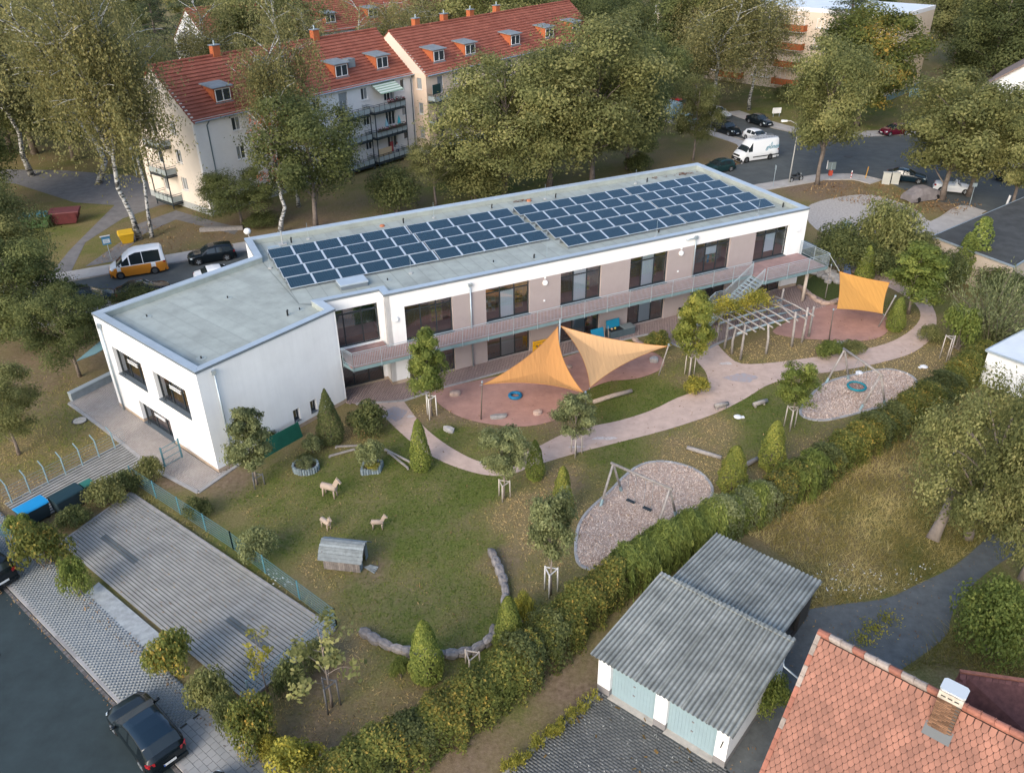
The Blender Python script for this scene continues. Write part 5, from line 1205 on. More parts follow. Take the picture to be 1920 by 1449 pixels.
cp.prism(Pq, HZ + .86, HZ + .92).build('chimney_cap', mat('cap sheet', (.52, .56, .58), .7), ch)
for sx in (-.26, .26):
 for sy in (-.17, .17): MB().bar((chx + sx, chy + sy, HZ + .79), (chx + sx, chy + sy, HZ + .88), .08, .08).build('cap_leg', m_white, ch)
MB().hexa([slope_pt(chx - .42, .95, .04), slope_pt(chx + .42, .95, .04), slope_pt(chx + .42, 1.4, .05), slope_pt(chx - .42, 1.4, .05)], [slope_pt(chx - .42, .95, .06), slope_pt(chx + .42, .95, .06), slope_pt(chx + .42, 1.4, .07), slope_pt(chx - .42, 1.4, .07)]).build('flashing', mat('lead flashing', (.13, .14, .145), .7), ch)
# lower annex roof beyond the ridge, small dark tiles
AN = empty('annex_roof', at(1800, 1262, 5.6), 0, 'dark red tiled annex roof beyond the ridge at the right edge', 'roof')
P4 = [at(1800, 1258, 5.6), at(1990, 1285, 5.6), at(2010, 1450, 4.2), at(1760, 1330, 4.2)]
oA = AN.location
MB().hexa([p - oA - Vector((0, 0, .12)) for p in P4], [p - oA for p in P4]).build('deck', mat('dark red roof', (.10, .045, .042), .9, .3, 5), AN)
m_dtile = mat_rand('dark plum tile', (.115, .055, .055), .9, .3, .3, 9)
dt = MB().hexa([(-.10, 0, 0), (.10, 0, 0), (.10, .16, 0), (.05, .22, 0), (-.05, .22, 0), (-.10, .16, 0)], [(-.10, 0, .015), (.10, 0, .015), (.10, .16, .03), (.05, .22, .032), (-.05, .22, .032), (-.10, .16, .03)]).mesh('tile', m_dtile)
e1 = (P4[1] - P4[0]); e2 = (P4[3] - P4[0]); xa = e1.normalized(); zn = e1.cross(e2).normalized(); zn = zn if zn.z > 0 else -zn; ya = zn.cross(xa)
if ya.dot(e2) < 0: ya = -ya
rt_ = Matrix((xa, ya, zn)).transposed(); 
if rt_.determinant() < 0: rt_ = Matrix((-xa, ya, zn)).transposed()
re_ = rt_.to_euler(); cnt = 0
for j in range(12):
 for i in range(24):
  p = xa * (.1 + i * .215 + (.107 if j % 2 else 0)) + ya * (j * .15) + zn * .01
  q = p + oA
  obj('tile', dt, AN, p, re_); cnt += 1
MB().bar(P4[0] - oA, P4[1] - oA, .14, .08).build('roof_edge', m_rid, AN)
# ================================================================ plants
def unit(a): return a / np.maximum(np.linalg.norm(a, axis=1, keepdims=True), 1e-9)
def leafquads(C, Nrm, size, r, aspect=.6, rnd=.9, up=.25, axis=None):
 n = len(C); N = unit(Nrm + r.normal(0, rnd, (n, 3)) * .7 + np.array([0, 0, up]))
 ref = r.normal(0, 1, (n, 3)) if axis is None else axis + r.normal(0, .25, (n, 3))
 T = unit(np.cross(np.cross(N, ref), N)); B = np.cross(N, T); s = (size * r.uniform(.6, 1.35, n))[:, None]
 V = np.stack([C - T * s, C + B * s * aspect, C + T * s, C - B * s * aspect], 1).reshape(-1, 3)
 return V, np.arange(n * 4).reshape(-1, 4)
def fold(C, tint, Nrm, size, r, m, name, **k):
 V, F = leafquads(C, Nrm, size, r, **k); return np_mesh(name, V, F, m, tint=np.repeat(np.clip(tint, 0, 1), 4))
LF = dict(
 dark=mat_tint('dark green leaves', [(0, (.028, .036, .014)), (.5, (.060, .070, .025)), (1, (.125, .128, .048))]),
 olive=mat_tint('olive leaves', [(0, (.044, .050, .018)), (.5, (.094, .098, .036)), (1, (.185, .172, .070))]),
 birch=mat_tint('birch leaves', [(0, (.056, .058, .024)), (.5, (.122, .117, .048)), (1, (.22, .188, .080))], gain=2.2),
 green=mat_tint('fresh green leaves', [(0, (.040, .056, .013)), (.5, (.088, .108, .027)), (1, (.175, .185, .048))]),
 yellow=mat_tint('yellowing leaves', [(0, (.075, .080, .017)), (.5, (.165, .155, .030)), (1, (.34, .27, .045))]),
 grey=mat_tint('grey green leaves', [(0, (.046, .054, .024)), (.5, (.102, .113, .050)), (1, (.20, .205, .095))]),
 hedge=mat_tint('hedge leaves turning', [(0, (.036, .046, .012)), (.5, (.088, .098, .026)), (.8, (.20, .160, .038)), (1, (.30, .185, .045))]),
 thuja=mat_tint('clipped evergreen leaves', [(0, (.044, .060, .014)), (.5, (.092, .110, .025)), (1, (.19, .19, .045))]),
 lime=mat_tint('lime green leaves', [(0, (.052, .066, .014)), (.5, (.105, .115, .026)), (1, (.21, .19, .042))]),
 red=mat_tint('rust red leaves', [(0, (.12, .035, .022)), (.5, (.20, .065, .04)), (1, (.30, .12, .07))]),
 pine=mat_tint('pine needles', [(0, (.016, .024, .012)), (.5, (.032, .042, .020)), (1, (.07, .078, .035))], trans=.15),
 mead=mat_tint('meadow grass', [(0, (.072, .070, .018)), (.45, (.165, .132, .042)), (1, (.40, .285, .135))], rv=.02),
 lawn=mat_tint('lawn grass', [(0, (.042, .060, .010)), (.35, (.086, .106, .020)), (.7, (.18, .145, .056)), (1, (.32, .24, .115))], rv=.02))
def mat_birchbark():
 m = bpy.data.materials.new('birch bark'); n, l = nodes(m); b = n['Principled BSDF']; b.inputs['Roughness'].default_value = .8
 tc = n.new('ShaderNodeTexCoord'); mp = n.new('ShaderNodeMapping'); mp.inputs['Scale'].default_value = (2.2, 2.2, 5.0); l.new(tc.outputs['Object'], mp.inputs['Vector'])
 z = n.new('ShaderNodeTexNoise'); z.inputs['Scale'].default_value = 1.6; z.inputs['Detail'].default_value = 5; l.new(mp.outputs[0], z.inputs['Vector'])
 cr = n.new('ShaderNodeValToRGB'); cr.color_ramp.elements[0].position = .42; cr.color_ramp.elements[1].position = .52; cr.color_ramp.elements[0].color = (.05, .048, .045, 1); cr.color_ramp.elements[1].color = (.50, .50, .48, 1)
 l.new(z.outputs['Fac'], cr.inputs['Fac']); l.new(cr.outputs[0], b.inputs['Base Color']); return m
m_bbark = mat_birchbark()
m_bark = mat('brown bark', (.19, .155, .13), .95, .35, 3, bump=.4)
m_barkg = mat('grey bark', (.24, .20, .17), .95, .25, 3, bump=.3)
def trunk_mb(mb, H, r0, r, lean=(0, 0), n=7, seg=7, wob=.15, top=.25):
 pts = []; x = y = 0.0
 for i in range(seg + 1):
  t = i / seg; pts.append((lean[0] * t * H + x, lean[1] * t * H + y, H * t)); x += r.normal(0, wob * H / 30); y += r.normal(0, wob * H / 30)
 mb.tube(pts, [max(.012, r0 * (1 - (1 - top) * (i / seg)) * (1.35 if i == 0 else 1)) for i in range(seg + 1)], n); return pts
def limb(mb, p, q, r0, r1, r, n=5, sag=.12, seg=4):
 p = np.array(p); q = np.array(q); L = np.linalg.norm(q - p); pts = []
 off = r.normal(0, .07 * L, 3)
 for i in range(seg + 1):
  t = i / seg; pts.append(tuple(p + (q - p) * t + off * math.sin(math.pi * t) + np.array([0, 0, sag * L * math.sin(math.pi * t)])))
 mb.tube(pts, [r0 + (r1 - r0) * i / seg for i in range(seg + 1)], n, cap=False); return pts
def mk_broad(seed, H=14., Rr=5., zb=.30, nl=15, nc=16, npl=60, leaf=.15, mk='dark', bark=None, lobe=(.30, .46), tr=.21, gap=0.0, lean=(0, 0), taper=0.0):
 """round-crowned tree: lobes carrying leaf clumps, limbs reaching into them"""
 r = np.random.default_rng(seed); mb = MB(); tp = trunk_mb(mb, H * .82, tr, r, lean)
 z0, z1 = H * zb, H; cz = (z0 + z1) / 2; hz = (z1 - z0) / 2; L = []
 for i in range(nl):
  a = i * 2.399 + r.uniform(-.5, .5); f = (i + .5) / nl; zz = (2 * f - 1) * .86
  rad = math.sqrt(max(0.05, 1 - zz * zz)) * r.uniform(.45, .85) * (1 - taper * (zz + 1) / 2)
  L.append((math.cos(a) * rad * Rr, math.sin(a) * rad * Rr, cz + zz * hz * .82, r.uniform(*lobe) * Rr * (1 - .5 * taper * (zz + 1) / 2)))
 L = np.array(L); L[:, 0] += lean[0] * L[:, 2]; L[:, 1] += lean[1] * L[:, 2]
 C, N, T = [], [], []
 for li, (x, y, z, q) in enumerate(L):
  c0 = np.array([x, y, z]); lt = r.uniform(-.16, .16)
  d = unit(r.normal(0, 1, (nc, 3)) + np.array([0, 0, .25]))
  for k in range(nc):
   if r.random() < gap: continue
   cc = c0 + d[k] * q * r.uniform(.6, 1.05) * np.array([1, 1, .8])
   ins = np.linalg.norm((L[:, :3] - cc) / L[:, 3:4], axis=1) < .62
   if ins.sum() > (1 if ins[li] else 0): continue
   m_ = int(npl * r.uniform(.6, 1.3)); P = cc + r.normal(0, 1, (m_, 3)) * q * np.array([.25, .25, .17])
   C.append(P); N.append(unit(P - c0) * .8 + d[k] * .5); T.append(.45 + lt + r.normal(0, .13) + r.normal(0, .16, m_))
  base = tp[min(len(tp) - 1, max(1, int((z - q * .6) / (H * .82) * (len(tp) - 1) * .85)))]
  limb(mb, base, c0, tr * .34, tr * .08, r)
 C = np.concatenate(C); N = np.concatenate(N); T = np.concatenate(T)
 return dict(H=H * .95, R=Rr * .86, trunk=mb.mesh('trunk', bark or m_bark, True), crown=fold(C, T, N, leaf, r, LF[mk], 'crown', rnd=.5))
def mk_birch(seed, H=21., Rr=4.6, ns=330, per=34, leaf=.10, lean=(0, 0), forks=3, mk='birch', weep=1.0, sparse=0.0):
 """white forked trunk, rising boughs, hanging twig curtains"""
 r = np.random.default_rng(seed); mb = MB(); st = []
 main = trunk_mb(mb, H * .95, .15, r, lean, 8, 10, .5, .10); heads = [main]
 for f in range(forks):
  i0 = r.integers(3, 6); b = np.array(main[i0]); a = r.uniform(0, 6.283); e = b + np.array([math.cos(a) * Rr * .55, math.sin(a) * Rr * .55, H * .40 + r.uniform(-2, 1)])
  heads.append(limb(mb, b, e, .11, .03, r, 6, -.05, 6))
 for h in heads:
  h = [np.array(p) for p in h]
  for k in range(20):
   i = r.uniform(.30, .98) * (len(h) - 1); p = h[int(i)] + (h[min(int(i) + 1, len(h) - 1)] - h[int(i)]) * (i % 1)
   if p[2] < H * .26: continue
   a = r.uniform(0, 6.283); reach = Rr * r.uniform(.35, .8) * (1.15 - .5 * p[2] / H); e = p + np.array([math.cos(a) * reach, math.sin(a) * reach, r.uniform(.5, 2.4)])
   pts = limb(mb, p, e, .045, .012, r, 4, .06, 4)
   for q in pts[1:]: st.append(np.array(q))
 st = np.array(st); pick = st[r.integers(0, len(st), ns)] + r.normal(0, .35, (ns, 3))
 C, A, T = [], [], []
 for p in pick:
  if r.random() < sparse: continue
  Ln = r.uniform(1.3, 4.2) * weep; out = unit(np.array([[p[0] - lean[0] * p[2], p[1] - lean[1] * p[2], 0]]))[0] * r.uniform(.05, .5)
  t = np.sort(r.random(per)); P = p + np.outer(t, out * Ln * .6) + np.outer(np.power(t, 1.35), np.array([0, 0, -Ln])) + r.normal(0, .13, (per, 3))
  keep = P[:, 2] > H * .10; P = P[keep]
  C.append(P); A.append(np.tile(np.array([out[0] * .4, out[1] * .4, -1.0]), (len(P), 1))); T.append(.5 + r.normal(0, .15) + r.normal(0, .14, len(P)))
 C = np.concatenate(C); A = np.concatenate(A); T = np.concatenate(T)
 return dict(H=H, R=Rr, trunk=mb.mesh('trunk', m_bbark, True), crown=fold(C, T, np.zeros_like(C) + r.normal(0, 1, C.shape), leaf, r, LF[mk], 'crown', axis=A, aspect=.5, up=0))
def mk_cone(seed, H=2.6, Rr=.75, n=5200, leaf=.048, mk='thuja', p=1.25, lump=.05):
 """clipped cone: dense leafy skin over an inner stem"""
 r = np.random.default_rng(seed); t = r.random(n); z = H * (.02 + .98 * t); a = r.uniform(0, 6.283, n)
 prof = np.power(np.clip(1 - t, 0, 1), .5 / p + .12) * np.minimum(1, .62 + t * 2.2); lum = 1 + lump * np.sin(a * 3 + z * 5 + seed) + lump * np.sin(a * 5 - z * 9)
 rad = Rr * prof * lum * np.sqrt(r.uniform(.72, 1.06, n)); C = np.stack([rad * np.cos(a), rad * np.sin(a), z], 1); N = np.stack([np.cos(a), np.sin(a), np.full(n, .5)], 1)
 T = .45 + .2 * np.sin(a * 2 + z * 3) * .6 + r.normal(0, .2, n); mb = MB(); trunk_mb(mb, H * .85, .04, r, n=5, seg=3)
 return dict(H=H * .96, R=Rr * .85, trunk=mb.mesh('stem', m_bark), crown=fold(C, T, N, leaf, r, LF[mk], 'foliage', rnd=.6))
def mk_bush(seed, H=1.6, Rr=1.2, nl=9, n=3600, leaf=.06, mk='olive', flat=.75, loose=.0, stems=6):
 r = np.random.default_rng(seed); L = []
 for i in range(nl):
  a = i * 2.399; q = math.sqrt((i + .3) / nl) * .72; L.append((math.cos(a) * q * Rr, math.sin(a) * q * Rr, H * r.uniform(.36, .70) * (1 - .35 * q), r.uniform(.34, .5) * Rr))
 L = np.array(L); k = r.integers(0, nl, n); d = unit(r.normal(0, 1, (n, 3)) + np.array([0, 0, .35])); rr = L[k, 3:4] * np.power(r.random((n, 1)), .35) * (1 + loose * r.random((n, 1)))
 C = L[k, :3] + d * rr * np.array([1, 1, flat * H / Rr / 1.2]); C[:, 2] = np.clip(C[:, 2], .04, H * 1.06)
 T = .45 + (np.sin(C[:, 0] * 5 + seed) * np.sin(C[:, 1] * 4.3) * .18) + L[k, 0] / Rr * .08 + r.normal(0, .18, n); mb = MB()
 for i in range(stems): limb(mb, (r.normal(0, .1), r.normal(0, .1), 0), L[i % nl, :3], .03, .01, r, 4, .05, 3)
 return dict(H=H, R=Rr, trunk=mb.mesh('stems', m_bark), crown=fold(C, T, d, leaf, r, LF[mk], 'foliage', rnd=.7))
def mk_hedge(seed, Lx=2.2, W=1.9, H=1.95, n=5200, leaf=.062, mk='hedge', feather=False):
 r = np.random.default_rng(seed); u = r.random(n); s = r.integers(0, 4, n); x = r.uniform(-.62, .62, n) * Lx
 ang = r.uniform(0, math.pi, n); y = np.cos(ang) * W / 2; z = np.where(r.random(n) < .45, H * (.72 + .28 * np.sin(ang)), H * np.sin(ang) * .98)
 lum = 1 + .16 * np.sin(x * 3.3 + seed) + .12 * np.sin(x * 7 + ang * 4) + r.normal(0, .06, n); y *= lum; z = np.maximum(.03, z * (1 + .10 * np.sin(x * 2.9 + seed * 2) + r.normal(0, .035, n)))
 y *= np.where(z > H * .75, .9, 1); C = np.stack([x, y * r.uniform(.8, 1.03, n), z], 1); N = np.stack([np.zeros(n), np.cos(ang), np.sin(ang) + .2], 1)
 T = .38 + .30 * np.clip(z / H - .55, 0, 1) + .12 * np.sin(x * 2 + seed) + r.normal(0, .17, n); mb = MB()
 for i in range(6): limb(mb, (r.uniform(-.8, .8), r.uniform(-.2, .2), 0), (r.uniform(-.9, .9), r.uniform(-.5, .5), H * .8), .025, .01, r, 4, 0, 2)
 kw_ = dict(axis=np.tile(np.array([0, 0, 1.]), (n, 1)), aspect=.22, rnd=.7) if feather else dict(rnd=.7)
 return dict(H=H, R=Lx / 2, trunk=mb.mesh('stems', m_bark), crown=fold(C, T, N, leaf * (1.9 if feather else 1), r, LF[mk], 'foliage', **kw_))
def mk_fount(seed, H=4.2, Rr=3.0, ns=520, per=16, leaf=.10, mk='grey'):
 """willow shrub: long shoots fanning upward and outward"""
 r = np.random.default_rng(seed); C, A, T = [], [], []; mb = MB()
 for i in range(ns):
  a = r.uniform(0, 6.283); tilt = r.uniform(.02, 1.0) ** .8; Ln = H * r.uniform(.6, 1.08); d = np.array([math.cos(a) * tilt, math.sin(a) * tilt, 1.0]); d /= np.linalg.norm(d); d *= Ln
  b = np.array([r.normal(0, .3), r.normal(0, .3), 0]); t = r.uniform(.18, 1, per); P = b + np.outer(t, d) + np.outer(t ** 2, np.array([d[0], d[1], 0])) * .25 + r.normal(0, .05, (per, 3)); P[:, 2] = np.maximum(P[:, 2], .05)
  C.append(P); A.append(np.tile(d, (per, 1))); T.append(.5 + r.normal(0, .15) + r.normal(0, .1, per))
  if i < 40: mb.tube([tuple(b), tuple(b + d * .5), tuple(b + d * .9 + np.array([d[0], d[1], 0]) * .2)], [.03, .02, .008], 4, cap=False)
 C = np.concatenate(C); A = unit(np.concatenate(A)); return dict(H=H, R=Rr, trunk=mb.mesh('stems', m_bark), crown=fold(C, np.concatenate(T), r.normal(0, 1, C.shape), leaf, r, LF[mk], 'foliage', axis=A, aspect=.28, up=0))
def mk_pine(seed, H=17., Rr=3.6):
 r = np.random.default_rng(seed); mb = MB(); trunk_mb(mb, H, .26, r, seg=6); C, T = [], []
 for i in range(70):
  t = r.uniform(.35, .99); a = i * 2.4; L = Rr * (1.1 - t) * r.uniform(.8, 1.3) + .5; e = np.array([math.cos(a) * L, math.sin(a) * L, H * t + r.uniform(-.6, .5)]); limb(mb, (0, 0, H * t), e, .05, .015, r, 4, .05, 3)
  for k in range(4):
   c = e * np.array([.45 + .18 * k, .45 + .18 * k, 1]); P = c + r.normal(0, 1, (42, 3)) * np.array([.45, .45, .18]); C.append(P); T.append(.45 + r.normal(0, .15) + r.normal(0, .1, 42))
 C = np.concatenate(C); return dict(H=H, R=Rr, trunk=mb.mesh('trunk', m_bark, True), crown=fold(C, np.concatenate(T), r.normal(0, 1, C.shape) + np.array([0, 0, .6]), .13, r, LF['pine'], 'crown', aspect=.35))
PROTO = {}
def proto(key):
 if key in PROTO: return PROTO[key]
 k, _, s = key.partition(':'); s = int(s or 0)
 f = dict(broad=lambda: mk_broad(100 + s, zb=.22, nc=27, mk=('dark', 'olive', 'olive', 'dark')[s % 4], npl=80, leaf=.115), big=lambda: mk_broad(140 + s, 15, 5.4, .12, 24, 28, 84, .115, ('olive', 'dark')[s % 2]),
             gappy=lambda: mk_broad(160 + s, 12, 4.2, .38, 16, 17, 90, .11, 'olive', gap=.15), maple=lambda: mk_broad(180 + s, 11, 4.4, .22, 16, 24, 80, .115, 'olive'),
             rust=lambda: mk_broad(190 + s, 12, 4.0, .16, 18, 20, 95, .11, 'hedge'),
             birch=lambda: mk_birch(200 + s, ns=900, per=34, leaf=.085), weep=lambda: mk_birch(230 + s, H=18, Rr=4.4, ns=950, per=36, leaf=.085, weep=1.25, forks=2), thin=lambda: mk_birch(250 + s, H=11, Rr=2.2, ns=70, per=20, leaf=.07, mk='red', forks=1, weep=.35, sparse=.2),
             young=lambda: mk_broad(300 + s, 5, 1.25, .32, 13, 17, 60, .058, ('green', 'grey', 'grey')[s % 3], m_barkg, tr=.055), horn=lambda: mk_broad(320 + s, 5.2, 1.35, .18, 18, 18, 62, .056, 'green', m_barkg, tr=.06, taper=.62), pyr=lambda: mk_broad(325 + s, 5.0, 1.2, .16, 18, 17, 56, .058, 'grey', m_barkg, tr=.05, taper=.6), goldtop=lambda: mk_broad(330 + s, 5.4, 1.6, .22, 16, 17, 62, .066, 'lime', m_barkg, tr=.07, taper=.4),
             sap=lambda: mk_broad(340 + s, 3.2, .8, .2, 8, 8, 14, .06, ('yellow', 'olive')[s % 2], m_barkg, tr=.03, gap=.25), cone=lambda: mk_cone(400 + s), cone2=lambda: mk_cone(420 + s, mk='lime', lump=.08, p=1.5), thuja=lambda: mk_cone(410 + s, 3.2, .8, 6000, .045, 'dark', .75, .04), col=lambda: mk_cone(430 + s, 4.0, .55, 3000, .06, 'green', 2.4, .16),
             bush=lambda: mk_bush(500 + s, mk=('olive', 'dark', 'hedge', 'green')[s % 4]), gbush=lambda: mk_bush(520 + s, mk='grey', leaf=.055), ybush=lambda: mk_bush(530 + s, mk='yellow'), big_bush=lambda: mk_bush(540 + s, 4.2, 2.3, 12, 9000, .085, ('olive', 'dark')[s % 2], loose=.2), round=lambda: mk_bush(550 + s, 2.6, 1.7, 12, 9000, .06, 'green'),
             hedge=lambda: mk_hedge(600 + s), hedged=lambda: mk_hedge(620 + s, mk='dark'), hedgef=lambda: mk_hedge(630 + s, mk='green', feather=True, leaf=.07), hedgeg=lambda: mk_hedge(640 + s, mk='grey'),
             fount=lambda: mk_fount(700 + s), pine=lambda: mk_pine(720 + s), apple=lambda: mk_broad(740 + s, 6.2, 4.2, .10, 26, 20, 90, .07, 'olive', m_barkg, lobe=(.20, .32), tr=.2, gap=.2))[k]
 PROTO[key] = f(); return PROTO[key]
def px_of(p):
 x, y, z = p[0], p[1], p[2] - CAMH; dep = y * math.cos(PITCH) - z * math.sin(PITCH); up = y * math.sin(PITCH) + z * math.cos(PITCH)
 X, Y = x / dep, up / dep; c, s = math.cos(ROLL), math.sin(ROLL); X, Y = X * c + Y * s, -X * s + Y * c
 return 960 + FPX * X, 724.5 - FPX * Y, dep
def plant(name, key, base, top, width, label, cat, group=None, rz=None, lean=None, z0=0.0):
 """stand a plant on its base; its height and spread are taken from the photograph's bearings"""
 P = proto(key); b = base if isinstance(base, Vector) else at(*base)
 lo, hi = .3, 40.
 for _ in range(40):
  mid = (lo + hi) / 2
  if px_of((b.x, b.y, mid))[1] > top: lo = mid
  else: hi = mid
 h = lo; dep = px_of((b.x, b.y, h * .6))[2]; rad = width / 2 * dep / FPX
 o = empty(name, (b.x, b.y, z0), rz if rz is not None else random.uniform(0, 6.28), label, cat, group)
 o.scale = (rad / P['R'], rad / P['R'], (h - z0) / P['H'])
 if lean: o.rotation_euler = (lean[0], lean[1], o.rotation_euler.z)
 tn = 'trunk' if P['H'] > 3 else 'stems'
 obj(tn, P['trunk'], o); obj('crown' if P['H'] > 3 else 'foliage', P['crown'], o)
 return o
random.seed(21)
# --- trees at the left
plant('birch_tree', 'birch:0', (262, 449), -170, 330, 'tall birch with pale trunk leaning left behind the yellow grit bin', 'birch', lean=(0, -.12), rz=.3)
plant('birch_tree', 'birch:1', (285, 446), -190, 215, 'tall upright birch with forked crown right of the yellow grit bin', 'birch', lean=(0, -.03), rz=2.0)
plant('birch_tree', 'birch:2', (185, 345), -120, 330, 'birch with many white limbs at the top left corner', 'birch', rz=1.0)
plant('birch_tree', 'birch:0', (60, 330), -150, 320, 'broad birch at the left edge behind the footpath', 'birch', rz=4.0)
plant('birch_tree', 'birch:1', (-40, 400), -60, 300, 'birch cut off by the left edge above the dark trees', 'birch', rz=5.0)
plant('oak_tree', 'big:0', (18, 600), 335, 170, 'dark olive broadleaf tree filling the left edge beside the street', 'tree')
plant('oak_tree', 'big:1', (60, 655), 455, 170, 'dark broadleaf tree left of the parked van', 'tree')
for _b, _t, _w, _l in (((20, 285), 40, 230, 'dark tree behind the birches in the upper left corner'), ((140, 300), 60, 200, 'dark tree behind the birches above the skips'), ((-60, 420), 150, 220, 'dark tree cut off by the left edge below the birches')): plant('oak_tree', 'big:1', _b, _t, _w, _l, 'tree')
for _p, _k, _l in (((-41, 121, 0), 'weep:0', 'birch behind the ridge of the off white tenement, left one'), ((-33, 128, 0), 'weep:1', 'birch behind the ridge of the off white tenement, middle one'), ((-22, 138, 0), 'birch:1', 'birch rising behind the joint of the two tenements'), ((-13, 148, 0), 'weep:0', 'birch behind the chimneys of the apricot tenement'), ((-36, 133, 0), 'broad:2', 'rounded tree between the tenement rows'), ((-2, 150, 0), 'big:0', 'broad tree behind the apricot tenement roof')):
 plant('birch_tree' if _k[0] in 'wb' and 'broad' not in _k and 'big' not in _k else 'oak_tree', _k, Vector(_p), px_of((_p[0], _p[1], 19))[1], 190, _l, 'tree')
plant('maple_tree', 'broad:0', (150, 706), 545, 130, 'dark small tree left of the wing on bare soil', 'tree')
plant('maple_tree', 'broad:1', (36, 852), 690, 125, 'small tree with bare trunk on the dry lawn at the left edge', 'tree')
plant('shrub', 'big_bush:1', (262, 580), 536, 100, 'dark shrub between the street and the wing roof corner', 'shrub')
plant('shrub', 'bush:1', (130, 570), 520, 90, 'dark shrub beside the parked cars left of the wing', 'shrub')
plant('birch_tree', 'thin:0', (526, 436), 185, 130, 'slender birch with rust red leaves before the off white tenement', 'birch', rz=2.6)
plant('oak_tree', 'broad:3', (592, 428), 178, 200, 'dense dark broadleaf tree before the tenement balconies', 'tree')
plant('hawthorn_tree', 'broad:0', (455, 424), 322, 130, 'low dark tree at the corner of the off white tenement', 'tree')
plant('birch_tree', 'weep:0', (560, 388), -30, 200, 'tall weeping birch rising above the off white tenement roof', 'birch', rz=.5)
plant('shrub', 'big_bush:1', (742, 402), 298, 110, 'large dark shrub behind the solar roof left of the lawn', 'shrub')
plant('maple_tree', 'gappy:0', (818, 388), 272, 95, 'small thin trunked tree before the apricot tenement', 'tree')
plant('shrub', 'big_bush:0', (890, 378), 290, 130, 'olive shrub below the big broadleaf trees behind the roof', 'shrub')
plant('shrub', 'big_bush:1', (490, 425), 395, 70, 'small dark shrub under the slender birch', 'shrub')
# --- big trees behind the roof
plant('oak_tree', 'big:0', (945, 372), 108, 215, 'large olive broadleaf tree before the right end of the apricot tenement', 'tree')
plant('oak_tree', 'big:0', (1110, 352), 38, 250, 'largest broadleaf tree behind the middle of the solar roof', 'tree', rz=2.2)
plant('oak_tree', 'gappy:1', (1030, 352), 118, 190, 'loose crowned broadleaf tree between the two largest ones', 'tree')
plant('maple_tree', 'broad:3', (1216, 270), 70, 120, 'dark tree with pinkish trunk beside the side street', 'tree')
plant('maple_tree', 'big:1', (1175, 318), 120, 130, 'dark green tree at the right of the large broadleaf group', 'tree')
plant('shrub', 'bush:1', (1195, 322), 282, 60, 'low dark shrub behind the far roof corner', 'shrub')
plant('birch_tree', 'broad:2', (1299, 302), 150, 80, 'narrow ivy covered tree on the dry verge', 'tree')
plant('birch_tree', 'weep:1', (1340, 228), -70, 250, 'weeping birch with leaning trunk above the parked cars', 'birch', rz=.0, lean=(0, .05))
plant('birch_tree', 'weep:0', (1404, 207), -60, 190, 'weeping birch with white trunk right of the parked cars', 'birch', rz=3.0, lean=(0, .04))
plant('birch_tree', 'weep:1', (1285, 200), -60, 190, 'weeping birch behind the red parked car', 'birch', rz=4.0)
plant('pine_tree', 'pine:0', (1565, 190), -35, 130, 'dark pine before the cream apartment block', 'pine')
plant('lime_tree', 'broad:2', (1532, 347), 78, 155, 'street tree with bare leaning trunk at the corner of the crossing', 'tree')
plant('rowan_tree', 'rust:0', (1605, 238), 12, 170, 'tree with rusty tinted crown before the cream block end wall', 'tree')
plant('oak_tree', 'big:1', (1843, 205), -35, 175, 'dark broadleaf tree right of the cream block end wall', 'tree')
plant('oak_tree', 'big:0', (1905, 180), -70, 220, 'broadleaf tree in the top right corner', 'tree')
plant('maple_tree', 'maple:0', (1766, 375), 148, 195, 'bright green maple beside the white convertible', 'tree')
plant('maple_tree', 'maple:0', (1816, 368), 165, 170, 'bright green maple right behind the white convertible', 'tree', rz=1.2)
plant('maple_tree', 'maple:1', (1893, 402), 205, 130, 'bright green maple at the right edge before the white house', 'tree')
plant('shrub', 'bush:3', (1610, 193), 165, 90, 'clipped shrub at the foot of the cream block', 'shrub'); plant('shrub', 'bush:1', (1478, 190), 155, 60, 'dark shrub below the orange balcony of the cream block', 'shrub')
plant('shrub', 'bush:3', (1770, 195), 150, 60, 'green shrub by the bins at the cream block', 'shrub')
# --- shrubs at the right end of the kindergarten
plant('willow_shrub', 'big_bush:0', (1650, 508), 340, 125, 'tall pale olive bush beside the gravel lot', 'shrub')
plant('shrub', 'big_bush:1', (1565, 508), 398, 110, 'dark shrub at the end wall of the kindergarten', 'shrub')
plant('shrub', 'big_bush:1', (1625, 516), 430, 120, 'dark shrub below the tall pale olive bush', 'shrub', rz=2)
plant('shrub', 'big_bush:0', (1705, 505), 415, 95, 'olive shrub right of the tall pale bush', 'shrub'); plant('shrub', 'big_bush:1', (1755, 545), 455, 90, 'dark shrub behind the yellow leaved bush', 'shrub')
plant('thuja', 'cone:0', (1618, 528), 463, 34, 'slim evergreen column behind the far orange sail', 'thuja'); plant('thuja', 'cone:1', (1676, 619), 560, 34, 'green column shrub at the post of the far orange sail', 'thuja')
plant('ash_tree', 'horn:1', (1703, 588), 452, 112, 'small bright green tree right of the far orange sail', 'tree'); plant('shrub', 'ybush:0', (1750, 528), 476, 52, 'bush with bright yellow leaves', 'shrub')
plant('hornbeam', 'col:0', (1817, 525), 412, 44, 'taller of the two columnar trees before the dark flat roof', 'tree'); plant('hornbeam', 'col:1', (1796, 530), 440, 32, 'shorter of the two columnar trees before the dark flat roof', 'tree')
plant('willow_shrub', 'fount:0', (1855, 648), 505, 190, 'grey green willow shrub with long upright shoots', 'shrub'); plant('shrub', 'bush:3', (1792, 655), 553, 80, 'leafy green bush left of the willow shrub', 'shrub')
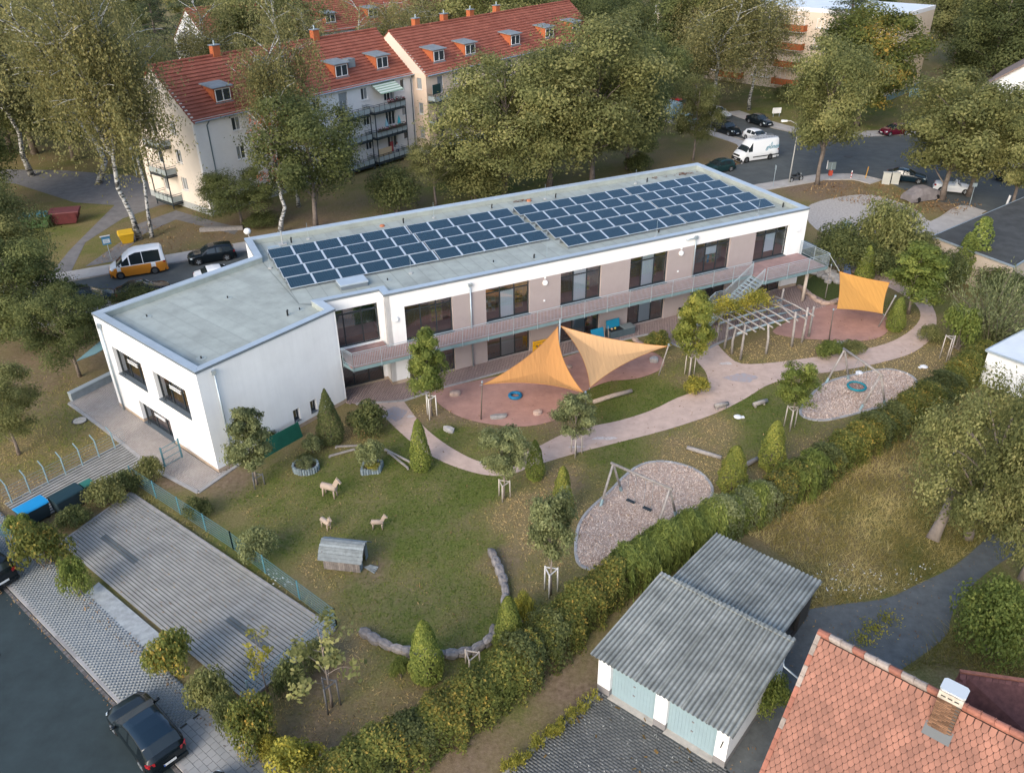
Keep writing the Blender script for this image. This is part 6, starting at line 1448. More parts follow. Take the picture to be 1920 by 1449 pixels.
plant('shrub', 'big_bush:1', (1880, 560), 495, 120, 'dark shrubs under the dark flat roof at the right edge', 'shrub'); plant('shrub', 'bush:0', (1740, 640), 600, 45, 'small shrub on the inside of the path bend', 'shrub')
# --- yard trees with stakes
def stakes(base, label, h=1.5, m=None, n=3, rad=.38, ang=.3, bar=True):
 b = at(*base); o = empty('tree_stakes', b, 0, label, 'tree stakes'); P = []
 for i in range(n): a = ang + i * 6.283 / n; P.append((math.cos(a) * rad, math.sin(a) * rad)); MB().tube([(*P[-1], 0), (P[-1][0] * .95, P[-1][1] * .95, h)], .04, 7).build('stake', m or m_stake, o, smooth=True)
 if bar:
  for i in range(n): MB().bar((*[c * .96 for c in P[i]], h - .08), (*[c * .96 for c in P[(i + 1) % n]], h - .08), .05, .04).build('crossbar', m or m_stake, o)
m_stake = mat('pale stake wood', (.46, .41, .36), .9, .15, 5); m_stakew = mat('whitewashed stake', (.66, .64, .61), .9, .1, 5); m_staked = mat('dark wet stake', (.13, .13, .13), .9, .2, 5)
for key, base, top, w, lab, nm in (('horn:0', (809, 780), 610, 76, 'pyramid shaped hornbeam before the left end of the balcony', 'hornbeam'), ('goldtop:0', (1292, 704), 543, 80, 'maple with golden top beside the pergola', 'maple_tree'),
  ('young:1', (1080, 852), 742, 70, 'young tree on the inner edge of the path bend below the sails', 'young_tree'), ('young:2', (945, 934), 802, 74, 'young tree at the lowest bend of the path', 'young_tree'),
  ('young:4', (1032, 1114), 922, 88, 'young tree between the stone wall and the double swing', 'young_tree'), ('young:0', (1481, 802), 682, 66, 'young tree beside the basket swing pit', 'young_tree'), ('pyr:0', (482, 908), 756, 86, 'young tree against the white wing wall', 'young_tree')):
 plant(nm, key, base, top, w, lab, 'tree')
for base, lab, m, h in (((809, 781), 'whitewashed stakes around the pyramid shaped hornbeam', m_stakew, 1.6), ((1292, 705), 'pale stakes around the maple with golden top', m_stake, 1.7), ((1080, 852), 'pale stakes around the young tree below the sails', m_stake, 1.6), ((945, 934), 'pale stakes around the young tree at the lowest path bend', m_stake, 1.2),
  ((1032, 1112), 'whitewashed stakes around the young tree near the double swing', m_stakew, 1.6), ((1480, 803), 'pale stakes around the young tree by the basket swing', m_stake, 1.6), ((1771, 676), 'tall bare stakes beside the leafy green bush', m_stake, 2.0), ((885, 1252), 'short bare stakes behind the curved stone wall', m_stake, .95), ((484, 910), 'dark stakes around the young tree against the wing', m_staked, .8), ((622, 1325), 'dark stakes around the thin sapling near the parking fence', m_staked, 1.6)):
 stakes(base, lab, h, m)
# --- clipped cones and small shrubs of the yard
for i, (x, y, t, w, k, lab) in enumerate(((622, 828, 733, 54, 'thuja:0', 'dark pointed thuja against the white wing wall'), (790, 880, 790, 40, 'cone:0', 'clipped cone at the start of the path'), (1003, 897, 828, 36, 'cone:1', 'clipped dark cone on the path bend'), (1054, 964, 878, 38, 'cone2:0', 'yellow green cone behind the young tree near the swing'), (1370, 920, 840, 54, 'cone2:1', 'plump yellow green cone at the end of the double swing pit'),
  (1443, 878, 793, 48, 'cone2:0', 'yellow green cone on the small lawn above the hedge'), (802, 1270, 1168, 66, 'cone:1', 'clipped cone before the curved stone wall'), (955, 1218, 1122, 58, 'cone:0', 'clipped cone hiding the bend of the stone wall'))):
 plant('cone_shrub' if k[0] == 'c' else 'thuja', k, (x, y), t, w, lab, 'shrub')
for (x, y, t, w, k, lab) in ((752, 1268, 1228, 42, 'bush:3', 'small shrub left of the cone before the stone wall'), (982, 1168, 1098, 50, 'ybush:1', 'yellow green young shrub beside the stone wall end'), (1305, 738, 698, 56, 'ybush:2', 'low shrub circled by the path'), (1232, 654, 612, 58, 'bush:2', 'reddish brown shrub at the sand pit edge'), (1555, 668, 636, 60, 'bush:3', 'left of two low shrubs before the far sand pit'), (1598, 663, 632, 50, 'bush:0', 'right of two low shrubs before the far sand pit'),
  (690, 812, 748, 84, 'bush:1', 'dark rounded shrub before the entrance recess'), (588, 848, 806, 48, 'gbush:0', 'pale flowering shrub before the green tarpaulin'), (88, 1062, 962, 115, 'bush:2', 'shrub with turning leaves at the upper parking corner'), (152, 1118, 1033, 62, 'bush:3', 'rounded shrub between the pavement and the parking bay'), (45, 1010, 955, 60, 'bush:3', 'shrub by the blue bin'),
  (332, 1268, 1160, 105, 'bush:2', 'orange tinted shrub at the lower parking edge'), (402, 1335, 1238, 95, 'bush:0', 'olive shrub at the lower parking corner'), (478, 1400, 1296, 110, 'bush:2', 'rust tinted shrub along the slab pavement'), (562, 1470, 1382, 125, 'ybush:0', 'yellow variegated shrub at the bottom edge'), (508, 1420, 1372, 60, 'ybush:1', 'bright yellow green shrub beside the pavement'), (440, 1372, 1290, 70, 'bush:1', 'dark shrub in the row along the slab pavement'),
  (486, 1052, 982, 80, 'gbush:1', 'grey green shrub behind the blue parking fence'), (376, 968, 928, 62, 'bush:1', 'dark shrub with white blossom behind the parking fence'), (288, 903, 842, 58, 'bush:0', 'shrub before the gate at the wing corner'), (205, 945, 885, 80, 'bush:0', 'shrub before the wheeled bins'), (140, 985, 945, 70, 'bush:1', 'dark shrub between the bins and the parking bay'), (240, 920, 880, 60, 'bush:1', 'dark shrub at the top corner of the parking bay'),
  (598, 1250, 1195, 70, 'bush:0', 'loose shrub at the lower corner of the parking fence'), (545, 1300, 1225, 70, 'bush:1', 'dark shrub outside the parking fence end'), (1442, 1332, 1262, 80, 'bush:3', 'leafy shrub between the garage and the tiled house'), (1850, 1218, 1080, 175, 'round:0', 'large round green bush beside the side drive'), (505, 830, 790, 40, 'bush:1', 'small dark shrub at the foot of the wing wall')):
 plant('shrub', k, (x, y), t, w, lab, 'shrub')
plant('sapling', 'sap:0', (502, 1296), 1176, 66, 'thin yellowing sapling at the parking fence', 'sapling'); plant('sapling', 'sap:1', (622, 1324), 1160, 130, 'thin staked sapling near the curved stone wall', 'sapling'); plant('sapling', 'sap:0', (646, 1449), 1405, 22, 'tiny sapling at the bottom edge of the lawn', 'sapling')
# --- orchard at the right
plant('apple_tree', 'apple:0', (1815, 1010), 742, 262, 'old apple tree with wide grey green crown over the meadow', 'apple tree'); plant('apple_tree', 'apple:1', (1915, 1085), 790, 220, 'apple tree at the right edge over the side drive', 'apple tree'); plant('apple_tree', 'apple:0', (1915, 900), 725, 170, 'apple tree behind at the right edge near the white outbuilding', 'apple tree', rz=2)
tl = empty('leaning_tree', at(1748, 1012), 0, 'thick leaning grey tree stem at the edge of the meadow', 'tree'); MB().tube([(0, 0, 0), (.25, .25, .5), (.7, .7, 1.2), (1.2, 1.3, 2.2)], [.36, .30, .26, .2], 10).build('trunk', m_barkg, tl, smooth=True)
dt_ = empty('dead_tree', at(1766, 915), 0, 'bleached dead tree standing left of the apple crown', 'tree'); MB().tube([(0, 0, 0), (.08, 0, .8), (.02, .1, 1.9), (.15, .1, 2.6)], [.11, .09, .07, .03], 8).build('trunk', mat('bleached wood', (.36, .31, .28), .9, .2, 6), dt_, smooth=True)
# --- the long hedge
HEDGE = spline(pxs((585, 1530), (690, 1460), (800, 1395), (905, 1325), (1010, 1240), (1100, 1155), (1190, 1085), (1290, 1025), (1400, 975), (1500, 918), (1590, 858), (1680, 802), (1765, 745), (1835, 690)), 12)
acc = 0; last = HEDGE[0]; idx = 0; HPTS = []
for p in HEDGE[1:]:
 acc += (p - last).length
 if acc > 1.25: acc = 0; HPTS.append((p.copy(), math.atan2((p - last).y, (p - last).x)))
 last = p
hl = {'hedge': 'hedge shrub with yellowing top in the long garden hedge', 'hedged': 'dark green shrub in the long garden hedge', 'hedgef': 'feathery bright green shrub in the long garden hedge', 'hedgeg': 'grey green shrub in the long garden hedge'}
ORD = ['first', 'second', 'third', 'fourth', 'fifth', 'sixth', 'seventh', 'eighth', 'ninth', 'tenth', 'eleventh', 'twelfth'] + [w + 'teenth' for w in ('thir', 'four', 'fif', 'six', 'seven', 'eigh', 'nine')] + ['twentieth'] + ['twenty ' + w for w in ('first', 'second', 'third', 'fourth', 'fifth', 'sixth', 'seventh', 'eighth', 'ninth')]
HN = {}
for i, (p, a) in enumerate(HPTS):
 u = px_of((p.x, p.y, 1))[0]; k = 'hedge'
 if 1190 < u < 1330: k = 'hedgef'
 elif 1330 < u < 1440: k = 'hedgeg' if i % 2 else 'hedgef'
 elif 1440 < u < 1530: k = 'hedgef' if i % 2 else 'hedge'
 elif i % 5 == 2: k = 'hedged'
 P = proto('%s:%d' % (k, i % 2)); s = random.uniform(.9, 1.15); HN[k] = HN.get(k, -1) + 1
 o = empty('hedge_shrub', (p.x, p.y, 0), a + (math.pi if random.random() < .5 else 0), hl[k] + ', %s from the bottom edge' % ORD[HN[k]], 'hedge shrub', 'shrubs of the long garden hedge: ' + k.replace('hedged', 'dark').replace('hedgef', 'feathery').replace('hedgeg', 'grey').replace('hedge', 'yellowing'))
 o.scale = (1.0, random.uniform(.9, 1.15), s * (1.0 if u < 1500 else .95)); obj('stems', P['trunk'], o); obj('foliage', P['crown'], o)
# --- climber over the pergola
def leafcloud(name, pts, nrm, leaf, mk, seed, label, cat, tint0=.5):
 r = np.random.default_rng(seed); return tag(obj(name, fold(pts, tint0 + r.normal(0, .2, len(pts)), nrm, leaf, r, LF[mk], name)), label, cat)
# --- distant trees filling the horizon
rd = random.Random(77); far_k = ['big:0', 'big:1', 'broad:0', 'broad:2', 'weep:0', 'gappy:0', 'pine:0', 'maple:0']
far_l = {'big': 'broad dark tree in the far belt of trees', 'broad': 'rounded olive tree in the far belt of trees', 'weep': 'pale birch in the far belt of trees', 'gappy': 'loose crowned tree in the far belt of trees', 'pine': 'dark pine in the far belt of trees', 'maple': 'fresh green tree in the far belt of trees'}
FAR = [(-105, 150), (-92, 170), (-78, 185), (-60, 176), (-84, 140), (-70, 128), (-62, 112), (-48, 122), (-56, 150), (-18, 168), (-6, 160), (6, 172), (16, 160), (26, 150), (20, 172), (34, 168), (44, 182), (10, 190), (-30, 190), (-12, 196), (56, 190), (70, 178), (82, 168), (92, 180), (100, 160), (86, 150), (110, 175), (118, 190), (76, 200), (60, 215), (36, 205), (-45, 215), (-70, 215), (-100, 205), (-125, 190), (0, 225), (25, 230), (90, 225), (125, 215), (-20, 240), (-60, 250), (50, 250), (-110, 245), (100, 255), (140, 240), (-85, 160), (18, 140), (30, 136), (98, 140), (110, 150), (-118, 165), (150, 205),
       (-140, 260), (-150, 220), (-20, 280), (20, 285), (60, 290), (-60, 290), (-100, 295), (100, 300), (140, 290), (0, 320), (-40, 325), (40, 325), (80, 330), (-85, 330), (125, 335), (-130, 320), (165, 270)]
FN = {}; FAR.sort(key=lambda q: q[0] / (q[1] + 20))
for x, y in FAR:
 k = rd.choice(far_k); P = proto(k); s = rd.uniform(.95, 1.3) * (15 / P['H']); o = empty('distant_tree', (x + rd.uniform(-3, 3), y + rd.uniform(-3, 3), 0), rd.uniform(0, 6), far_l[k.split(':')[0]] + ', %s such from the left' % ORD[FN.setdefault(k.split(':')[0], 0)], 'tree', 'far belt of trees: ' + k.split(':')[0])
 FN[k.split(':')[0]] += 1; o.scale = (s * 1.15, s * 1.15, s); obj('trunk', P['trunk'], o); obj('crown', P['crown'], o)
# --- grass
EXC = [PATH, SAND1, SAND2, CHIP1, CHIP2, TERR, WINGP, DRIVE, FORE]
def blades(name, poly, dens, h, w, seed, m, label, tint, cat='grass', excl=EXC, lean=1.1):
 P = np.array([[p[0], p[1]] for p in poly]); area = 0.5 * abs(np.dot(P[:, 0], np.roll(P[:, 1], 1)) - np.dot(P[:, 1], np.roll(P[:, 0], 1)))
 q = scatter_poly(poly, int(area * dens), seed); ok = np.ones(len(q), bool)
 for e in excl: ok &= ~inpoly(q, e)
 q = q[ok]; r = np.random.default_rng(seed + 1); dr = turf(q[:, 0], q[:, 1]); so_ = soil(q[:, 0], q[:, 1]); keep = r.random(len(q)) > so_ * 1.0 * (.9 if h < .2 else .3); q, dr = q[keep], dr[keep]
 n = len(q); a = r.uniform(0, 6.283, n); hh = h * r.uniform(.5, 1.4, n); ww = w * r.uniform(.6, 1.4, n)
 b = np.column_stack([q, np.zeros(n)]); dx = np.stack([np.cos(a), np.sin(a), np.zeros(n)], 1) * ww[:, None] / 2; t = np.column_stack([r.normal(0, lean, n) * hh, r.normal(0, lean, n) * hh, hh])
 V = np.stack([b - dx, b + dx, b + t], 1).reshape(-1, 3)
 return tag(obj(name, np_mesh(name, V, np.arange(n * 3).reshape(-1, 3), m, tint=np.repeat(np.clip(tint(dr, r, n, q), 0, 1), 3))), label, cat, kind='stuff')
YARD = pxs((420, 930), (650, 780), (760, 760), (1080, 745), (1230, 660), (1340, 660), (1420, 640), (1560, 590), (1680, 560), (1760, 600), (1820, 690), (1700, 790), (1500, 910), (1300, 1010), (1190, 1075), (1000, 1240), (800, 1380), (620, 1480), (500, 1330), (640, 1190), (640, 1150))
blades('lawn_grass', YARD, 55, .07, .055, 31, LF['lawn'], 'short lawn grass of the playground', lambda d, r, n, q: d * 1.0 + r.normal(0, .13, n))
MEAD = pxs((1400, 1000), (1560, 890), (1700, 800), (1800, 740), (1960, 780), (1990, 900), (1860, 1000), (1780, 1065), (1700, 1105), (1620, 1128), (1500, 1160), (1530, 1090), (1420, 1010))
blades('meadow_grass', MEAD, 170, .26, .03, 41, LF['mead'], 'tall dry meadow grass between hedge and side drive', lambda d, r, n, q: .42 + d * .25 + (vnoise(q[:, 0], q[:, 1], 1.6, 9) - .5) * .6 + r.normal(0, .2, n), lean=.8)
blades('verge_grass', pxs((1690, 1260), (1780, 1180), (1990, 1090), (2050, 1200), (1960, 1300), (1760, 1250)), 130, .35, .03, 43, LF['mead'], 'rough grass behind the tiled house', lambda d, r, n, q: .2 + (vnoise(q[:, 0], q[:, 1], 1.2, 9) - .5) * .5 + r.normal(0, .2, n))
blades('rough_grass', pxs((0, 700), (130, 700), (205, 815), (150, 880), (0, 960), (-80, 900)), 70, .10, .05, 45, LF['lawn'], 'dry lawn left of the wing', lambda d, r, n, q: d * .8 + r.normal(0, .15, n))
blades('joint_weeds', pxs((240, 930), (262, 918), (640, 1170), (610, 1185)), 60, .16, .04, 47, LF['mead'], 'weeds along the parking fence', lambda d, r, n, q: .3 + r.normal(0, .25, n), excl=[])
def weedtuft(name, px, n, h, seed, label, mk='yellow', sp=.4):
 b = at(*px); r = np.random.default_rng(seed); q = np.column_stack([b.x + r.normal(0, sp, n), b.y + r.normal(0, sp, n)]); hh = h * r.uniform(.4, 1.1, n); z = r.random(n) * hh
 C = np.column_stack([q + r.normal(0, .05, (n, 2)), z + .03]); return leafcloud(name, C, r.normal(0, 1, (n, 3)), .055, mk, seed, label, 'weeds')
WE = pxs((1116, 1300), (1122, 1318), (965, 1449), (935, 1449))
r_ = np.random.default_rng(51); q_ = scatter_poly(WE, 110, 52); Cw = []
for x, y in q_:
 k = 45; t = r_.random(k); Cw.append(np.column_stack([x + r_.normal(0, .05, k), y + r_.normal(0, .05, k), .08 + t * r_.uniform(.3, .75)]))
Cw = np.concatenate(Cw); tag(obj('edge_weeds', fold(Cw, .35 + r_.normal(0, .2, len(Cw)), r_.normal(0, 1, Cw.shape), .05, r_, LF['yellow'], 'edge_weeds', axis=np.tile(np.array([0, 0, 1.]), (len(Cw), 1)), aspect=.4)), 'golden weeds along the garage forecourt kerb', 'weeds', kind='stuff')
kerb('forecourt_kerb', [at(1124, 1302), at(1040, 1373), at(940, 1455)], w=.10, h=.10)
for px, n, lab in (((1640, 1180), 240, 'long weed strip in the middle of the side drive'), ((1665, 1162), 160, 'short weed tuft further along the side drive'), ((1618, 1200), 200, 'weed tuft near the tiled house ridge')): weedtuft('drive_weeds', px, n, .22, n, lab, 'yellow', .28)
# white flowers
def blooms(name, poly, n, seed, label):
 q = scatter_poly(poly, n, seed); r = np.random.default_rng(seed); C = np.column_stack([q, r.uniform(.2, .45, n)])
 tag(obj(name, fold(C, r.random(n), np.tile(np.array([0, 0, 1.]), (n, 1)), .045, r, mat('white petals', (.7, .7, .66), .8), name, rnd=.3)), label, 'flowers', kind='stuff')
blooms('meadow_flowers', pxs((1490, 1100), (1560, 1060), (1660, 1080), (1760, 1060), (1720, 1105), (1600, 1130), (1500, 1125)), 90, 61, 'white flowers at the lower edge of the meadow')
blooms('fence_flowers', pxs((495, 1080), (520, 1075), (555, 1105), (520, 1110)), 26, 62, 'white flowers at the parking fence')
# ================================================================ vehicles
def mat_paint(name, c, rough=.22): 
 m = mat(name, c, rough, spec=.3, coat=.25); return m
m_cglass = mat('car glass', (.018, .026, .030), .04, spec=.7)
m_tyre = mat('tyre rubber', (.015, .015, .016), .85); m_rim = mat('alloy rim', (.50, .53, .55), .35, metal=.7); m_rimd = mat('dark steel rim', (.10, .105, .11), .5, metal=.5)
m_hl = mat('headlamp lens', (.62, .70, .72), .12, spec=.7); m_tl = mat('tail lamp lens', (.30, .015, .02), .2, spec=.6); m_trim = mat('black trim', (.016, .017, .018), .6); m_plate = mat('number plate', (.66, .68, .68), .5); m_pblue = mat('plate blue band', (.03, .10, .40), .5)
STY = {   # length, width, side profile (fraction of length from the middle, height), belt, wheel x fractions, wheel radius, glass: windscreen range, rear range, side ranges
 'hatch': (4.15, 1.76, [(.5, .46), (.492, .62), (.46, .73), (.36, .86), (.235, .95), (.04, 1.40), (-.08, 1.47), (-.22, 1.46), (-.36, 1.38), (-.455, 1.05), (-.485, .92), (-.497, .7), (-.5, .42)], .93, (.305, -.30), .315, (.225, .055), (-.37, -.45), [(.10, -.075), (-.105, -.29)]),
 'saloon': (4.5, 1.78, [(.5, .45), (.492, .62), (.46, .72), (.34, .84), (.205, .93), (.03, 1.38), (-.1, 1.43), (-.22, 1.40), (-.36, 1.06), (-.46, 1.0), (-.49, .85), (-.5, .45)], .92, (.31, -.29), .315, (.195, .04), (-.235, -.345), [(.08, -.07), (-.10, -.22)]),
 'estate': (4.35, 1.80, [(.5, .46), (.492, .66), (.46, .80), (.36, .93), (.21, 1.0), (.05, 1.46), (-.08, 1.52), (-.30, 1.50), (-.435, 1.42), (-.475, 1.0), (-.492, .8), (-.5, .45)], .98, (.305, -.29), .33, (.20, .065), (-.44, -.468), [(.10, -.075), (-.105, -.25), (-.275, -.40)]),
 'suv': (4.5, 1.86, [(.5, .50), (.492, .72), (.46, .90), (.36, 1.03), (.22, 1.10), (.07, 1.60), (-.06, 1.68), (-.32, 1.66), (-.44, 1.58), (-.48, 1.1), (-.495, .85), (-.5, .5)], 1.06, (.31, -.29), .36, (.21, .085), (-.445, -.475), [(.11, -.07), (-.10, -.25), (-.275, -.41)]),
 'van': (4.95, 1.90, [(.5, .50), (.495, .78), (.475, .98), (.40, 1.16), (.365, 1.22), (.215, 1.84), (.10, 2.26), (0, 2.42), (-.3, 2.44), (-.44, 2.40), (-.475, 2.2), (-.49, 1.2), (-.5, .5)], 1.18, (.325, -.27), .34, (.36, .235), (-.477, -.487), [(.27, .135), (.115, -.10), (-.11, -.41)]),
 'sprinter': (5.95, 1.99, [(.5, .48), (.495, .85), (.48, 1.05), (.41, 1.28), (.385, 1.34), (.285, 2.0), (.22, 2.55), (.17, 2.66), (-.3, 2.68), (-.47, 2.66), (-.488, 2.55), (-.495, 1.2), (-.5, .5)], 1.30, (.335, -.27), .36, (.38, .295), None, [(.315, .205)]),
 'roadster': (4.1, 1.76, [(.5, .45), (.492, .60), (.46, .70), (.34, .82), (.18, .90), (.06, 1.28), (.03, 1.30), (.0, .95), (-.2, .93), (-.3, .98), (-.44, .96), (-.485, .85), (-.5, .45)], .90, (.31, -.29), .315, (.17, .068), None, [])}
CARC = {}
def car_meshes(style, paint, lower=None, lower_z=0.0, dark_roof=None):
 key = (style, paint.name, lower.name if lower else '', dark_roof.name if dark_roof else '')
 if key in CARC: return CARC[key]
 L, W, prof, belt, wx, wr, ws, rw, sides = STY[style]; px_, pz_ = [p[0] * L for p in prof][::-1], [p[1] for p in prof][::-1]
 xs = sorted(set(list(np.linspace(-L / 2, L / 2, 64)) + px_ + [a * L for s in sides for a in s] + ([a * L for a in ws]) + ([a * L for a in rw] if rw else [])))
 zt = np.interp(xs, px_, pz_); bevel = .10 if style not in ('van', 'sprinter') else .16
 rows = []
 for x, z in zip(xs, zt):
  e = abs(x) / (L / 2); w = W / 2 * (1 - (.30 if x > 0 else .20) * max(0, (e - .66) / .34) ** 2.4); zb = min(z - .075, belt + .02 * (-x / L))
  tum = (z - zb) * (.30 if style not in ('van', 'sprinter') else .10); wt = w - tum; low = .20
  for c in wx:
   dx = abs(x - c * L); a = wr * 1.13
   if dx < a: low = max(low, wr + math.sqrt(a * a - dx * dx))
  low = min(low, zb - .12); mid = max(low + .04, .45 * (zb - .2) + .2)
  hgt = z - zb; b = min(bevel, hgt * .45 + .03)
  pts = [(w * .93 if low < .25 else w * .985, low), (w * 1.0, min(mid, zb - .05)), (w * .995, zb - .03), (w * .965, zb + .01 if hgt > .03 else zb - .005), (wt * .985 - .01, z - b if hgt > .05 else zb), (wt - b * .7, z - b * .22), (wt * .55, z + .012), (0, z + .02)]
  rows.append([(x, y, zz) for y, zz in pts])
 parts = {}
 def add(nm, quad, mi=0):
  mb = parts.setdefault(nm, MB()); mb.face(quad, mi)
 for i in range(len(xs) - 1):
  xm = (xs[i] + xs[i + 1]) / 2 / L; a, b = rows[i], rows[i + 1]
  for sgn in (1, -1):
   f = lambda p: (p[0], p[1] * sgn, p[2])
   for j in range(7):
    q = [f(a[j]), f(b[j]), f(b[j + 1]), f(a[j + 1])]
    if sgn < 0: q = q[::-1]
    zm = sum(p[2] for p in q) / 4
    if j == 3 and any(s[1] < xm < s[0] for s in sides): add('side_window%d%s' % ([s[1] < xm < s[0] for s in sides].index(True), 'ab'[sgn > 0]), q)
    elif j >= 4 and ws[1] < xm < ws[0]: add('windscreen', q)
    elif j >= 4 and rw and rw[1] < xm < rw[0]: add('rear_window', q)
    else: add('body', q, 2 if (dark_roof and j >= 5 and (rw[0] if rw else -.4) < xm < ws[1]) else (1 if (lower and zm < lower_z) else 0))
 for i in (0, -1):
  r = rows[i]; add('body', [(r[j][0], r[j][1], r[j][2]) for j in range(8)] + [(r[j][0], -r[j][1], r[j][2]) for j in range(6, -1, -1)], 1 if lower else 0)
 out = {n: m.mesh(n, [paint, lower or paint, dark_roof or paint] if n == 'body' else m_cglass, smooth=(n == 'body' and False)) for n, m in parts.items()}
 for n in ('body',):
  me = out[n]; me.polygons.foreach_set('use_smooth', [True] * len(me.polygons))
  import bmesh
  bm = bmesh.new(); bm.from_mesh(me); bmesh.ops.remove_doubles(bm, verts=bm.verts, dist=.0008); bm.to_mesh(me); bm.free()
 u = MB(); u.box(-L * .47, -W * .43, .16, L * .47, W * .43, .42)
 for c in wx:
  for s in (-1, 1): u.tube([(c * L, s * W * .20, wr), (c * L, s * W * .482, wr)], wr * 1.1, 14)
 out['underside'] = u.mesh('underside', m_trim)
 t = MB(); t.tube([(0, -.10, 0), (0, -.095, 0), (0, .085, 0), (0, .10, 0)], [wr * .9, wr, wr, wr * .9], 18); out['tyre'] = t.mesh('tyre', m_tyre, True)
 r = MB(); r.tube([(0, .098, 0), (0, .108, 0)], wr * .66, 16)
 r2 = MB(); 
 for k in range(5): a = k * 1.2566; r2.bar((0, .112, 0), (math.cos(a) * wr * .64, .112, math.sin(a) * wr * .64), .07, .02, up=(0, 1, 0))
 out['hub'] = r.mesh('hub', m_rimd); out['rim'] = r2.mesh('rim', m_rim); out['rimsteel'] = MB().tube([(0, .108, 0), (0, .115, 0)], wr * .5, 14).mesh('rim', m_rimd)
 CARC[key] = out; return out
def car(name, label, loc, rz, style, paint, lower=None, lower_z=0.0, rims=True, dark_roof=None, plate=True, cat='car', group=None):
 ms = car_meshes(style, paint, lower, lower_z, dark_roof); L, W, prof, belt, wx, wr, ws, rw, sides = STY[style]
 o = empty(name, (loc[0], loc[1], .02), rz, label, cat, group)
 for n in ms:
  if n in ('body', 'windscreen', 'rear_window', 'underside') or n.startswith('side_w'): obj('side_window' if n[:6] == 'side_w' else n, ms[n], o)
 for c in wx:
  for s in (-1, 1):
   w = obj('wheel', ms['tyre'], o, (c * L, s * (W / 2 - .11), wr), (0, 0, 0 if s > 0 else math.pi)); obj('hub', ms['hub'], w); obj('rim', ms['rim'] if rims else ms['rimsteel'], w)
 zf = np.interp(.465, [p[0] for p in prof[:5]][::-1], [p[1] for p in prof[:5]][::-1])
 for s in (-1, 1):
  MB().hexa([(L * .487, s * W * .30, zf - .14), (L * .455, s * W * .455, zf - .14), (L * .40, s * W * .475, zf - .10)], [(L * .478, s * W * .29, zf - .02), (L * .445, s * W * .445, zf - .0), (L * .39, s * W * .47, zf + .03)]).build('headlight', m_hl, o)
  zr = belt - .02; MB().hexa([(-L * .497, s * W * .30, zr - .16), (-L * .485, s * W * .44, zr - .18), (-L * .45, s * W * .482, zr - .14)], [(-L * .492, s * W * .30, zr - .02), (-L * .48, s * W * .44, zr - .0), (-L * .445, s * W * .478, zr + .02)]).build('tail_light', m_tl, o)
  xm = ws[1] * L + (ws[0] - ws[1]) * L * .62
  MB().tube([(xm, s * W * .47, belt + .03), (xm - .02, s * (W * .5 + .04), belt + .08), (xm - .03, s * (W * .5 + .17), belt + .10)], [.05, .075, .06], 8).build('mirror', paint if style != 'van' else m_trim, o, smooth=True)
 MB().box(L * .495, -W * .42, .26, L * .507, W * .42, .40).build('front_bumper', m_trim, o); MB().box(-L * .512, -W * .42, .28, -L * .497, W * .42, .46).build('rear_bumper', lower or paint, o)
 if plate:
  for x, s in ((L * .508, 1), (-L * .513, -1)):
   MB().box(min(x, x + .012 * s), -.26, .42 if s > 0 else .50, max(x, x + .012 * s), .26, .53 if s > 0 else .61).build('number_plate', m_plate, o)
   MB().box(min(x, x + .014 * s), (.21 if s < 0 else -.26), .425 if s > 0 else .505, max(x, x + .014 * s), (.26 if s < 0 else -.21), .525 if s > 0 else .605).build('plate_band', m_pblue, o)
 return o
P_bk = mat_paint('black car paint', (.006, .010, .013)); P_nv = mat_paint('dark blue car paint', (.008, .022, .035)); P_wh = mat_paint('white car paint', (.74, .76, .77)); P_sv = mat_paint('silver car paint', (.42, .45, .47)); P_rd = mat_paint('red car paint', (.36, .012, .022)); P_wine = mat_paint('wine red car paint', (.09, .006, .018)); P_gr = mat_paint('dark green car paint', (.012, .035, .038)); P_lb = mat_paint('pale blue car paint', (.22, .38, .44)); P_or = mat_paint('orange van paint', (.52, .20, .022), .35)
W_ = YAW + math.pi
roofglass = mat('panorama roof', (.008, .020, .034), .08, spec=.5)
c = at(271, 1364, .7); car('parked_car', 'black hatchback with glass roof parked half on the front pavement', c, a_k + math.pi - .06, 'hatch', P_bk, dark_roof=roofglass)
c = at(428, 1522, .8); car('parked_car', 'dark blue car roof cut off by the bottom edge', c, a_k + math.pi, 'hatch', P_nv)
c = at(-36, 1058, .6); car('parked_car', 'black car tail cut off by the left edge beside the front pavement', c, a_k + math.pi + .1, 'estate', P_bk)
vn = car('camper_van', 'white and orange high roof van beside the yellow grit bin', uv(-14.15, 30.35), W_ - .05, 'van', P_wh, lower=P_or, lower_z=.93, rims=False, cat='van')
car('parked_car', 'black estate car behind the white and orange van', uv(-7.6, 30.4), W_ - .03, 'estate', P_bk)
car('parked_car', 'dark car with pale roof glint in the near lane beside the wing', at(268, 542, .7), YAW + .02, 'saloon', mat_paint('brown black car paint', (.018, .016, .016)))
car('parked_car', 'dark blue car behind the shrub left of the wing', at(170, 557, .7), YAW + .05, 'hatch', P_nv)
car('parked_car', 'white car half hidden behind the wing roof edge', uv(-7.7, 25.0), YAW, 'saloon', P_wh)
sp_ = car('delivery_van', 'white high delivery van with roof ladders and blue lettering', uv(60.3, 32.75), W_ - .06, 'sprinter', P_wh, rims=False, cat='van')
car('parked_car', 'dark green car behind the far corner of the solar roof', at(1348, 311, .7), W_, 'hatch', P_gr)
dn = at(1400, 265) - at(1240, 217); ad = math.atan2(dn.y, dn.x)
car('parked_car', 'white coupe behind the white delivery van', at(1419, 256, .6), ad - .05, 'hatch', P_wh)
car('parked_car', 'black off road car under the weeping birch', at(1362, 240, .8), ad, 'suv', P_bk)
car('parked_car', 'silver car behind the black off road car', at(1346, 210, .7), ad + .1, 'saloon', P_sv)
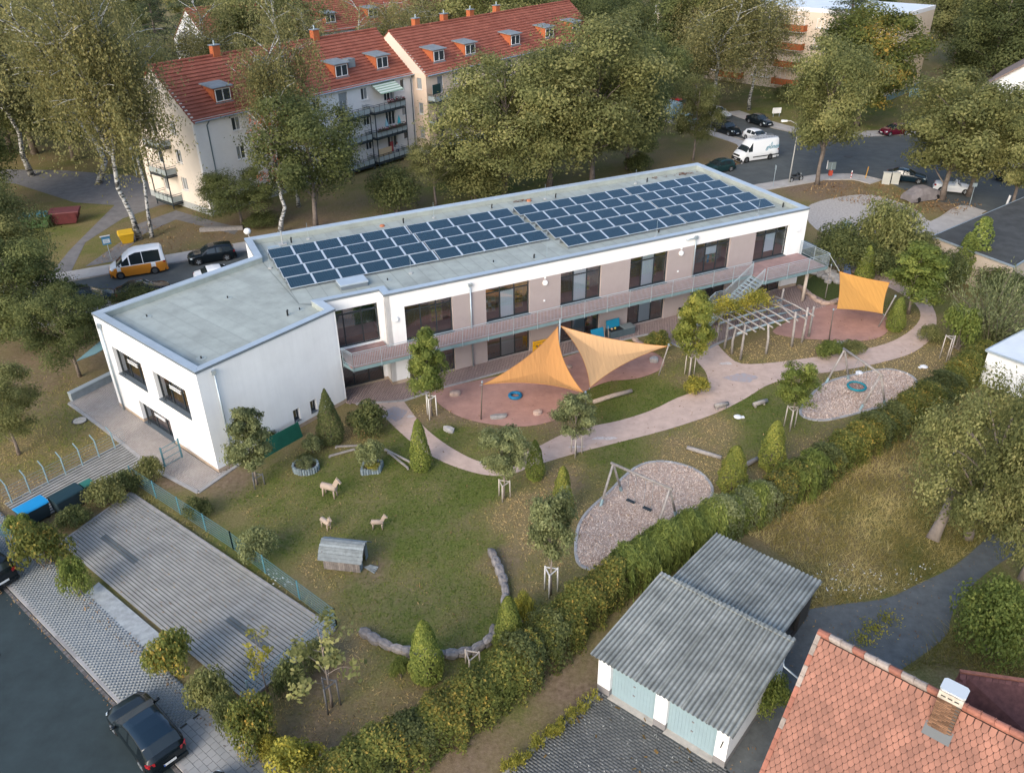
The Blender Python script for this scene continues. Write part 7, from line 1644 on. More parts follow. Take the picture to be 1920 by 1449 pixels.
car('parked_car', 'dark car facing the crossing on the far kerb', at(1424, 226, .6), ad - .1, 'saloon', P_bk)
car('parked_car', 'pale blue small car beside the blue box trailer', at(1290, 226, .6), ad, 'hatch', P_lb)
car('parked_car', 'bright red car under the birches', at(1275, 197, .6), ad + .15, 'hatch', P_rd)
car('parked_car', 'black car beside the trunk of the dark street tree', at(1200, 243, .6), ad, 'saloon', P_bk)
dn2 = at(1600, 257) - at(1760, 250); ad2 = math.atan2(dn2.y, dn2.x)
car('parked_car', 'wine red car on the far side of the crossing', at(1678, 243, .7), ad2 + .12, 'hatch', P_wine)
car('parked_car', 'pale blue car behind the wine red car', at(1730, 228, .7), ad2 + .1, 'hatch', P_lb)
car('parked_car', 'dark blue car behind the grey cable cabinets', at(1700, 330, .6), -.45, 'saloon', P_nv)
car('parked_car', 'white open convertible under the bright green maples', at(1788, 350, .6), -.42, 'roadster', P_wh)
car('parked_car', 'dark car at the right edge under the maples', at(1905, 330, .6), -.3, 'hatch', P_nv)
# van extras
def vpart(o, name, mb, m): return mb.build(name, m, o)
fm = bpy.data.curves.new('lettering', 'FONT'); fm.body = 'gl\u00f6ner'; fm.size = .80; fm.shear = .25; fm.extrude = .004; fm.materials.append(mat('blue lettering', (.02, .24, .33), .5))
_t = bpy.data.objects.new('lettering', fm); COL.objects.link(_t); bpy.context.view_layer.update(); _me = bpy.data.meshes.new_from_object(_t.evaluated_get(bpy.context.evaluated_depsgraph_get())); bpy.data.objects.remove(_t); t = obj('lettering', _me, sp_); t.location = (-.75, .996, 1.42); t.rotation_euler = (R(90), 0, R(180))
mb = MB(); mb.tube([(-1.5, .996, 1.95), (-1.6, .996, 2.12), (-1.57, .996, 2.25)], [.03, .05, .02], 6); vpart(sp_, 'lettering_flourish', mb, mat('blue lettering', (.02, .24, .33), .5))
for y in (-.55, .55):
 mb = MB(); mb.tube([(-2.7, y - .2, 2.82), (.9, y - .2, 2.82)], .03, 6); mb.tube([(-2.7, y + .2, 2.82), (.9, y + .2, 2.82)], .03, 6)
 for k in range(9): mb.tube([(-2.6 + k * .42, y - .2, 2.82), (-2.6 + k * .42, y + .2, 2.82)], .022, 5)
 vpart(sp_, 'roof_ladder', mb, mat('ladder rail', (.20, .22, .23), .5, metal=.5))
mb = MB(); mb.box(-2.9, .965, .55, 1.1, 1.005, .68); mb.box(-2.9, -1.005, .55, 1.1, -.965, .68); vpart(sp_, 'side_trim', mb, m_trim)
mb = MB(); mb.box(2.90, -.85, .30, 3.02, .85, .66); mb.box(2.88, -.6, .80, 2.985, .6, 1.0); vpart(sp_, 'grille', mb, m_trim)
mb = MB(); mb.box(2.46, -.84, .30, 2.53, .84, .62); vpart(vn, 'grille', mb, mat('grey bumper', (.10, .12, .13), .7))
# covered car
cc = empty('covered_car', at(1727, 374, .0), R(20), 'car under a grey brown cover beside the gravel lot', 'covered car')
L = 4.3; cm = MB(); prof = [(-2.15, .15, .72), (-2.15, .85, .80), (-1.5, 1.05, .86), (-.9, 1.45, .80), (.3, 1.50, .80), (1.1, 1.05, .86), (2.0, .85, .82), (2.15, .15, .72)]
for a, b in zip(prof[:-1], prof[1:]):
 for s in (1, -1):
  cm.face([(a[0], 0, a[1] + .02), (b[0], 0, b[1] + .02), (b[0], s * b[2] * .75, b[1]), (a[0], s * a[2] * .75, a[1])]); cm.face([(a[0], s * a[2] * .75, a[1]), (b[0], s * b[2] * .75, b[1]), (b[0], s * b[2] * 1.08, b[1] * .55), (a[0], s * a[2] * 1.08, a[1] * .55)]); cm.face([(a[0], s * a[2] * 1.08, a[1] * .55), (b[0], s * b[2] * 1.08, b[1] * .55), (b[0], s * b[2] * 1.10, .12), (a[0], s * a[2] * 1.10, .12)])
cm.build('cover', mat('car cover cloth', (.20, .18, .18), .7, .25, 1.5, bump=.5, bscale=3), cc, smooth=True)
for x in (-1.3, 1.3):
 for s in (-1, 1): MB().tube([(x, s * .72, .32), (x, s * .93, .32)], .32, 14).build('wheel', m_tyre, cc)
# box trailer
bt = empty('box_trailer', at(1254, 221, 0), ad, 'pale blue box trailer beside the side street', 'trailer'); MB().box(-1.9, -1.0, .45, 1.9, 1.0, 2.4).build('box', mat('trailer blue grey', (.28, .40, .45), .6, .08, 1), bt); MB().box(-1.92, -.9, .6, -1.9, .9, 2.3).build('tailgate', m_teal, bt)
for s in (-1, 1): MB().tube([(0, s * .8, .33), (0, s * 1.02, .33)], .33, 14).build('wheel', m_tyre, bt)
MB().bar((1.9, 0, .5), (3.0, 0, .45), .1, .1).build('drawbar', m_trim, bt)
# motorcycle
mo = empty('motorcycle', at(1492, 341), R(25), 'black motorcycle parked at the kerb by the street lamp', 'motorcycle')
for x in (-.72, .72): w = MB(); w.tube([(x, -.05, .32), (x, .05, .32)], .32, 16); w.build('wheel', m_tyre, mo); MB().tube([(x, -.055, .32), (x, .055, .32)], .19, 12).build('rim', m_rim, mo)
MB().tube([(.5, 0, .82), (.15, 0, .92), (-.1, 0, .80)], [.12, .17, .10], 10).build('tank', P_bk, mo, smooth=True); MB().tube([(-.1, 0, .80), (-.55, 0, .82), (-.85, 0, .92)], [.11, .13, .05], 8).build('seat', m_trim, mo, smooth=True)
MB().box(-.3, -.16, .28, .3, .16, .66).build('engine', m_rimd, mo, bevel=.04); MB().tube([(.72, -.08, .32), (.45, -.08, 1.0)], .03, 6).build('fork', m_rim, mo); MB().tube([(.72, .08, .32), (.45, .08, 1.0)], .03, 6).build('fork', m_rim, mo)
MB().tube([(.40, -.38, 1.05), (.46, 0, 1.02), (.40, .38, 1.05)], .02, 6).build('handlebar', m_trim, mo); MB().tube([(.55, 0, .90), (.66, 0, .90)], [.1, .08], 10).build('headlight', m_hl, mo); MB().tube([(-.1, .15, .3), (-.9, .2, .42)], .05, 8).build('exhaust', m_rim, mo)
# ================================================================ playground, fences and street things
m_log = mat_rand('grey weathered wood', (.30, .275, .255), .95, .18, .25, 5, bump=.3)
m_lognew = mat_rand('pale peeled wood', (.40, .315, .25), .9, .12, .15, 5)
m_plank = mat_rand('silvery plank', (.21, .235, .24), .95, .22, .25, 4, bump=.3)
m_planku = mat_rand('brown grey plank', (.21, .185, .17), .95, .25, .3, 4, bump=.3)
m_metal = mat('metal foot', (.30, .42, .46), .5, metal=.3)
m_rope = mat('thin steel chain', (.20, .22, .23), .5)
# --- shade sails
def sail(name, label, corners, m, sag=.22, nseg=14, depth=.35, post=None):
 """membrane between corner points with hollow edges"""
 C = [Vector(c) for c in corners]; cen = sum(C, Vector()) / len(C); n = len(C); o = empty(name, (cen.x, cen.y, 0), 0, label, 'shade sail'); off = Vector((cen.x, cen.y, 0))
 V, F = [], []; rings = 8; edge = []
 for i in range(n):
  a, b = C[i], C[(i + 1) % n]; mid = (a + b) / 2; pull = (cen - mid) * sag * 2
  for k in range(nseg):
   t = k / nseg; edge.append(a.lerp(b, t) + pull * (4 * t * (1 - t)) * .5)
 N = len(edge)
 for r_ in range(rings + 1):
  f = r_ / rings
  for e in edge:
   p = cen.lerp(e, f); p = p - Vector((0, 0, depth * (1 - f ** 2))); V.append(p - off)
 for r_ in range(rings):
  for k in range(N):
   k2 = (k + 1) % N; F.append((r_ * N + k, r_ * N + k2, (r_ + 1) * N + k2, (r_ + 1) * N + k))
 me = bpy.data.meshes.new('membrane'); me.from_pydata(V, [], F); me.materials.append(m); me.polygons.foreach_set('use_smooth', [True] * len(F)); obj('membrane', me, o)
 s = MB()
 for k in range(N): s.bar(V[rings * N + k], V[rings * N + (k + 1) % N], .025, .02)
 s.build('hem', mat('sail hem', (.48, .20, .06), .8), o)
 for i in range(n): MB().tube([(C[i] - off), (C[i] - off) + (C[i] - cen).normalized() * .22], .015, 5).build('corner_ring', m_galv, o)
 return o
def mat_sail(name, c):
 m = bpy.data.materials.new(name); n, l = nodes(m); b = n['Principled BSDF']; b.inputs['Roughness'].default_value = .8; b.inputs['Base Color'].default_value = (*c, 1); b.inputs['Specular IOR Level'].default_value = .2
 tc = n.new('ShaderNodeTexCoord'); w = n.new('ShaderNodeTexNoise'); w.inputs['Scale'].default_value = .8; w.inputs['Detail'].default_value = 3; mp = n.new('ShaderNodeMapping'); mp.inputs['Scale'].default_value = (5, .6, 1); l.new(tc.outputs['Object'], mp.inputs[0]); l.new(mp.outputs[0], w.inputs['Vector'])
 bp = n.new('ShaderNodeBump'); bp.inputs['Strength'].default_value = .5; bp.inputs['Distance'].default_value = .15; l.new(w.outputs['Fac'], bp.inputs['Height']); l.new(bp.outputs['Normal'], b.inputs['Normal'])
 t = n.new('ShaderNodeBsdfTranslucent'); t.inputs['Color'].default_value = (*c, 1); mx = n.new('ShaderNodeMixShader'); mx.inputs['Fac'].default_value = .3; l.new(b.outputs[0], mx.inputs[1]); l.new(t.outputs[0], mx.inputs[2]); l.new(mx.outputs[0], n['Material Output'].inputs['Surface']); return m
m_s1 = mat_sail('orange sail', (.80, .39, .13)); m_s2 = mat_sail('peach sail', (.82, .50, .24)); m_s3 = mat_sail('amber sail', (.80, .40, .10))
pL = at(902, 787); pM = at(1098, 786); pR = at(1235, 704)
sail('shade_sail', 'left orange triangular sail over the sand pit', [at(905, 721, 2.75), at(1095, 737, 2.35), at(1046, 612, 3.1)], m_s1, .24)
sail('shade_sail', 'right peach triangular sail beside the orange one', [at(1106, 727, 2.5), at(1252, 649, 2.5), at(1051, 611, 3.1)], m_s2, .20)
sail('shade_sail', 'amber four cornered sail over the far sand pit', [at(1569, 579, 2.4), at(1655, 588, 1.9), at(1668, 530, 3.0), at(1574, 509, 3.3)], m_s3, .06, depth=.12)
def post(name, label, base, top, h, r=.05, m=None, cat='post'):
 o = empty(name, base, 0, label, cat); t = top - Vector((base.x, base.y, 0)); MB().tube([(0, 0, 0), t], [r, r * .9], 9).build('pole', m or m_log, o, smooth=True); MB().tube([t - Vector((0, 0, .06)), t + Vector((0, 0, .05))], r * 1.3, 9).build('cap', m_galv, o); return o
post('sail_post', 'brown post at the left tip of the orange sail', pL, at(904, 716, 2.85), 2.8, .05, mat('brown post', (.13, .10, .085), .9))
post('sail_post', 'post shared by the two triangular sails', pM, at(1098, 735, 2.5), 2.6, .05)
post('sail_post', 'leaning post at the right tip of the peach sail', pR, at(1254, 646, 2.6), 2.6, .05)
post('sail_post', 'white post at the balcony where both triangular sails meet', uv(12.35, -2.0), uv(12.35, -2.0, 3.25), 3.2, .045, m_galv)
post('sail_post', 'post at the lower left of the amber sail', at(1554, 639), at(1563, 580, 2.55), 2.6, .05, mat('brown post', (.13, .10, .085), .9)); post('sail_post', 'leaning post at the lower right of the amber sail', at(1647, 613), at(1679, 555, 2.7), 2.7, .06); post('sail_post', 'thin post on the small lawn behind the amber sail', at(1547, 559), at(1559, 497, 2.9), 2.9, .04)
rp = empty('sail_rope', uv(36.8, -3.3, 0), 0, 'rope from the balcony corner to the amber sail', 'rope'); MB().tube([(0, 0, 4.15), at(1574, 508, 3.32) - uv(36.8, -3.3, 0)], .018, 5).build('rope', mat('pale rope', (.5, .52, .5), .8), rp)
# --- swings
def aframe(name, label, feet, top0, top1, r=.07, m=None):
 """feet: four ground points; the beam runs from top0 to top1"""
 o = empty(name, feet[0], 0, label, 'swing'); O = Vector(feet[0]); m = m or m_log
 for f, t in zip(feet, (top0, top0, top1, top1)):
  MB().tube([Vector(f) - O, Vector(t) - O], r, 9).build('leg', m, o, smooth=True); d = (Vector(t) - Vector(f)).normalized(); MB().tube([Vector(f) - O - Vector((0, 0, .02)), Vector(f) - O + d * .45], r * 1.25, 8).build('foot', m_metal, o)
 d = (Vector(top1) - Vector(top0)).normalized(); MB().tube([Vector(top0) - O - d * .15, Vector(top1) - O + d * .15], r * 1.15, 10).build('beam', m, o, smooth=True)
 return o, O
f1 = [at(1126, 949), at(1165, 920), at(1230, 998), at(1267, 966)]; z1 = 2.45
t0 = (f1[0] + f1[1]) / 2 + Vector((0, 0, z1)); t1 = (f1[2] + f1[3]) / 2 + Vector((0, 0, z1))
sw, O = aframe('double_swing', 'timber double swing over the wood chip pit', f1, t0, t1)
for i, tt in enumerate((.36, .66)):
 p = t0.lerp(t1, tt) - O; d = (t1 - t0).normalized() * .24; zc = z1 - 2.0
 for s in (-1, 1): MB().tube([p + d * s, Vector((p.x, p.y, zc)) + d * s], .012, 5).build('chain', m_rope, sw)
 MB().bar(Vector((p.x, p.y, zc)) - d * 1.1, Vector((p.x, p.y, zc)) + d * 1.1, .2, .05).build('seat', mat('dark rubber seat', (.025, .035, .04), .6), sw)
f2 = [at(1548, 719), at(1591, 712), at(1612, 769), at(1659, 759)]; z2 = 2.55
t0 = (f2[0] + f2[1]) / 2 + Vector((0, 0, z2)); t1 = (f2[2] + f2[3]) / 2 + Vector((0, 0, z2)); t0 = at(1584, 655, z2); t1 = at(1652, 702, z2)
bs, O = aframe('basket_swing', 'timber nest swing with turquoise ring seat', f2, t0, t1)
c = (t0 + t1) / 2 - O; rc = .58; zc = .62; cen = Vector((c.x, c.y, zc))
rg = MB(); pts = [cen + Vector((math.cos(k / 20 * 6.283) * rc, math.sin(k / 20 * 6.283) * rc, 0)) for k in range(21)]; rg.tube(pts, .085, 8, cap=False); rg.build('ring_seat', mat('turquoise ring', (.012, .20, .25), .6, .15, 6), bs, smooth=True)
nt = MB()
for k in range(-3, 4):
 h = math.sqrt(max(.01, rc * rc - (k * .15) ** 2)); nt.tube([cen + Vector((k * .15, -h, 0)), cen + Vector((k * .15, h, 0))], .012, 4); nt.tube([cen + Vector((-h, k * .15, 0)), cen + Vector((h, k * .15, 0))], .012, 4)
nt.build('net', mat('red brown net', (.20, .07, .05), .8), bs)
for s in (-1, 1):
 for e in (-1, 1):
  d = (t1 - t0).normalized(); x = Vector((-d.y, d.x, 0)); MB().tube([cen + d * (.42 * s) + x * (.42 * e), c + Vector((0, 0, z2 - c.z if False else 0)) * 0 + Vector((c.x, c.y, z2 - O.z)) * 1 + d * (.42 * s) - c * 0 if False else Vector((c.x, c.y, z2)) + d * (.42 * s)], .011, 4).build('rope', m_rope, bs)
# --- pergola of logs
pg = empty('log_pergola', at(1345, 642), 0, 'pergola of grey logs beside the stair', 'pergola'); O = Vector(pg.location); rr = random.Random(9)
PP = [((1345, 642), 2.7), ((1358, 653), 2.5), ((1372, 663), 2.3), ((1388, 674), 2.9), ((1436, 663), 2.5), ((1484, 650), 2.9), ((1503, 642), 3.0), ((1516, 632), 2.6), ((1460, 600), 2.7), ((1425, 618), 2.5), ((1395, 612), 2.6)]
for (a, b), h in PP:
 p = at(a, b) - O; MB().tube([p, p + Vector((rr.gauss(0, .05), rr.gauss(0, .05), h * .5)), p + Vector((rr.gauss(0, .08), rr.gauss(0, .08), h))], [.10, .09, .08], 9).build('log_post', m_log, pg, smooth=True)
ux = (at(1503, 642) - at(1388, 674)); ux.z = 0; ux.normalize(); uy = Vector((-ux.y, ux.x, 0)); b0 = at(1388, 674) - O; Lx = (at(1503, 642) - at(1388, 674)).length
for k, off in enumerate((.05, 1.0, 2.0, 3.0)):
 MB().tube([b0 + uy * off - ux * .6 + Vector((0, 0, 2.25)), b0 + uy * (off + .12) + ux * Lx * .5 + Vector((0, 0, 2.34)), b0 + uy * off + ux * (Lx + .5) + Vector((0, 0, 2.28))], [.09, .085, .075], 9).build('log_beam', mat_rand('blue grey log', (.21, .26, .28), .95, .15, .2, 5), pg, smooth=True)
for k in range(9):
 x = -.2 + k * (Lx + .4) / 8; MB().tube([b0 + ux * x - uy * .55 + Vector((0, 0, 2.40 + rr.gauss(0, .03))), b0 + ux * (x + rr.gauss(0, .12)) + uy * 1.5 + Vector((0, 0, 2.48 + rr.gauss(0, .04))), b0 + ux * (x + rr.gauss(0, .15)) + uy * 3.5 + Vector((0, 0, 2.44))], [.065, .06, .05], 8).build('log_rafter', m_log, pg, smooth=True)
r_ = np.random.default_rng(91); n = 5200; u_ = r_.normal(.0, .8, n); v_ = r_.normal(3.3, .55, n); uxl = r_.uniform(-.4, Lx * .82, n); C = np.zeros((n, 3)); B0 = np.array(b0 + O)
C = B0 + np.outer(uxl, np.array(ux)) + np.outer(v_, np.array(uy)); C[:, 2] = 2.5 + .35 * np.sin(uxl * 2.1) + np.abs(r_.normal(0, .42, n)) - .7 * np.clip(v_ - 3.6, 0, 1) - np.clip(r_.normal(-.2, .6, n), 0, 1.6)
cl = empty('climbing_plant', B0 + np.array(uy) * 3.3 + np.array([0, 0, -B0[2]]), 0, 'yellow green climber over the back of the log pergola', 'climber'); c0 = np.array(cl.location)
obj('foliage', fold(C - c0, .5 + .2 * np.sin(uxl * 3) + r_.normal(0, .2, n), r_.normal(0, 1, (n, 3)) + np.array([0, 0, .8]), .075, r_, LF['yellow'], 'foliage'), cl)
mb = MB()
for k in range(5): x = .3 + k * 1.1; p = np.array(ux) * x; mb.tube([tuple(p), tuple(p + np.array([.1, .05, 1.2])), tuple(p + np.array([0, .1, 2.6]))], [.03, .025, .015], 5)
mb.build('stems', m_bark, cl)
# --- play house
ph = empty('play_hut', at(608, 1066), math.atan2(-.33, 1.88), 'small grey plank play hut on the lawn', 'play hut'); HL_, HD = 1.95, 1.25
def planks(root, name, p, ex, ey, n, w, h, th, m, r):
 for i in range(n):
  a = Vector(p) + Vector(ex) * (i * w + .006); b = a + Vector(ex) * (w - .012); t = Vector(ey) * (h + r.uniform(-.03, .03)); nn = Vector(ex).cross(Vector(ey)).normalized() * th
  MB().hexa([a, b, b + nn, a + nn], [a + t, b + t, b + t + nn, a + t + nn]).build(name, m, root)
rr = random.Random(4); WH = .85; RH = 1.55
planks(ph, 'wall_plank', (0, 0, .02), (1, 0, 0), (0, 0, 1), 17, HL_ / 17, WH, .02, m_planku, rr); planks(ph, 'wall_plank', (0, HD, .02), (1, 0, 0), (0, 0, 1), 17, HL_ / 17, WH, .02, m_planku, rr)
planks(ph, 'wall_plank', (0, 0, .02), (0, 1, 0), (0, 0, 1), 11, HD / 11, WH + .3, .02, m_planku, rr); planks(ph, 'wall_plank', (HL_, 0, .02), (0, 1, 0), (0, 0, 1), 3, .13, WH + .1, .02, m_plank, rr); planks(ph, 'wall_plank', (HL_, HD - .36, .02), (0, 1, 0), (0, 0, 1), 3, .12, WH + .1, .02, m_plank, rr)
MB().box(.05, .05, .0, HL_ - .3, HD - .05, .03).build('floor', mat('dark soil', (.03, .025, .02), .9), ph)
prof = [(-.22, WH - .08), (.02, WH + .22), (.24, WH + .46), (.48, WH + .60), (.66, WH + .62), (.90, WH + .50), (1.18, WH + .26), (1.45, WH - .04)]
for (ya, za), (yb, zb) in zip(prof[:-1], prof[1:]):
 for k in range(2):
  t0_, t1_ = k / 2, (k + .96) / 2; A = Vector((0, ya + (yb - ya) * t0_, za + (zb - za) * t0_)); B = Vector((0, ya + (yb - ya) * t1_, za + (zb - za) * t1_)); nn = Vector((1, 0, 0)).cross(B - A).normalized() * .025
  e0, e1 = -.18 + rr.uniform(-.02, .02), HL_ + .22 + rr.uniform(-.02, .02); MB().hexa([A + Vector((e0, 0, 0)), A + Vector((e1, 0, 0)), B + Vector((e1, 0, 0)), B + Vector((e0, 0, 0))], [A + Vector((e0, 0, 0)) + nn, A + Vector((e1, 0, 0)) + nn, B + Vector((e1, 0, 0)) + nn, B + Vector((e0, 0, 0)) + nn]).build('roof_plank', m_plank, ph)
pd = empty('loose_planks', at(697, 1066), .9, 'loose grey planks on the soil before the play hut door', 'planks')
for k in range(4): MB().obox((k * .10 - .15, 0, .02 + .01 * k), .08, .75 - .08 * k, .03, .1 * k).build('plank', m_plank, pd)
# --- wooden horses
def horse(base, rz, s, label):
 o = empty('wooden_horse', base, rz, label, 'wooden horse'); o.scale = (s, s, s)
 MB().tube([(-.46, 0, .62), (-.44, 0, .62), (.42, 0, .62), (.45, 0, .62)], [.15, .19, .19, .15], 12).build('log_body', m_lognew, o, smooth=True)
 for x in (-.33, .32):
  for y in (-.12, .12): MB().tube([(x * 1.08, y * 1.25, 0), (x, y, .55)], .045, 8).build('leg', m_lognew, o, smooth=True)
 MB().hexa([(.22, -.06, .74), (.46, -.06, .70), (.66, -.06, 1.06), (.74, -.06, .98), (.80, -.06, 1.05), (.66, -.06, 1.24), (.52, -.06, 1.28), (.40, -.06, 1.12)], [(.22, .06, .74), (.46, .06, .70), (.66, .06, 1.06), (.74, .06, .98), (.80, .06, 1.05), (.66, .06, 1.24), (.52, .06, 1.28), (.40, .06, 1.12)]).build('neck_and_head', m_lognew, o)
 for y in (-.05, .05): MB().hexa([(.52, y - .02, 1.26), (.58, y - .02, 1.26), (.58, y + .02, 1.26), (.52, y + .02, 1.26)], [(.54, y - .005, 1.36), (.56, y - .005, 1.36), (.56, y + .005, 1.36), (.54, y + .005, 1.36)]).build('ear', m_lognew, o)
 MB().tube([(-.46, 0, .68), (-.58, 0, .45)], [.03, .015], 6).build('tail', mat('rope tail', (.25, .2, .15), .9), o)
horse((at(612, 927) + at(627, 932)) / 2, .25 - .62, 1.08, 'largest wooden horse near the planted beds'); horse((at(607, 988) + at(617, 991)) / 2, -.75, .76, 'small wooden horse left above the play hut'); horse((at(704, 990) + at(714, 991)) / 2, .0, .74, 'small wooden horse right above the play hut')
# --- palisade beds
def bed(label, c, poly, h, seed):
 o = empty('palisade_bed', c, 0, label, 'planter'); r = random.Random(seed); P = poly + [poly[0]]; m = mat_rand('blue grey palisade', (.20, .25, .275), .9, .25, .2, 5)
 for a, b in zip(P[:-1], P[1:]):
  a, b = Vector((*a, 0)), Vector((*b, 0)); k = max(1, round((b - a).length / .16))
  for i in range(k): p = a.lerp(b, (i + .5) / k); MB().tube([p, p + Vector((0, 0, h + r.uniform(-.03, .03)))], .075, 8).build('palisade', m, o)
 MB().prism(poly, .0, h - .12).build('soil', mat('bed soil', (.06, .045, .03), .95, .3, 5), o)
bc = at(574, 880); bed('rounded palisade bed with grassy mound', bc, [(math.cos(k / 10 * 6.283) * .78, math.sin(k / 10 * 6.283) * .62) for k in range(10)], .42, 1)
bc2 = at(697, 882); bed('square palisade bed with pale shrub', bc2, [(-.55, -.45), (.5, -.30), (.62, .55), (-.5, .55)], .38, 2)
def topplant(key, c, label, h, rad, z=.3):
 P = proto(key); o = empty('bed_plant', (c.x, c.y, z), 1.0, label, 'shrub'); o.scale = (rad / P['R'], rad / P['R'], h / P['H']); obj('stems', P['trunk'], o); obj('foliage', P['crown'], o)
topplant('gbush:0', bc, 'grey green mound in the rounded palisade bed', .55, .75); topplant('bush:1', bc + Vector((-.3, .75, 0)), 'dark grassy clump behind the rounded palisade bed', .6, .6, 0); topplant('gbush:1', bc2, 'pale leaved shrub in the square palisade bed', 2.3, 1.0); topplant('ybush:0', bc2 + Vector((.1, -.1, 0)), 'low yellow flowers in the square palisade bed', .35, .5)
for a, b, lab in (((618, 858), (665, 845), 'beam left of the square bed'), ((630, 840), (675, 838), 'short beam behind the square bed'), ((722, 845), (775, 872), 'beam right of the square bed'), ((728, 850), (765, 880), 'second beam right of the square bed')):
 o = empty('balance_beam', at(*a), 0, 'grey balance ' + lab, 'beam'); MB().bar((0, 0, .12), at(*b) - at(*a) + Vector((0, 0, .12)), .10, .10).build('beam', m_log, o); MB().bar((0, 0, 0), (0, 0, .1), .1, .1).build('foot', m_log, o); q = at(*b) - at(*a); MB().bar(q, q + Vector((0, 0, .1)), .1, .1).build('foot', m_log, o)
# --- dry stone wall, stone by stone
import bmesh
def boulder(sx, sy, sz, seed, sub=2):
 bm = bmesh.new(); bmesh.ops.create_icosphere(bm, subdivisions=sub, radius=1); r = np.random.default_rng(seed)
 for v in bm.verts:
  c = v.co; k = 1 + .12 * math.sin(c.x * 3 + seed) * math.sin(c.y * 4 - seed) + r.normal(0, .035); m = max(abs(c.x), abs(c.y), abs(c.z)); c2 = c / (m ** .82); v.co = Vector((c2.x * sx * k, c2.y * sy * k, c2.z * sz * k))
 me = bpy.data.meshes.new('stone'); bm.to_mesh(me); bm.free(); return me
m_stone = mat_rand('layered grey stone', (.235, .215, .205), .95, .25, .35, 3, bump=.6); m_pink = mat_rand('pinkish sandstone', (.40, .30, .25), .95, .2, .2, 3, bump=.4); m_grock = mat_rand('pale granite', (.34, .325, .31), .95, .2, .25, 3, bump=.4)
SM = []
for k in range(5): me = boulder(.5, .5, .5, k + 1); me.materials.append(m_stone); SM.append(me)
PM = []
for k in range(4): me = boulder(.5, .5, .5, k + 11); me.materials.append(m_pink); PM.append(me)
GM = []
for k in range(4): me = boulder(.5, .5, .5, k + 21); me.materials.append(m_grock); GM.append(me)
def stone_wall(name, label, pts, w, h, ln, lst):
 o = empty(name, pts[0], 0, label, 'stone wall'); O = Vector(pts[0]); P = spline(pts, 8); acc = 0; last = P[0]; start = P[0]; r = random.Random(len(pts) * 7)
 for p in P[1:]:
  if (p - start).length > ln * r.uniform(.8, 1.2):
   d = p - start; c = (p + start) / 2 - O; obj('stone', lst[r.randrange(len(lst))], o, (c.x, c.y, h * .42), (r.gauss(0, .04), r.gauss(0, .04), math.atan2(d.y, d.x) + r.gauss(0, .08)), (d.length * 1.12, w * r.uniform(.85, 1.15), h * r.uniform(.9, 1.15))); start = p
 return o
stone_wall('stone_wall', 'curved dry stone wall right of the lawn', pxs((920, 1036), (932, 1062), (943, 1090), (949, 1118), (945, 1142)), .42, .45, .62, SM); stone_wall('stone_wall', 'curved dry stone wall at the lower edge of the lawn', pxs((678, 1186), (704, 1203), (735, 1217), (780, 1230), (830, 1232), (870, 1228), (905, 1215), (925, 1195), (930, 1165)), .40, .42, .62, SM)
def rocks(name, label, spots, lst, seed, cat='rocks'):
 o = empty(name, at(*spots[0][:2]), 0, label, cat); O = Vector(o.location); r = random.Random(seed)
 for a, b, s in spots: p = at(a, b) - O; obj('rock', lst[r.randrange(len(lst))], o, (p.x, p.y, s * .28), (r.gauss(0, .2), r.gauss(0, .2), r.uniform(0, 3)), (s * r.uniform(.9, 1.3), s, s * .75))
def rock1(label, a, b, sx, sy, sz, lst, rz=0.0): o = obj('boulder', lst[int(a) % len(lst)], None, at(a, b) + Vector((0, 0, sz * .3)), (0, 0, rz), (sx, sy, sz)); tag(o, label, 'boulder')
rocks('rock_pile', 'heap of pale boulders on the small lawn behind the amber sail', [(1533, 508, .8), (1545, 512, .9), (1556, 516, .8), (1548, 523, .7), (1562, 524, .9), (1570, 530, .7), (1538, 518, .7), (1552, 530, .6), (1525, 515, .5), (1575, 520, .6)], GM, 3)
rock1('sandy boulder at the left end of the sand pit', 853, 741, .75, .5, .45, PM); rock1('flat stone block at the front edge of the sand pit', 935, 783, 1.1, .45, .3, GM, .2); rock1('small stone right of the flat block in the sand pit', 1008, 776, .6, .45, .35, PM, .5); rock1('pale boulder beside the start of the path', 842, 808, .75, .4, .4, GM, -.6); rock1('round grey boulder under the tip of the peach sail', 1226, 678, .6, .5, .5, GM); rock1('small stone behind the orange sail', 1067, 690, .4, .3, .3, PM)
stone_wall('pit_edge', 'row of sandstone blocks at the right edge of the sand pit', pxs((1187, 636), (1200, 646), (1214, 658), (1224, 668)), .35, .25, .6, PM); stone_wall('pit_edge', 'sandstone edge around the small lawn by the column', pxs((1497, 538), (1515, 552), (1535, 568), (1548, 573), (1570, 566), (1584, 560)), .4, .32, .7, PM); stone_wall('pit_edge', 'pale stones below the far sand pit', pxs((1556, 648), (1575, 646), (1600, 640)), .4, .25, .5, GM)
sheet('small_lawn', pxs((1500, 537), (1537, 566), (1548, 570), (1584, 556), (1585, 515), (1540, 505)), .016, mat('mown turf', (.055, .072, .016), .95, .4, 8, bump=.5))
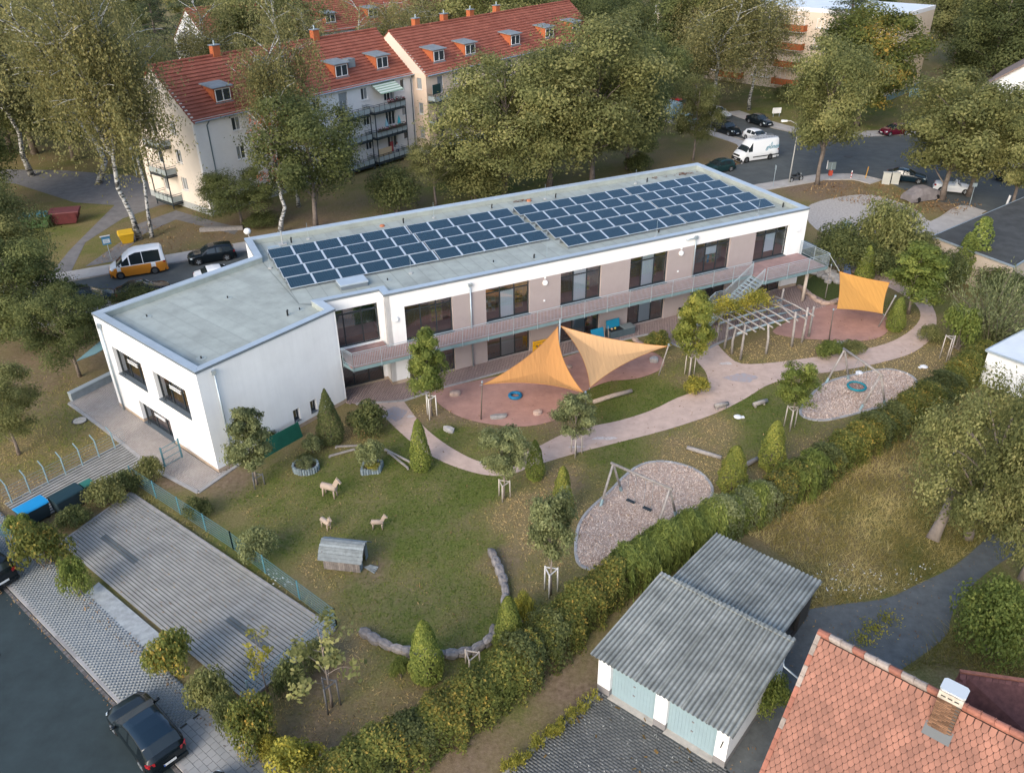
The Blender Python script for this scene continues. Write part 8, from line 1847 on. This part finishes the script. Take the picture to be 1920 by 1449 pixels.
# --- logs and benches
def log(name, label, a, b, r, m=None, z=.0, legs=False, cat='log'):
 o = empty(name, at(*a), 0, label, cat); q = at(*b) - at(*a); zc = r + z; rr2 = random.Random(int(a[0])); mid = q * .5 + Vector((rr2.gauss(0, .05), rr2.gauss(0, .05), 0))
 MB().tube([(0, 0, zc), mid + Vector((0, 0, zc + .02)), q + Vector((0, 0, zc))], [r, r * 1.05, r * .92], 10).build('log', m or m_log, o, smooth=True)
 if legs:
  for t in (.18, .82): p = q * t; MB().tube([p, p + Vector((0, 0, z + .02))], r * .55, 8).build('leg', m or m_log, o)
log('lying_log', 'bleached log on the grass right of the sails', (1112, 757), (1184, 736), .15, m_lognew); log('lying_log', 'grey log at the end of the double swing pit', (1288, 842), (1352, 861), .13); log('lying_log', 'grey log partly behind the plump cone', (1395, 876), (1422, 862), .14)
log('log_bench', 'left log bench on the lawn beside the path', (1339, 770), (1364, 765), .15, z=.22, legs=True, cat='bench'); log('log_bench', 'right log bench on the lawn beside the path', (1412, 765), (1437, 757), .15, z=.12, legs=True, cat='bench')
# yellow bench
yb = empty('yellow_bench', uv(11.75, -.62), YAW, 'yellow wooden bench against the facade', 'bench'); m_y = mat('yellow paint', (.66, .36, .012), .55, .05, 3)
for k in range(4): MB().box(-.75, -.25 + k * .13, .42, .75, -.14 + k * .13, .455).build('seat_slat', m_y, yb)
for k in range(2): MB().box(-.72, .27, .62 + k * .2, .72, .31, .75 + k * .2).build('back_rail', m_y, yb)
for k in range(5): MB().box(-.62 + k * .28, .275, .45, -.5 + k * .28, .305, .62).build('back_slat', m_y, yb)
for x in (-.7, .7):
 MB().box(x - .05, -.28, 0, x + .05, -.2, .66).build('leg', m_y, yb); MB().box(x - .05, .26, 0, x + .05, .34, .98).build('leg', m_y, yb); MB().box(x - .06, -.3, .66, x + .06, .30, .70).build('arm_rest', m_y, yb)
# sand toys, mud kitchen, blue lids
m_blue = mat('bright blue board', (.012, .20, .34), .5, .06, 2)
b1 = empty('sand_box_lid', uv(16.2, -1.0), YAW, 'blue lid leaning at the facade left of the toy chest', 'lid'); MB().hexa([(-.55, -.35, .0), (.55, -.35, .0), (.55, -.31, .0), (-.55, -.31, .0)], [(-.55, .05, 1.15), (.55, .05, 1.15), (.55, .09, 1.15), (-.55, .09, 1.15)]).build('board', m_blue, b1); MB().bar((-.5, -.14, .6), (.5, -.14, .6), .05, .04).build('batten', m_blue, b1)
tc_ = empty('toy_chest', uv(18.6, -.75), YAW, 'dark blue toy chest with open blue lid', 'toy chest'); MB().box(-1.25, -.4, 0, 1.0, .35, .6).build('chest', mat('slate box', (.07, .10, .115), .7, .1, 2), tc_); MB().hexa([(-1.2, .3, .6), (0, .3, .6), (0, .34, .6), (-1.2, .34, .6)], [(-1.2, .42, 1.25), (0, .42, 1.25), (0, .46, 1.25), (-1.2, .46, 1.25)]).build('lid', m_blue, tc_); MB().box(.02, -.42, .6, 1.02, .37, .66).build('closed_lid', mat('grey lid', (.16, .19, .20), .6), tc_); MB().box(-1.18, -.33, .56, -.05, .28, .601).build('inside', m_dark, tc_)
for k, (x, cc_) in enumerate(((-.9, (.6, .4, .25)), (-.6, (.62, .42, .08)))): MB().lathe([(.02, 0), (.10, .06), (.02, .16)], (x, 0, .60), 8).build('ball', mat('toy %d' % k, cc_, .6), tc_)
sh = empty('red_shovels', uv(17.0, -1.35), YAW, 'two red shovels leaning at the toy chest', 'shovel')
for k in (-.25, .1): MB().tube([(k, .25, 1.25), (k - .1, -.1, .2)], .018, 6).build('handle', m_lognew, sh); MB().box(k - .26, -.2, .0, k + .06, .0, .16).build('blade', mat('red shovel', (.42, .05, .03), .6), sh)
tb = empty('waste_bin', uv(24.35, -.55), 0, 'grey cylindrical waste bin against the facade', 'bin'); MB().lathe([(.17, 0), (.17, .75), (.14, .76)], (0, 0, 0), 14).build('body', mat('light bin', (.36, .37, .38), .5), tb); MB().lathe([(.20, .80), (.20, .88), (.05, .92)], (0, 0, 0), 14).build('lid', m_dark, tb)
ring = empty('rubber_ring', at(966, 744), 0, 'blue rubber ring lying in the sand under the orange sail', 'ring'); MB().tube([(math.cos(k / 20 * 6.283) * .38, math.sin(k / 20 * 6.283) * .38, .12) for k in range(21)], .12, 8, cap=False).build('tube', mat('blue rubber', (.012, .15, .30), .6), ring, smooth=True)
for a, b, lab in ((1383, 783, 'white plastic toy on the lawn below the log benches'), (1732, 689, 'white plastic toy on the dry grass beside the basket swing pit'), (1611, 700, 'white cushion at the edge of the basket swing pit')):
 o = empty('plastic_toy', at(a, b), a * .1, lab, 'toy'); MB().lathe([(.22, 0), (.28, .06), (.16, .14), (.05, .16)], (0, 0, .02), 9).build('body', mat('white plastic', (.72, .72, .72), .5), o); MB().box(.1, -.16, .02, .42, .06, .09).build('spout', mat('white plastic', (.72, .72, .72), .5), o)
bx = empty('play_board', at(1590, 516), .3, 'blue play board standing behind the rock heap', 'play board'); MB().hexa([(-.3, -.05, 0), (.3, -.05, 0), (.3, .3, 0), (-.3, .3, 0)], [(-.2, .5, 1.4), (.25, .5, 1.4), (.25, .56, 1.4), (-.2, .56, 1.4)]).build('panel', mat('violet blue', (.12, .18, .34), .7, .1, 2), bx); MB().bar((0, .9, 0), (0, .5, 1.3), .06, .06).build('strut', m_log, bx)
tp = empty('green_tarpaulin', uv(-8.8, -3.75), YAW + .442, 'green tarpaulin panel leaning at the wing wall', 'tarpaulin'); MB().hexa([(-1.55, -.35, 0), (1.5, -.35, 0), (1.5, -.31, 0), (-1.55, -.31, 0)], [(-1.55, -.08, 1.05), (1.5, -.08, 1.0), (1.5, -.04, 1.0), (-1.55, -.04, 1.05)]).build('sheet', mat('dark green tarp', (.012, .10, .065), .6, .15, 2, bump=.3, bscale=4), tp)
for x in (-1.5, 0, 1.45): MB().bar((x, -.28, 0), (x, .0, 1.08), .05, .05).build('post', m_teal, tp)
# bollard lamps
for a, b, s, lab in ((849, 1341, 1.0, 'taller stone bollard with white disc top at the hedge'), (822, 1376, .85, 'shorter stone bollard with white disc top at the hedge')):
 o = empty('stone_bollard', at(a, b), .4, lab, 'bollard'); o.scale = (s, s, s); MB().hexa([(-.2, -.2, 0), (.2, -.2, 0), (.2, .2, 0), (-.2, .2, 0)], [(-.15, -.15, .75), (.15, -.15, .75), (.15, .15, .75), (-.15, .15, .75)]).build('post', m_pink, o); MB().lathe([(.17, .752), (.17, .84), (.12, .86)], (0, 0, 0), 14).build('disc', mat('lamp opal', (.85, .86, .86), .4), o)
# --- wire fences
m_fence = mat('turquoise fence wire', (.075, .19, .225), .5, .1, 3); m_fencep = mat('pale fence wire', (.20, .30, .34), .5)
def fence(label, pts, h, m, bars=7, every=2.5, vert=.22, tops=None, pr=.035):
 o = empty('wire_fence', pts[0], 0, label, 'fence'); O = Vector(pts[0]); w = MB(); w2 = MB()
 for a, b in zip(pts[:-1], pts[1:]):
  a = Vector(a) - O; b = Vector(b) - O; L = (b - a).length; k = max(1, round(L / every)); up = Vector((0, 0, 1))
  for i in range(k + 1): p = a.lerp(b, i / k); MB().bar(p, p + up * (h + .06), .06, .06).build('post', m, o)
  for j in range(bars): z = .08 + (h - .1) * j / (bars - 1); w.bar(a + up * z, b + up * z, .02, .02)
  n = int(L / vert)
  for i in range(n + 1): p = a.lerp(b, i / n); w2.bar(p + up * .06, p + up * h, .004, .004)
 w.build('rails', m, o); w2.build('wires', m, o); return o
fence('turquoise wire fence along the upper side of the parking bay', pxs((250, 905), (438, 1030), (632, 1176)), 1.2, m_fence); fence('pale wire fence at the lower end of the parking bay', pxs((632, 1176), (560, 1238), (470, 1312)), 1.2, m_fencep); fence('turquoise fence panel at the left edge by the pavement', pxs((-30, 985), (34, 1030)), 1.3, m_fence, vert=.06)
gt = empty('wire_gate', at(310, 876), 0, 'turquoise wire gate at the corner of the wing', 'gate'); gq = at(342, 858) - at(310, 876); up = Vector((0, 0, 1))
for p in (Vector(), gq): MB().bar(p, p + up * 1.45, .08, .08).build('post', m_fence, gt)
mb = MB(); 
for z in (.1, .55, 1.0, 1.35): mb.bar(up * z, gq + up * z, .03, .03)
for i in range(14): p = gq * (i / 13); mb.bar(p + up * .1, p + up * 1.35, .008, .008)
mb.build('leaf', m_fence, gt)
# bin store: paved rows and posts
BSP = pxs((8, 945), (232, 828), (285, 862), (60, 985)); bsr = struct('bin_yard', MB().face([(p.x, p.y, .02) for p in BSP]), m_joint)
for i in range(12):
 t0_, t1_ = (i + .08) / 12, (i + .70) / 12; q = [BSP[0].lerp(BSP[3], t0_), BSP[1].lerp(BSP[2], t0_), BSP[1].lerp(BSP[2], t1_), BSP[0].lerp(BSP[3], t1_)]; MB().hexa([(p.x, p.y, .018) for p in q], [(p.x, p.y, .05) for p in q]).build('paving_row', m_row, bsr)
bf = empty('bin_yard_fence', BSP[0], 0, 'fence with bent top posts behind the wheeled bins', 'fence')
for i in range(7):
 p = BSP[0].lerp(BSP[1], (i + .3) / 7) - BSP[0]; n_ = (BSP[3] - BSP[0]).normalized(); MB().bar(p + n_ * .3, p + n_ * .3 + up * 1.25, .06, .06).build('post', m_fencep, bf); MB().bar(p + n_ * .3 + up * 1.25, p - n_ * .15 + up * 1.5, .05, .05).build('post_arm', m_fencep, bf)
mb = MB(); q = BSP[1] - BSP[0]; n_ = (BSP[3] - BSP[0]).normalized()
for j in range(6): mb.bar(n_ * .3 + up * (.15 + .2 * j), q + n_ * .3 + up * (.15 + .2 * j), .012, .012)
mb.build('wires', m_fencep, bf)
def wheelie(label, c, rz, L, W, H, m, ml):
 o = empty('wheeled_bin', c, rz, label, 'bin'); MB().hexa([(-L * .45, -W * .42, .12), (L * .45, -W * .42, .12), (L * .45, W * .42, .12), (-L * .45, W * .42, .12)], [(-L / 2, -W / 2, H), (L / 2, -W / 2, H), (L / 2, W / 2, H), (-L / 2, W / 2, H)]).build('body', m, o, bevel=.03)
 mb = MB(); k = 8
 for i in range(k):
  a0, a1 = math.pi * i / k, math.pi * (i + 1) / k; mb.hexa([(-L * .51, -W * .53 * math.cos(a0), H + .02), (L * .51, -W * .53 * math.cos(a0), H + .02), (L * .51, -W * .53 * math.cos(a1), H + .02), (-L * .51, -W * .53 * math.cos(a1), H + .02)], [(-L * .51, -W * .53 * math.cos(a0), H + .03 + .16 * math.sin(a0)), (L * .51, -W * .53 * math.cos(a0), H + .03 + .16 * math.sin(a0)), (L * .51, -W * .53 * math.cos(a1), H + .03 + .16 * math.sin(a1)), (-L * .51, -W * .53 * math.cos(a1), H + .03 + .16 * math.sin(a1))])
 mb.build('lid', ml, o)
 for x in (-.38, .38):
  for y in (-.36, .36): MB().tube([(x * L, y * W - .03, .08), (x * L, y * W + .03, .08)], .08, 10).build('castor', m_tyre, o)
ba = math.atan2((BSP[1] - BSP[0]).y, (BSP[1] - BSP[0]).x)
wheelie('large bin with bright blue lid', at(68, 975), ba, 1.5, 1.0, 1.0, mat('dark bin', (.03, .05, .06), .6), mat('bright blue lid', (.015, .25, .52), .4)); wheelie('large dark teal bin beside the blue one', at(132, 952), ba, 1.6, 1.0, 1.0, mat('dark bin', (.03, .05, .06), .6), mat('dark teal lid', (.015, .04, .05), .5)); wheelie('small green lidded bin at the right of the bins', at(170, 932), ba, .6, .6, .95, mat('dark bin', (.03, .05, .06), .6), mat('green lid', (.03, .15, .12), .5))
# --- left street things
gb = empty('grit_bin', at(240, 455), YAW + .05, 'yellow grit bin beside the birch trunks', 'grit bin'); m_yg = mat('yellow grit plastic', (.56, .34, .02), .55, .06, 2)
MB().hexa([(-.5, -.3, 0), (.5, -.3, 0), (.5, .3, 0), (-.5, .3, 0)], [(-.72, -.5, .95), (.72, -.5, .95), (.72, .45, .95), (-.72, .45, .95)]).build('body', m_yg, gb, bevel=.04); MB().hexa([(-.78, -.56, .96), (.78, -.56, .96), (.78, .5, .96), (-.78, .5, .96)], [(-.7, -.4, 1.12), (.7, -.4, 1.12), (.7, .46, 1.28), (-.7, .46, 1.28)]).build('lid', m_yg, gb, bevel=.03)
isg = empty('info_sign', at(209, 487), YAW + .1, 'blue and white sign on a post left of the van', 'sign'); MB().tube([(0, 0, 0), (0, 0, 2.2)], .035, 8).build('pole', m_galv, isg); MB().box(-.38, -.06, 1.55, .38, -.02, 2.35).build('panel', mat('sign blue', (.07, .24, .38), .5), isg); MB().box(-.3, -.075, 1.7, .3, -.062, 2.1).build('notice', mat('sign white', (.66, .7, .7), .6), isg); MB().box(-.48, -.14, 2.36, .42, .1, 2.41).build('roof', mat('sign cap', (.6, .62, .62), .6), isg)
for k in range(3): MB().box(-.22, -.08, 1.78 + k * .1, .2 - .1 * (k % 2), -.076, 1.81 + k * .1).build('text_line', mat('sign blue', (.07, .24, .38), .5), isg)
def skip(label, c, rz, m, filled):
 o = empty('skip_container', c, rz, label, 'skip'); MB().hexa([(-1.0, -.75, .15), (1.0, -.75, .15), (1.0, .75, .15), (-1.0, .75, .15)], [(-1.5, -.85, 1.3), (1.5, -.85, 1.3), (1.5, .85, 1.3), (-1.5, .85, 1.3)]).build('body', m, o)
 if filled:
  r = random.Random(3); mb = MB()
  for i in range(26): x, y = r.uniform(-1.3, 1.3), r.uniform(-.7, .7); mb.obox((x, y, 1.2), r.uniform(.2, .6), r.uniform(.2, .5), r.uniform(.15, .4), r.uniform(0, 3))
  mb.build('rubbish', mat('teal sacks', (.06, .16, .18), .6, .5, 3), o)
 else: MB().hexa([(-1.52, -.88, 1.302), (1.52, -.88, 1.302), (1.52, .88, 1.302), (-1.52, .88, 1.302)], [(-1.5, -.86, 1.42), (1.5, -.86, 1.42), (1.5, .86, 1.5), (-1.5, .86, 1.5)]).build('lid', mat('maroon lid', (.13, .045, .05), .6, .2, 2), o)
 for x in (-1.2, 1.2):
  for y in (-.88, .88): MB().bar((x, y, .5), (x, y, 1.25), .08, .05).build('lifting_lug', m, o)
skip('green skip full of sacks on the grass at left', at(74, 426), .2, mat('green steel', (.045, .09, .03), .7, .2, 2), True); skip('closed maroon skip right of the green one', at(127, 418), .25, mat('maroon steel', (.09, .02, .022), .7, .2, 2), False)
gl = empty('globe_lamp', uv(-4.6, 24.6), 0, 'path lamp with white globe behind the roof corner', 'lamp post'); MB().tube([(0, 0, 0), (0, 0, 3.6), (-.1, 0, 4.0)], .05, 8).build('pole', mat('pale pole', (.45, .44, .40), .6), gl); MB().lathe([(.05, 0), (.26, .12), (.33, .32), (.24, .52), (.05, .6)], (-.12, 0, 3.95), 14).build('globe', mat('opal globe', (.80, .80, .78), .35), gl, smooth=True)
gl2 = empty('globe_lamp', at(257, 330), 0, 'small white globe lamp between the birch trunks', 'lamp post'); MB().tube([(0, 0, 0), (0, 0, 3.2)], .05, 6).build('pole', m_galv, gl2); MB().lathe([(.05, 0), (.25, .15), (.25, .3), (.05, .42)], (0, 0, 3.2), 12).build('globe', mat('opal globe', (.80, .80, .78), .35), gl2, smooth=True)
bp_ = empty('low_board', at(416, 432), YAW - .35, 'brown timber edge below the off white tenement', 'timber edge'); MB().box(-2.2, -.25, 0, 2.2, .25, .35).build('board', m_log, bp_)
lw = empty('low_wall', at(134, 752), 0, 'low grey concrete wall at the far side of the wing', 'wall'); q = at(214, 712) - at(134, 752); MB().bar(Vector((0, 0, .3)), q + Vector((0, 0, .3)), .35, .6).build('wall', mat('concrete wall', (.26, .29, .30), .9, .15, 2), lw); MB().bar(Vector((0, 0, .63)), q + Vector((0, 0, .63)), .42, .06).build('coping', m_cap, lw)
def cover(label, a, b, r, m, z=.022): o = empty('manhole_cover', at(a, b), 0, label, 'manhole cover'); MB().lathe([(r, 0), (r, .02), (r * .9, .024)], (0, 0, z - .02), 18).build('lid', m, o); MB().lathe([(r * 1.25, 0), (r * 1.25, .012)], (0, 0, z - .022), 18).build('frame', mat('dark frame ring', (.07, .065, .06), .9), o)
cover('round concrete manhole cover on the dry lawn left of the wing', 150, 789, .42, mat('pale concrete', (.46, .42, .37), .9, .15, 4), .05); cover('iron manhole cover in the crossing', 1590, 294, .4, mat('cast iron', (.06, .065, .07), .6), .03)
# --- street things at the crossing
sl_ = empty('street_lamp', at(1479, 344), 0, 'curved street lamp with pale head at the crossing', 'street lamp'); MB().tube([(0, 0, 0), (.05, .05, 3.5), (.1, .1, 6.0), (-.15, .1, 6.8), (-.9, .05, 7.2), (-1.4, 0, 7.2)], [.09, .07, .06, .05, .045, .04], 8).build('mast', mat('lamp mast', (.42, .42, .40), .5), sl_, smooth=True); MB().hexa([(-1.3, -.12, 7.15), (-1.3, .12, 7.15), (-2.0, .16, 7.12), (-2.0, -.16, 7.12)], [(-1.3, -.1, 7.3), (-1.3, .1, 7.3), (-1.95, .13, 7.34), (-1.95, -.13, 7.34)]).build('head', mat('lamp head', (.72, .72, .70), .4), sl_)
pp = empty('sign_post', at(1449, 352), 0, 'thin grey sign post beside the far roof corner', 'sign post'); MB().tube([(0, 0, 0), (0, 0, 2.6)], .035, 7).build('pole', m_galv, pp); MB().box(-.02, -.2, 2.1, .02, .2, 2.6).build('sign', m_galv, pp)
cs = empty('notice_stand', at(1555, 337), .1, 'metal notice stand with red box beside the street tree', 'notice stand'); MB().tube([(0, 0, 0), (0, 0, 2.0)], .04, 7).build('pole', m_galv, cs); MB().box(-.2, -.15, .5, .2, .15, 1.1).build('box', mat('red box', (.42, .07, .04), .6), cs); MB().box(-.5, -.03, 1.2, .5, .0, 2.1).build('mesh_panel', mat('grey mesh panel', (.16, .20, .21), .6), cs); MB().box(-.62, -.04, 1.3, -.56, .02, 2.3).build('white_edge', m_white, cs)
rw_ = empty('marker_post', at(1595, 336), 0, 'red and white marker post at the kerb', 'marker post')
for k in range(5): MB().tube([(0, 0, k * .2), (0, 0, (k + 1) * .2)], .06, 8).build('band', mat('marker red', (.42, .03, .03), .6) if k % 2 else m_white, rw_)
yp = empty('marker_post', at(1622, 336), 0, 'slanted yellow orange post at the kerb', 'marker post'); MB().bar((0, 0, 0), (.12, 0, 1.5), .14, .05).build('board', mat('orange yellow', (.56, .30, .06), .7), yp); MB().bar((.05, .03, 0), (.05, .03, .6), .05, .05).build('stake', m_galv, yp)
for a, lab in ((1660, 'left grey cable cabinet at the kerb'), (1677, 'right grey cable cabinet at the kerb')):
 o = empty('cable_cabinet', at(a, 345), -.35, lab, 'cabinet'); m_c = mat('cabinet grey', (.46, .46, .42), .7, .06, 2); MB().box(-.42, -.22, 0, .42, .22, 1.3).build('body', m_c, o); MB().box(-.46, -.26, 1.3, .46, .26, 1.38).build('roof', m_c, o); MB().box(-.38, -.235, .12, -.01, -.222, 1.2).build('door', m_c, o); MB().box(.01, -.235, .12, .38, -.222, 1.2).build('door', m_c, o)
ws_ = empty('white_sign', at(1455, 219), .2, 'small white board on two legs in the far grass', 'sign'); MB().box(-.7, -.05, .5, .7, .05, 1.3).build('board', m_white, ws_)
for x in (-.5, .5): MB().bar((x, 0, 0), (x, 0, .5), .06, .06).build('leg', m_galv, ws_)
gs_ = empty('barrier_stand', at(1882, 398), .4, 'leaning white board with red foot beside the dark flat roof', 'barrier'); MB().bar((0, 0, .2), (.25, 0, 1.8), .22, .04).build('board', m_white, gs_); MB().box(-.4, -.25, 0, .5, .25, .2).build('foot', mat('red foot', (.36, .09, .04), .7), gs_)
sg2 = empty('street_sign', at(1818, 384), 0, 'thin sign post under the bright green maples', 'sign post'); MB().tube([(0, 0, 0), (0, 0, 2.4)], .035, 7).build('pole', m_galv, sg2); MB().box(-.25, -.02, 2.0, .25, .02, 2.4).build('plate', m_galv, sg2)
cn = empty('storage_container', uv(38.6, 2.4), YAW, 'dark teal container at the end wall of the kindergarten', 'container'); MB().box(-.6, -.6, 0, 2.0, 5.5, 2.4).build('body', mat('dark teal steel', (.02, .05, .055), .6, .1, 2), cn)
for k in range(8): MB().box(-.2 + k * .25, -.63, .15, -.08 + k * .25, -.6, 2.3).build('rib', mat('dark teal steel', (.02, .05, .055), .6), cn)
MB().box(-.65, -.65, 2.4, 2.05, 5.55, 2.46).build('roof', m_capd, cn)
ab_ = empty('air_box', at(1580, 457), 0, 'pale blue box behind the balcony corner', 'box'); MB().box(-.3, -.3, 0, .3, .3, 2.2).build('body', mat('pale blue box', (.20, .36, .42), .6), ab_); MB().box(-.34, -.34, 2.2, .34, .34, 2.26).build('top', m_cap, ab_)
for a, b, lab in ((1712, 183, 'left blue grey bin at the cream block'), (1727, 183, 'right blue grey bin at the cream block')): wheelie(lab, at(a, b), .5, 1.3, 1.0, 1.2, mat('blue grey bin', (.20, .32, .36), .6), mat('blue grey lid', (.26, .38, .42), .6))
# shelves and toys in the rooms
def shelf(u, z, label, cols, w=1.0, v=1.6, rows=3):
 o = empty('play_shelf', uv(u, v, z), YAW, label, 'shelf'); m = mat('birch ply', (.50, .34, .18), .7)
 for k in range(rows + 1): MB().box(0, 0, .02 + k * .38, w, .35, .05 + k * .38).build('board', m, o)
 for x in (0, w - .03): MB().box(x, .002, 0, x + .03, .348, rows * .38 + .07).build('side', m, o)
 r = random.Random(int(u * 10))
 for k in range(rows):
  for j in range(3): cc_ = cols[(k * 3 + j) % len(cols)]; MB().box(.06 + j * w * .31, .03, .055 + k * .38, .06 + j * w * .31 + w * .24, .30, .055 + k * .38 + r.uniform(.16, .28)).build('toy_box', mat('toy %s' % str(cc_), cc_, .6), o)
C1 = [(.5, .13, .02), (.3, .36, .06), (.62, .5, .08), (.45, .07, .04)]; C2 = [(.05, .35, .5), (.55, .3, .05), (.2, .4, .1)]
shelf(16.0, 3.2, 'open shelf with orange and green boxes in the third upper window', C1); shelf(22.2, 3.2, 'open shelf with coloured boxes in the fourth upper window', C1[::-1]); shelf(28.2, 3.2, 'shelf with turquoise boxes in the fifth upper window', C2, .9); shelf(8.0, 3.2, 'pale frame shelf in the second upper window', [(.5, .5, .45), (.4, .25, .12)], .9); shelf(16.2, .03, 'shelf with toys behind the ground floor window at the toy chest', C2 + C1); shelf(10.2, 3.2, 'yellow cupboard in the second upper window', [(.55, .30, .03), (.6, .36, .05)], .8, 1.3, 5)
shelf(3.9, 3.2, 'tall yellow green cupboard in the first upper window', [(.34, .36, .03), (.45, .40, .03)], .9, 2.0, 5); shelf(21.6, .03, 'low shelf behind the fourth ground floor window', C2)
# fallen leaves and specks
m_fall = mat_tint('fallen leaves', [(0, (.13, .07, .035)), (.5, (.24, .14, .06)), (1, (.40, .28, .13))], trans=0, rv=.02)
def litter(name, label, poly, n, seed, z, size=.07, m=None): tag(flakes(name, scatter_poly(poly, n, seed), size, z, m or m_fall, seed + 1), label, 'leaf litter', kind='stuff')
litter('fallen_leaves', 'fallen leaves along the front kerb', [kw(-8, -.5), kw(14, -.35), kw(14, -.05), kw(-8, -.05)], 260, 71, .02)
litter('fallen_leaves', 'fallen leaves on the front pavement beside the shrubs', [kw(-6, 1.7), kw(24, 1.7), kw(24, 2.4), kw(-6, 2.4)], 420, 72, .13)
litter('fallen_leaves', 'fallen leaves on the verge of the gravel lot', pxs((1500, 360), (1540, 340), (1650, 345), (1840, 385), (1800, 405), (1690, 400), (1560, 375)), 1500, 73, .02, .16)
litter('fallen_leaves', 'fallen leaves around the birch trunks and grit bin', pxs((170, 495), (260, 420), (400, 420), (450, 450), (330, 480)), 900, 74, .03, .12)
litter('fallen_leaves', 'leaf specks on the parking rows', PK, 500, 75, .13, .06)
litter('pale_specks', 'pale lichen specks on the garage forecourt', FORE, 420, 76, .045, .05, mat('pale specks', (.40, .41, .38), .9))
litter('moss_spots', 'orange moss tufts on the garage forecourt', FORE, 60, 77, .045, .16, mat('orange moss', (.16, .10, .035), .95, .4, 9))
litter('fallen_leaves', 'leaf specks on the side drive', DRIVE, 500, 78, .018, .06)
litter('fallen_leaves', 'dry leaves on the playground lawn', YARD, 1400, 79, .05, .07)
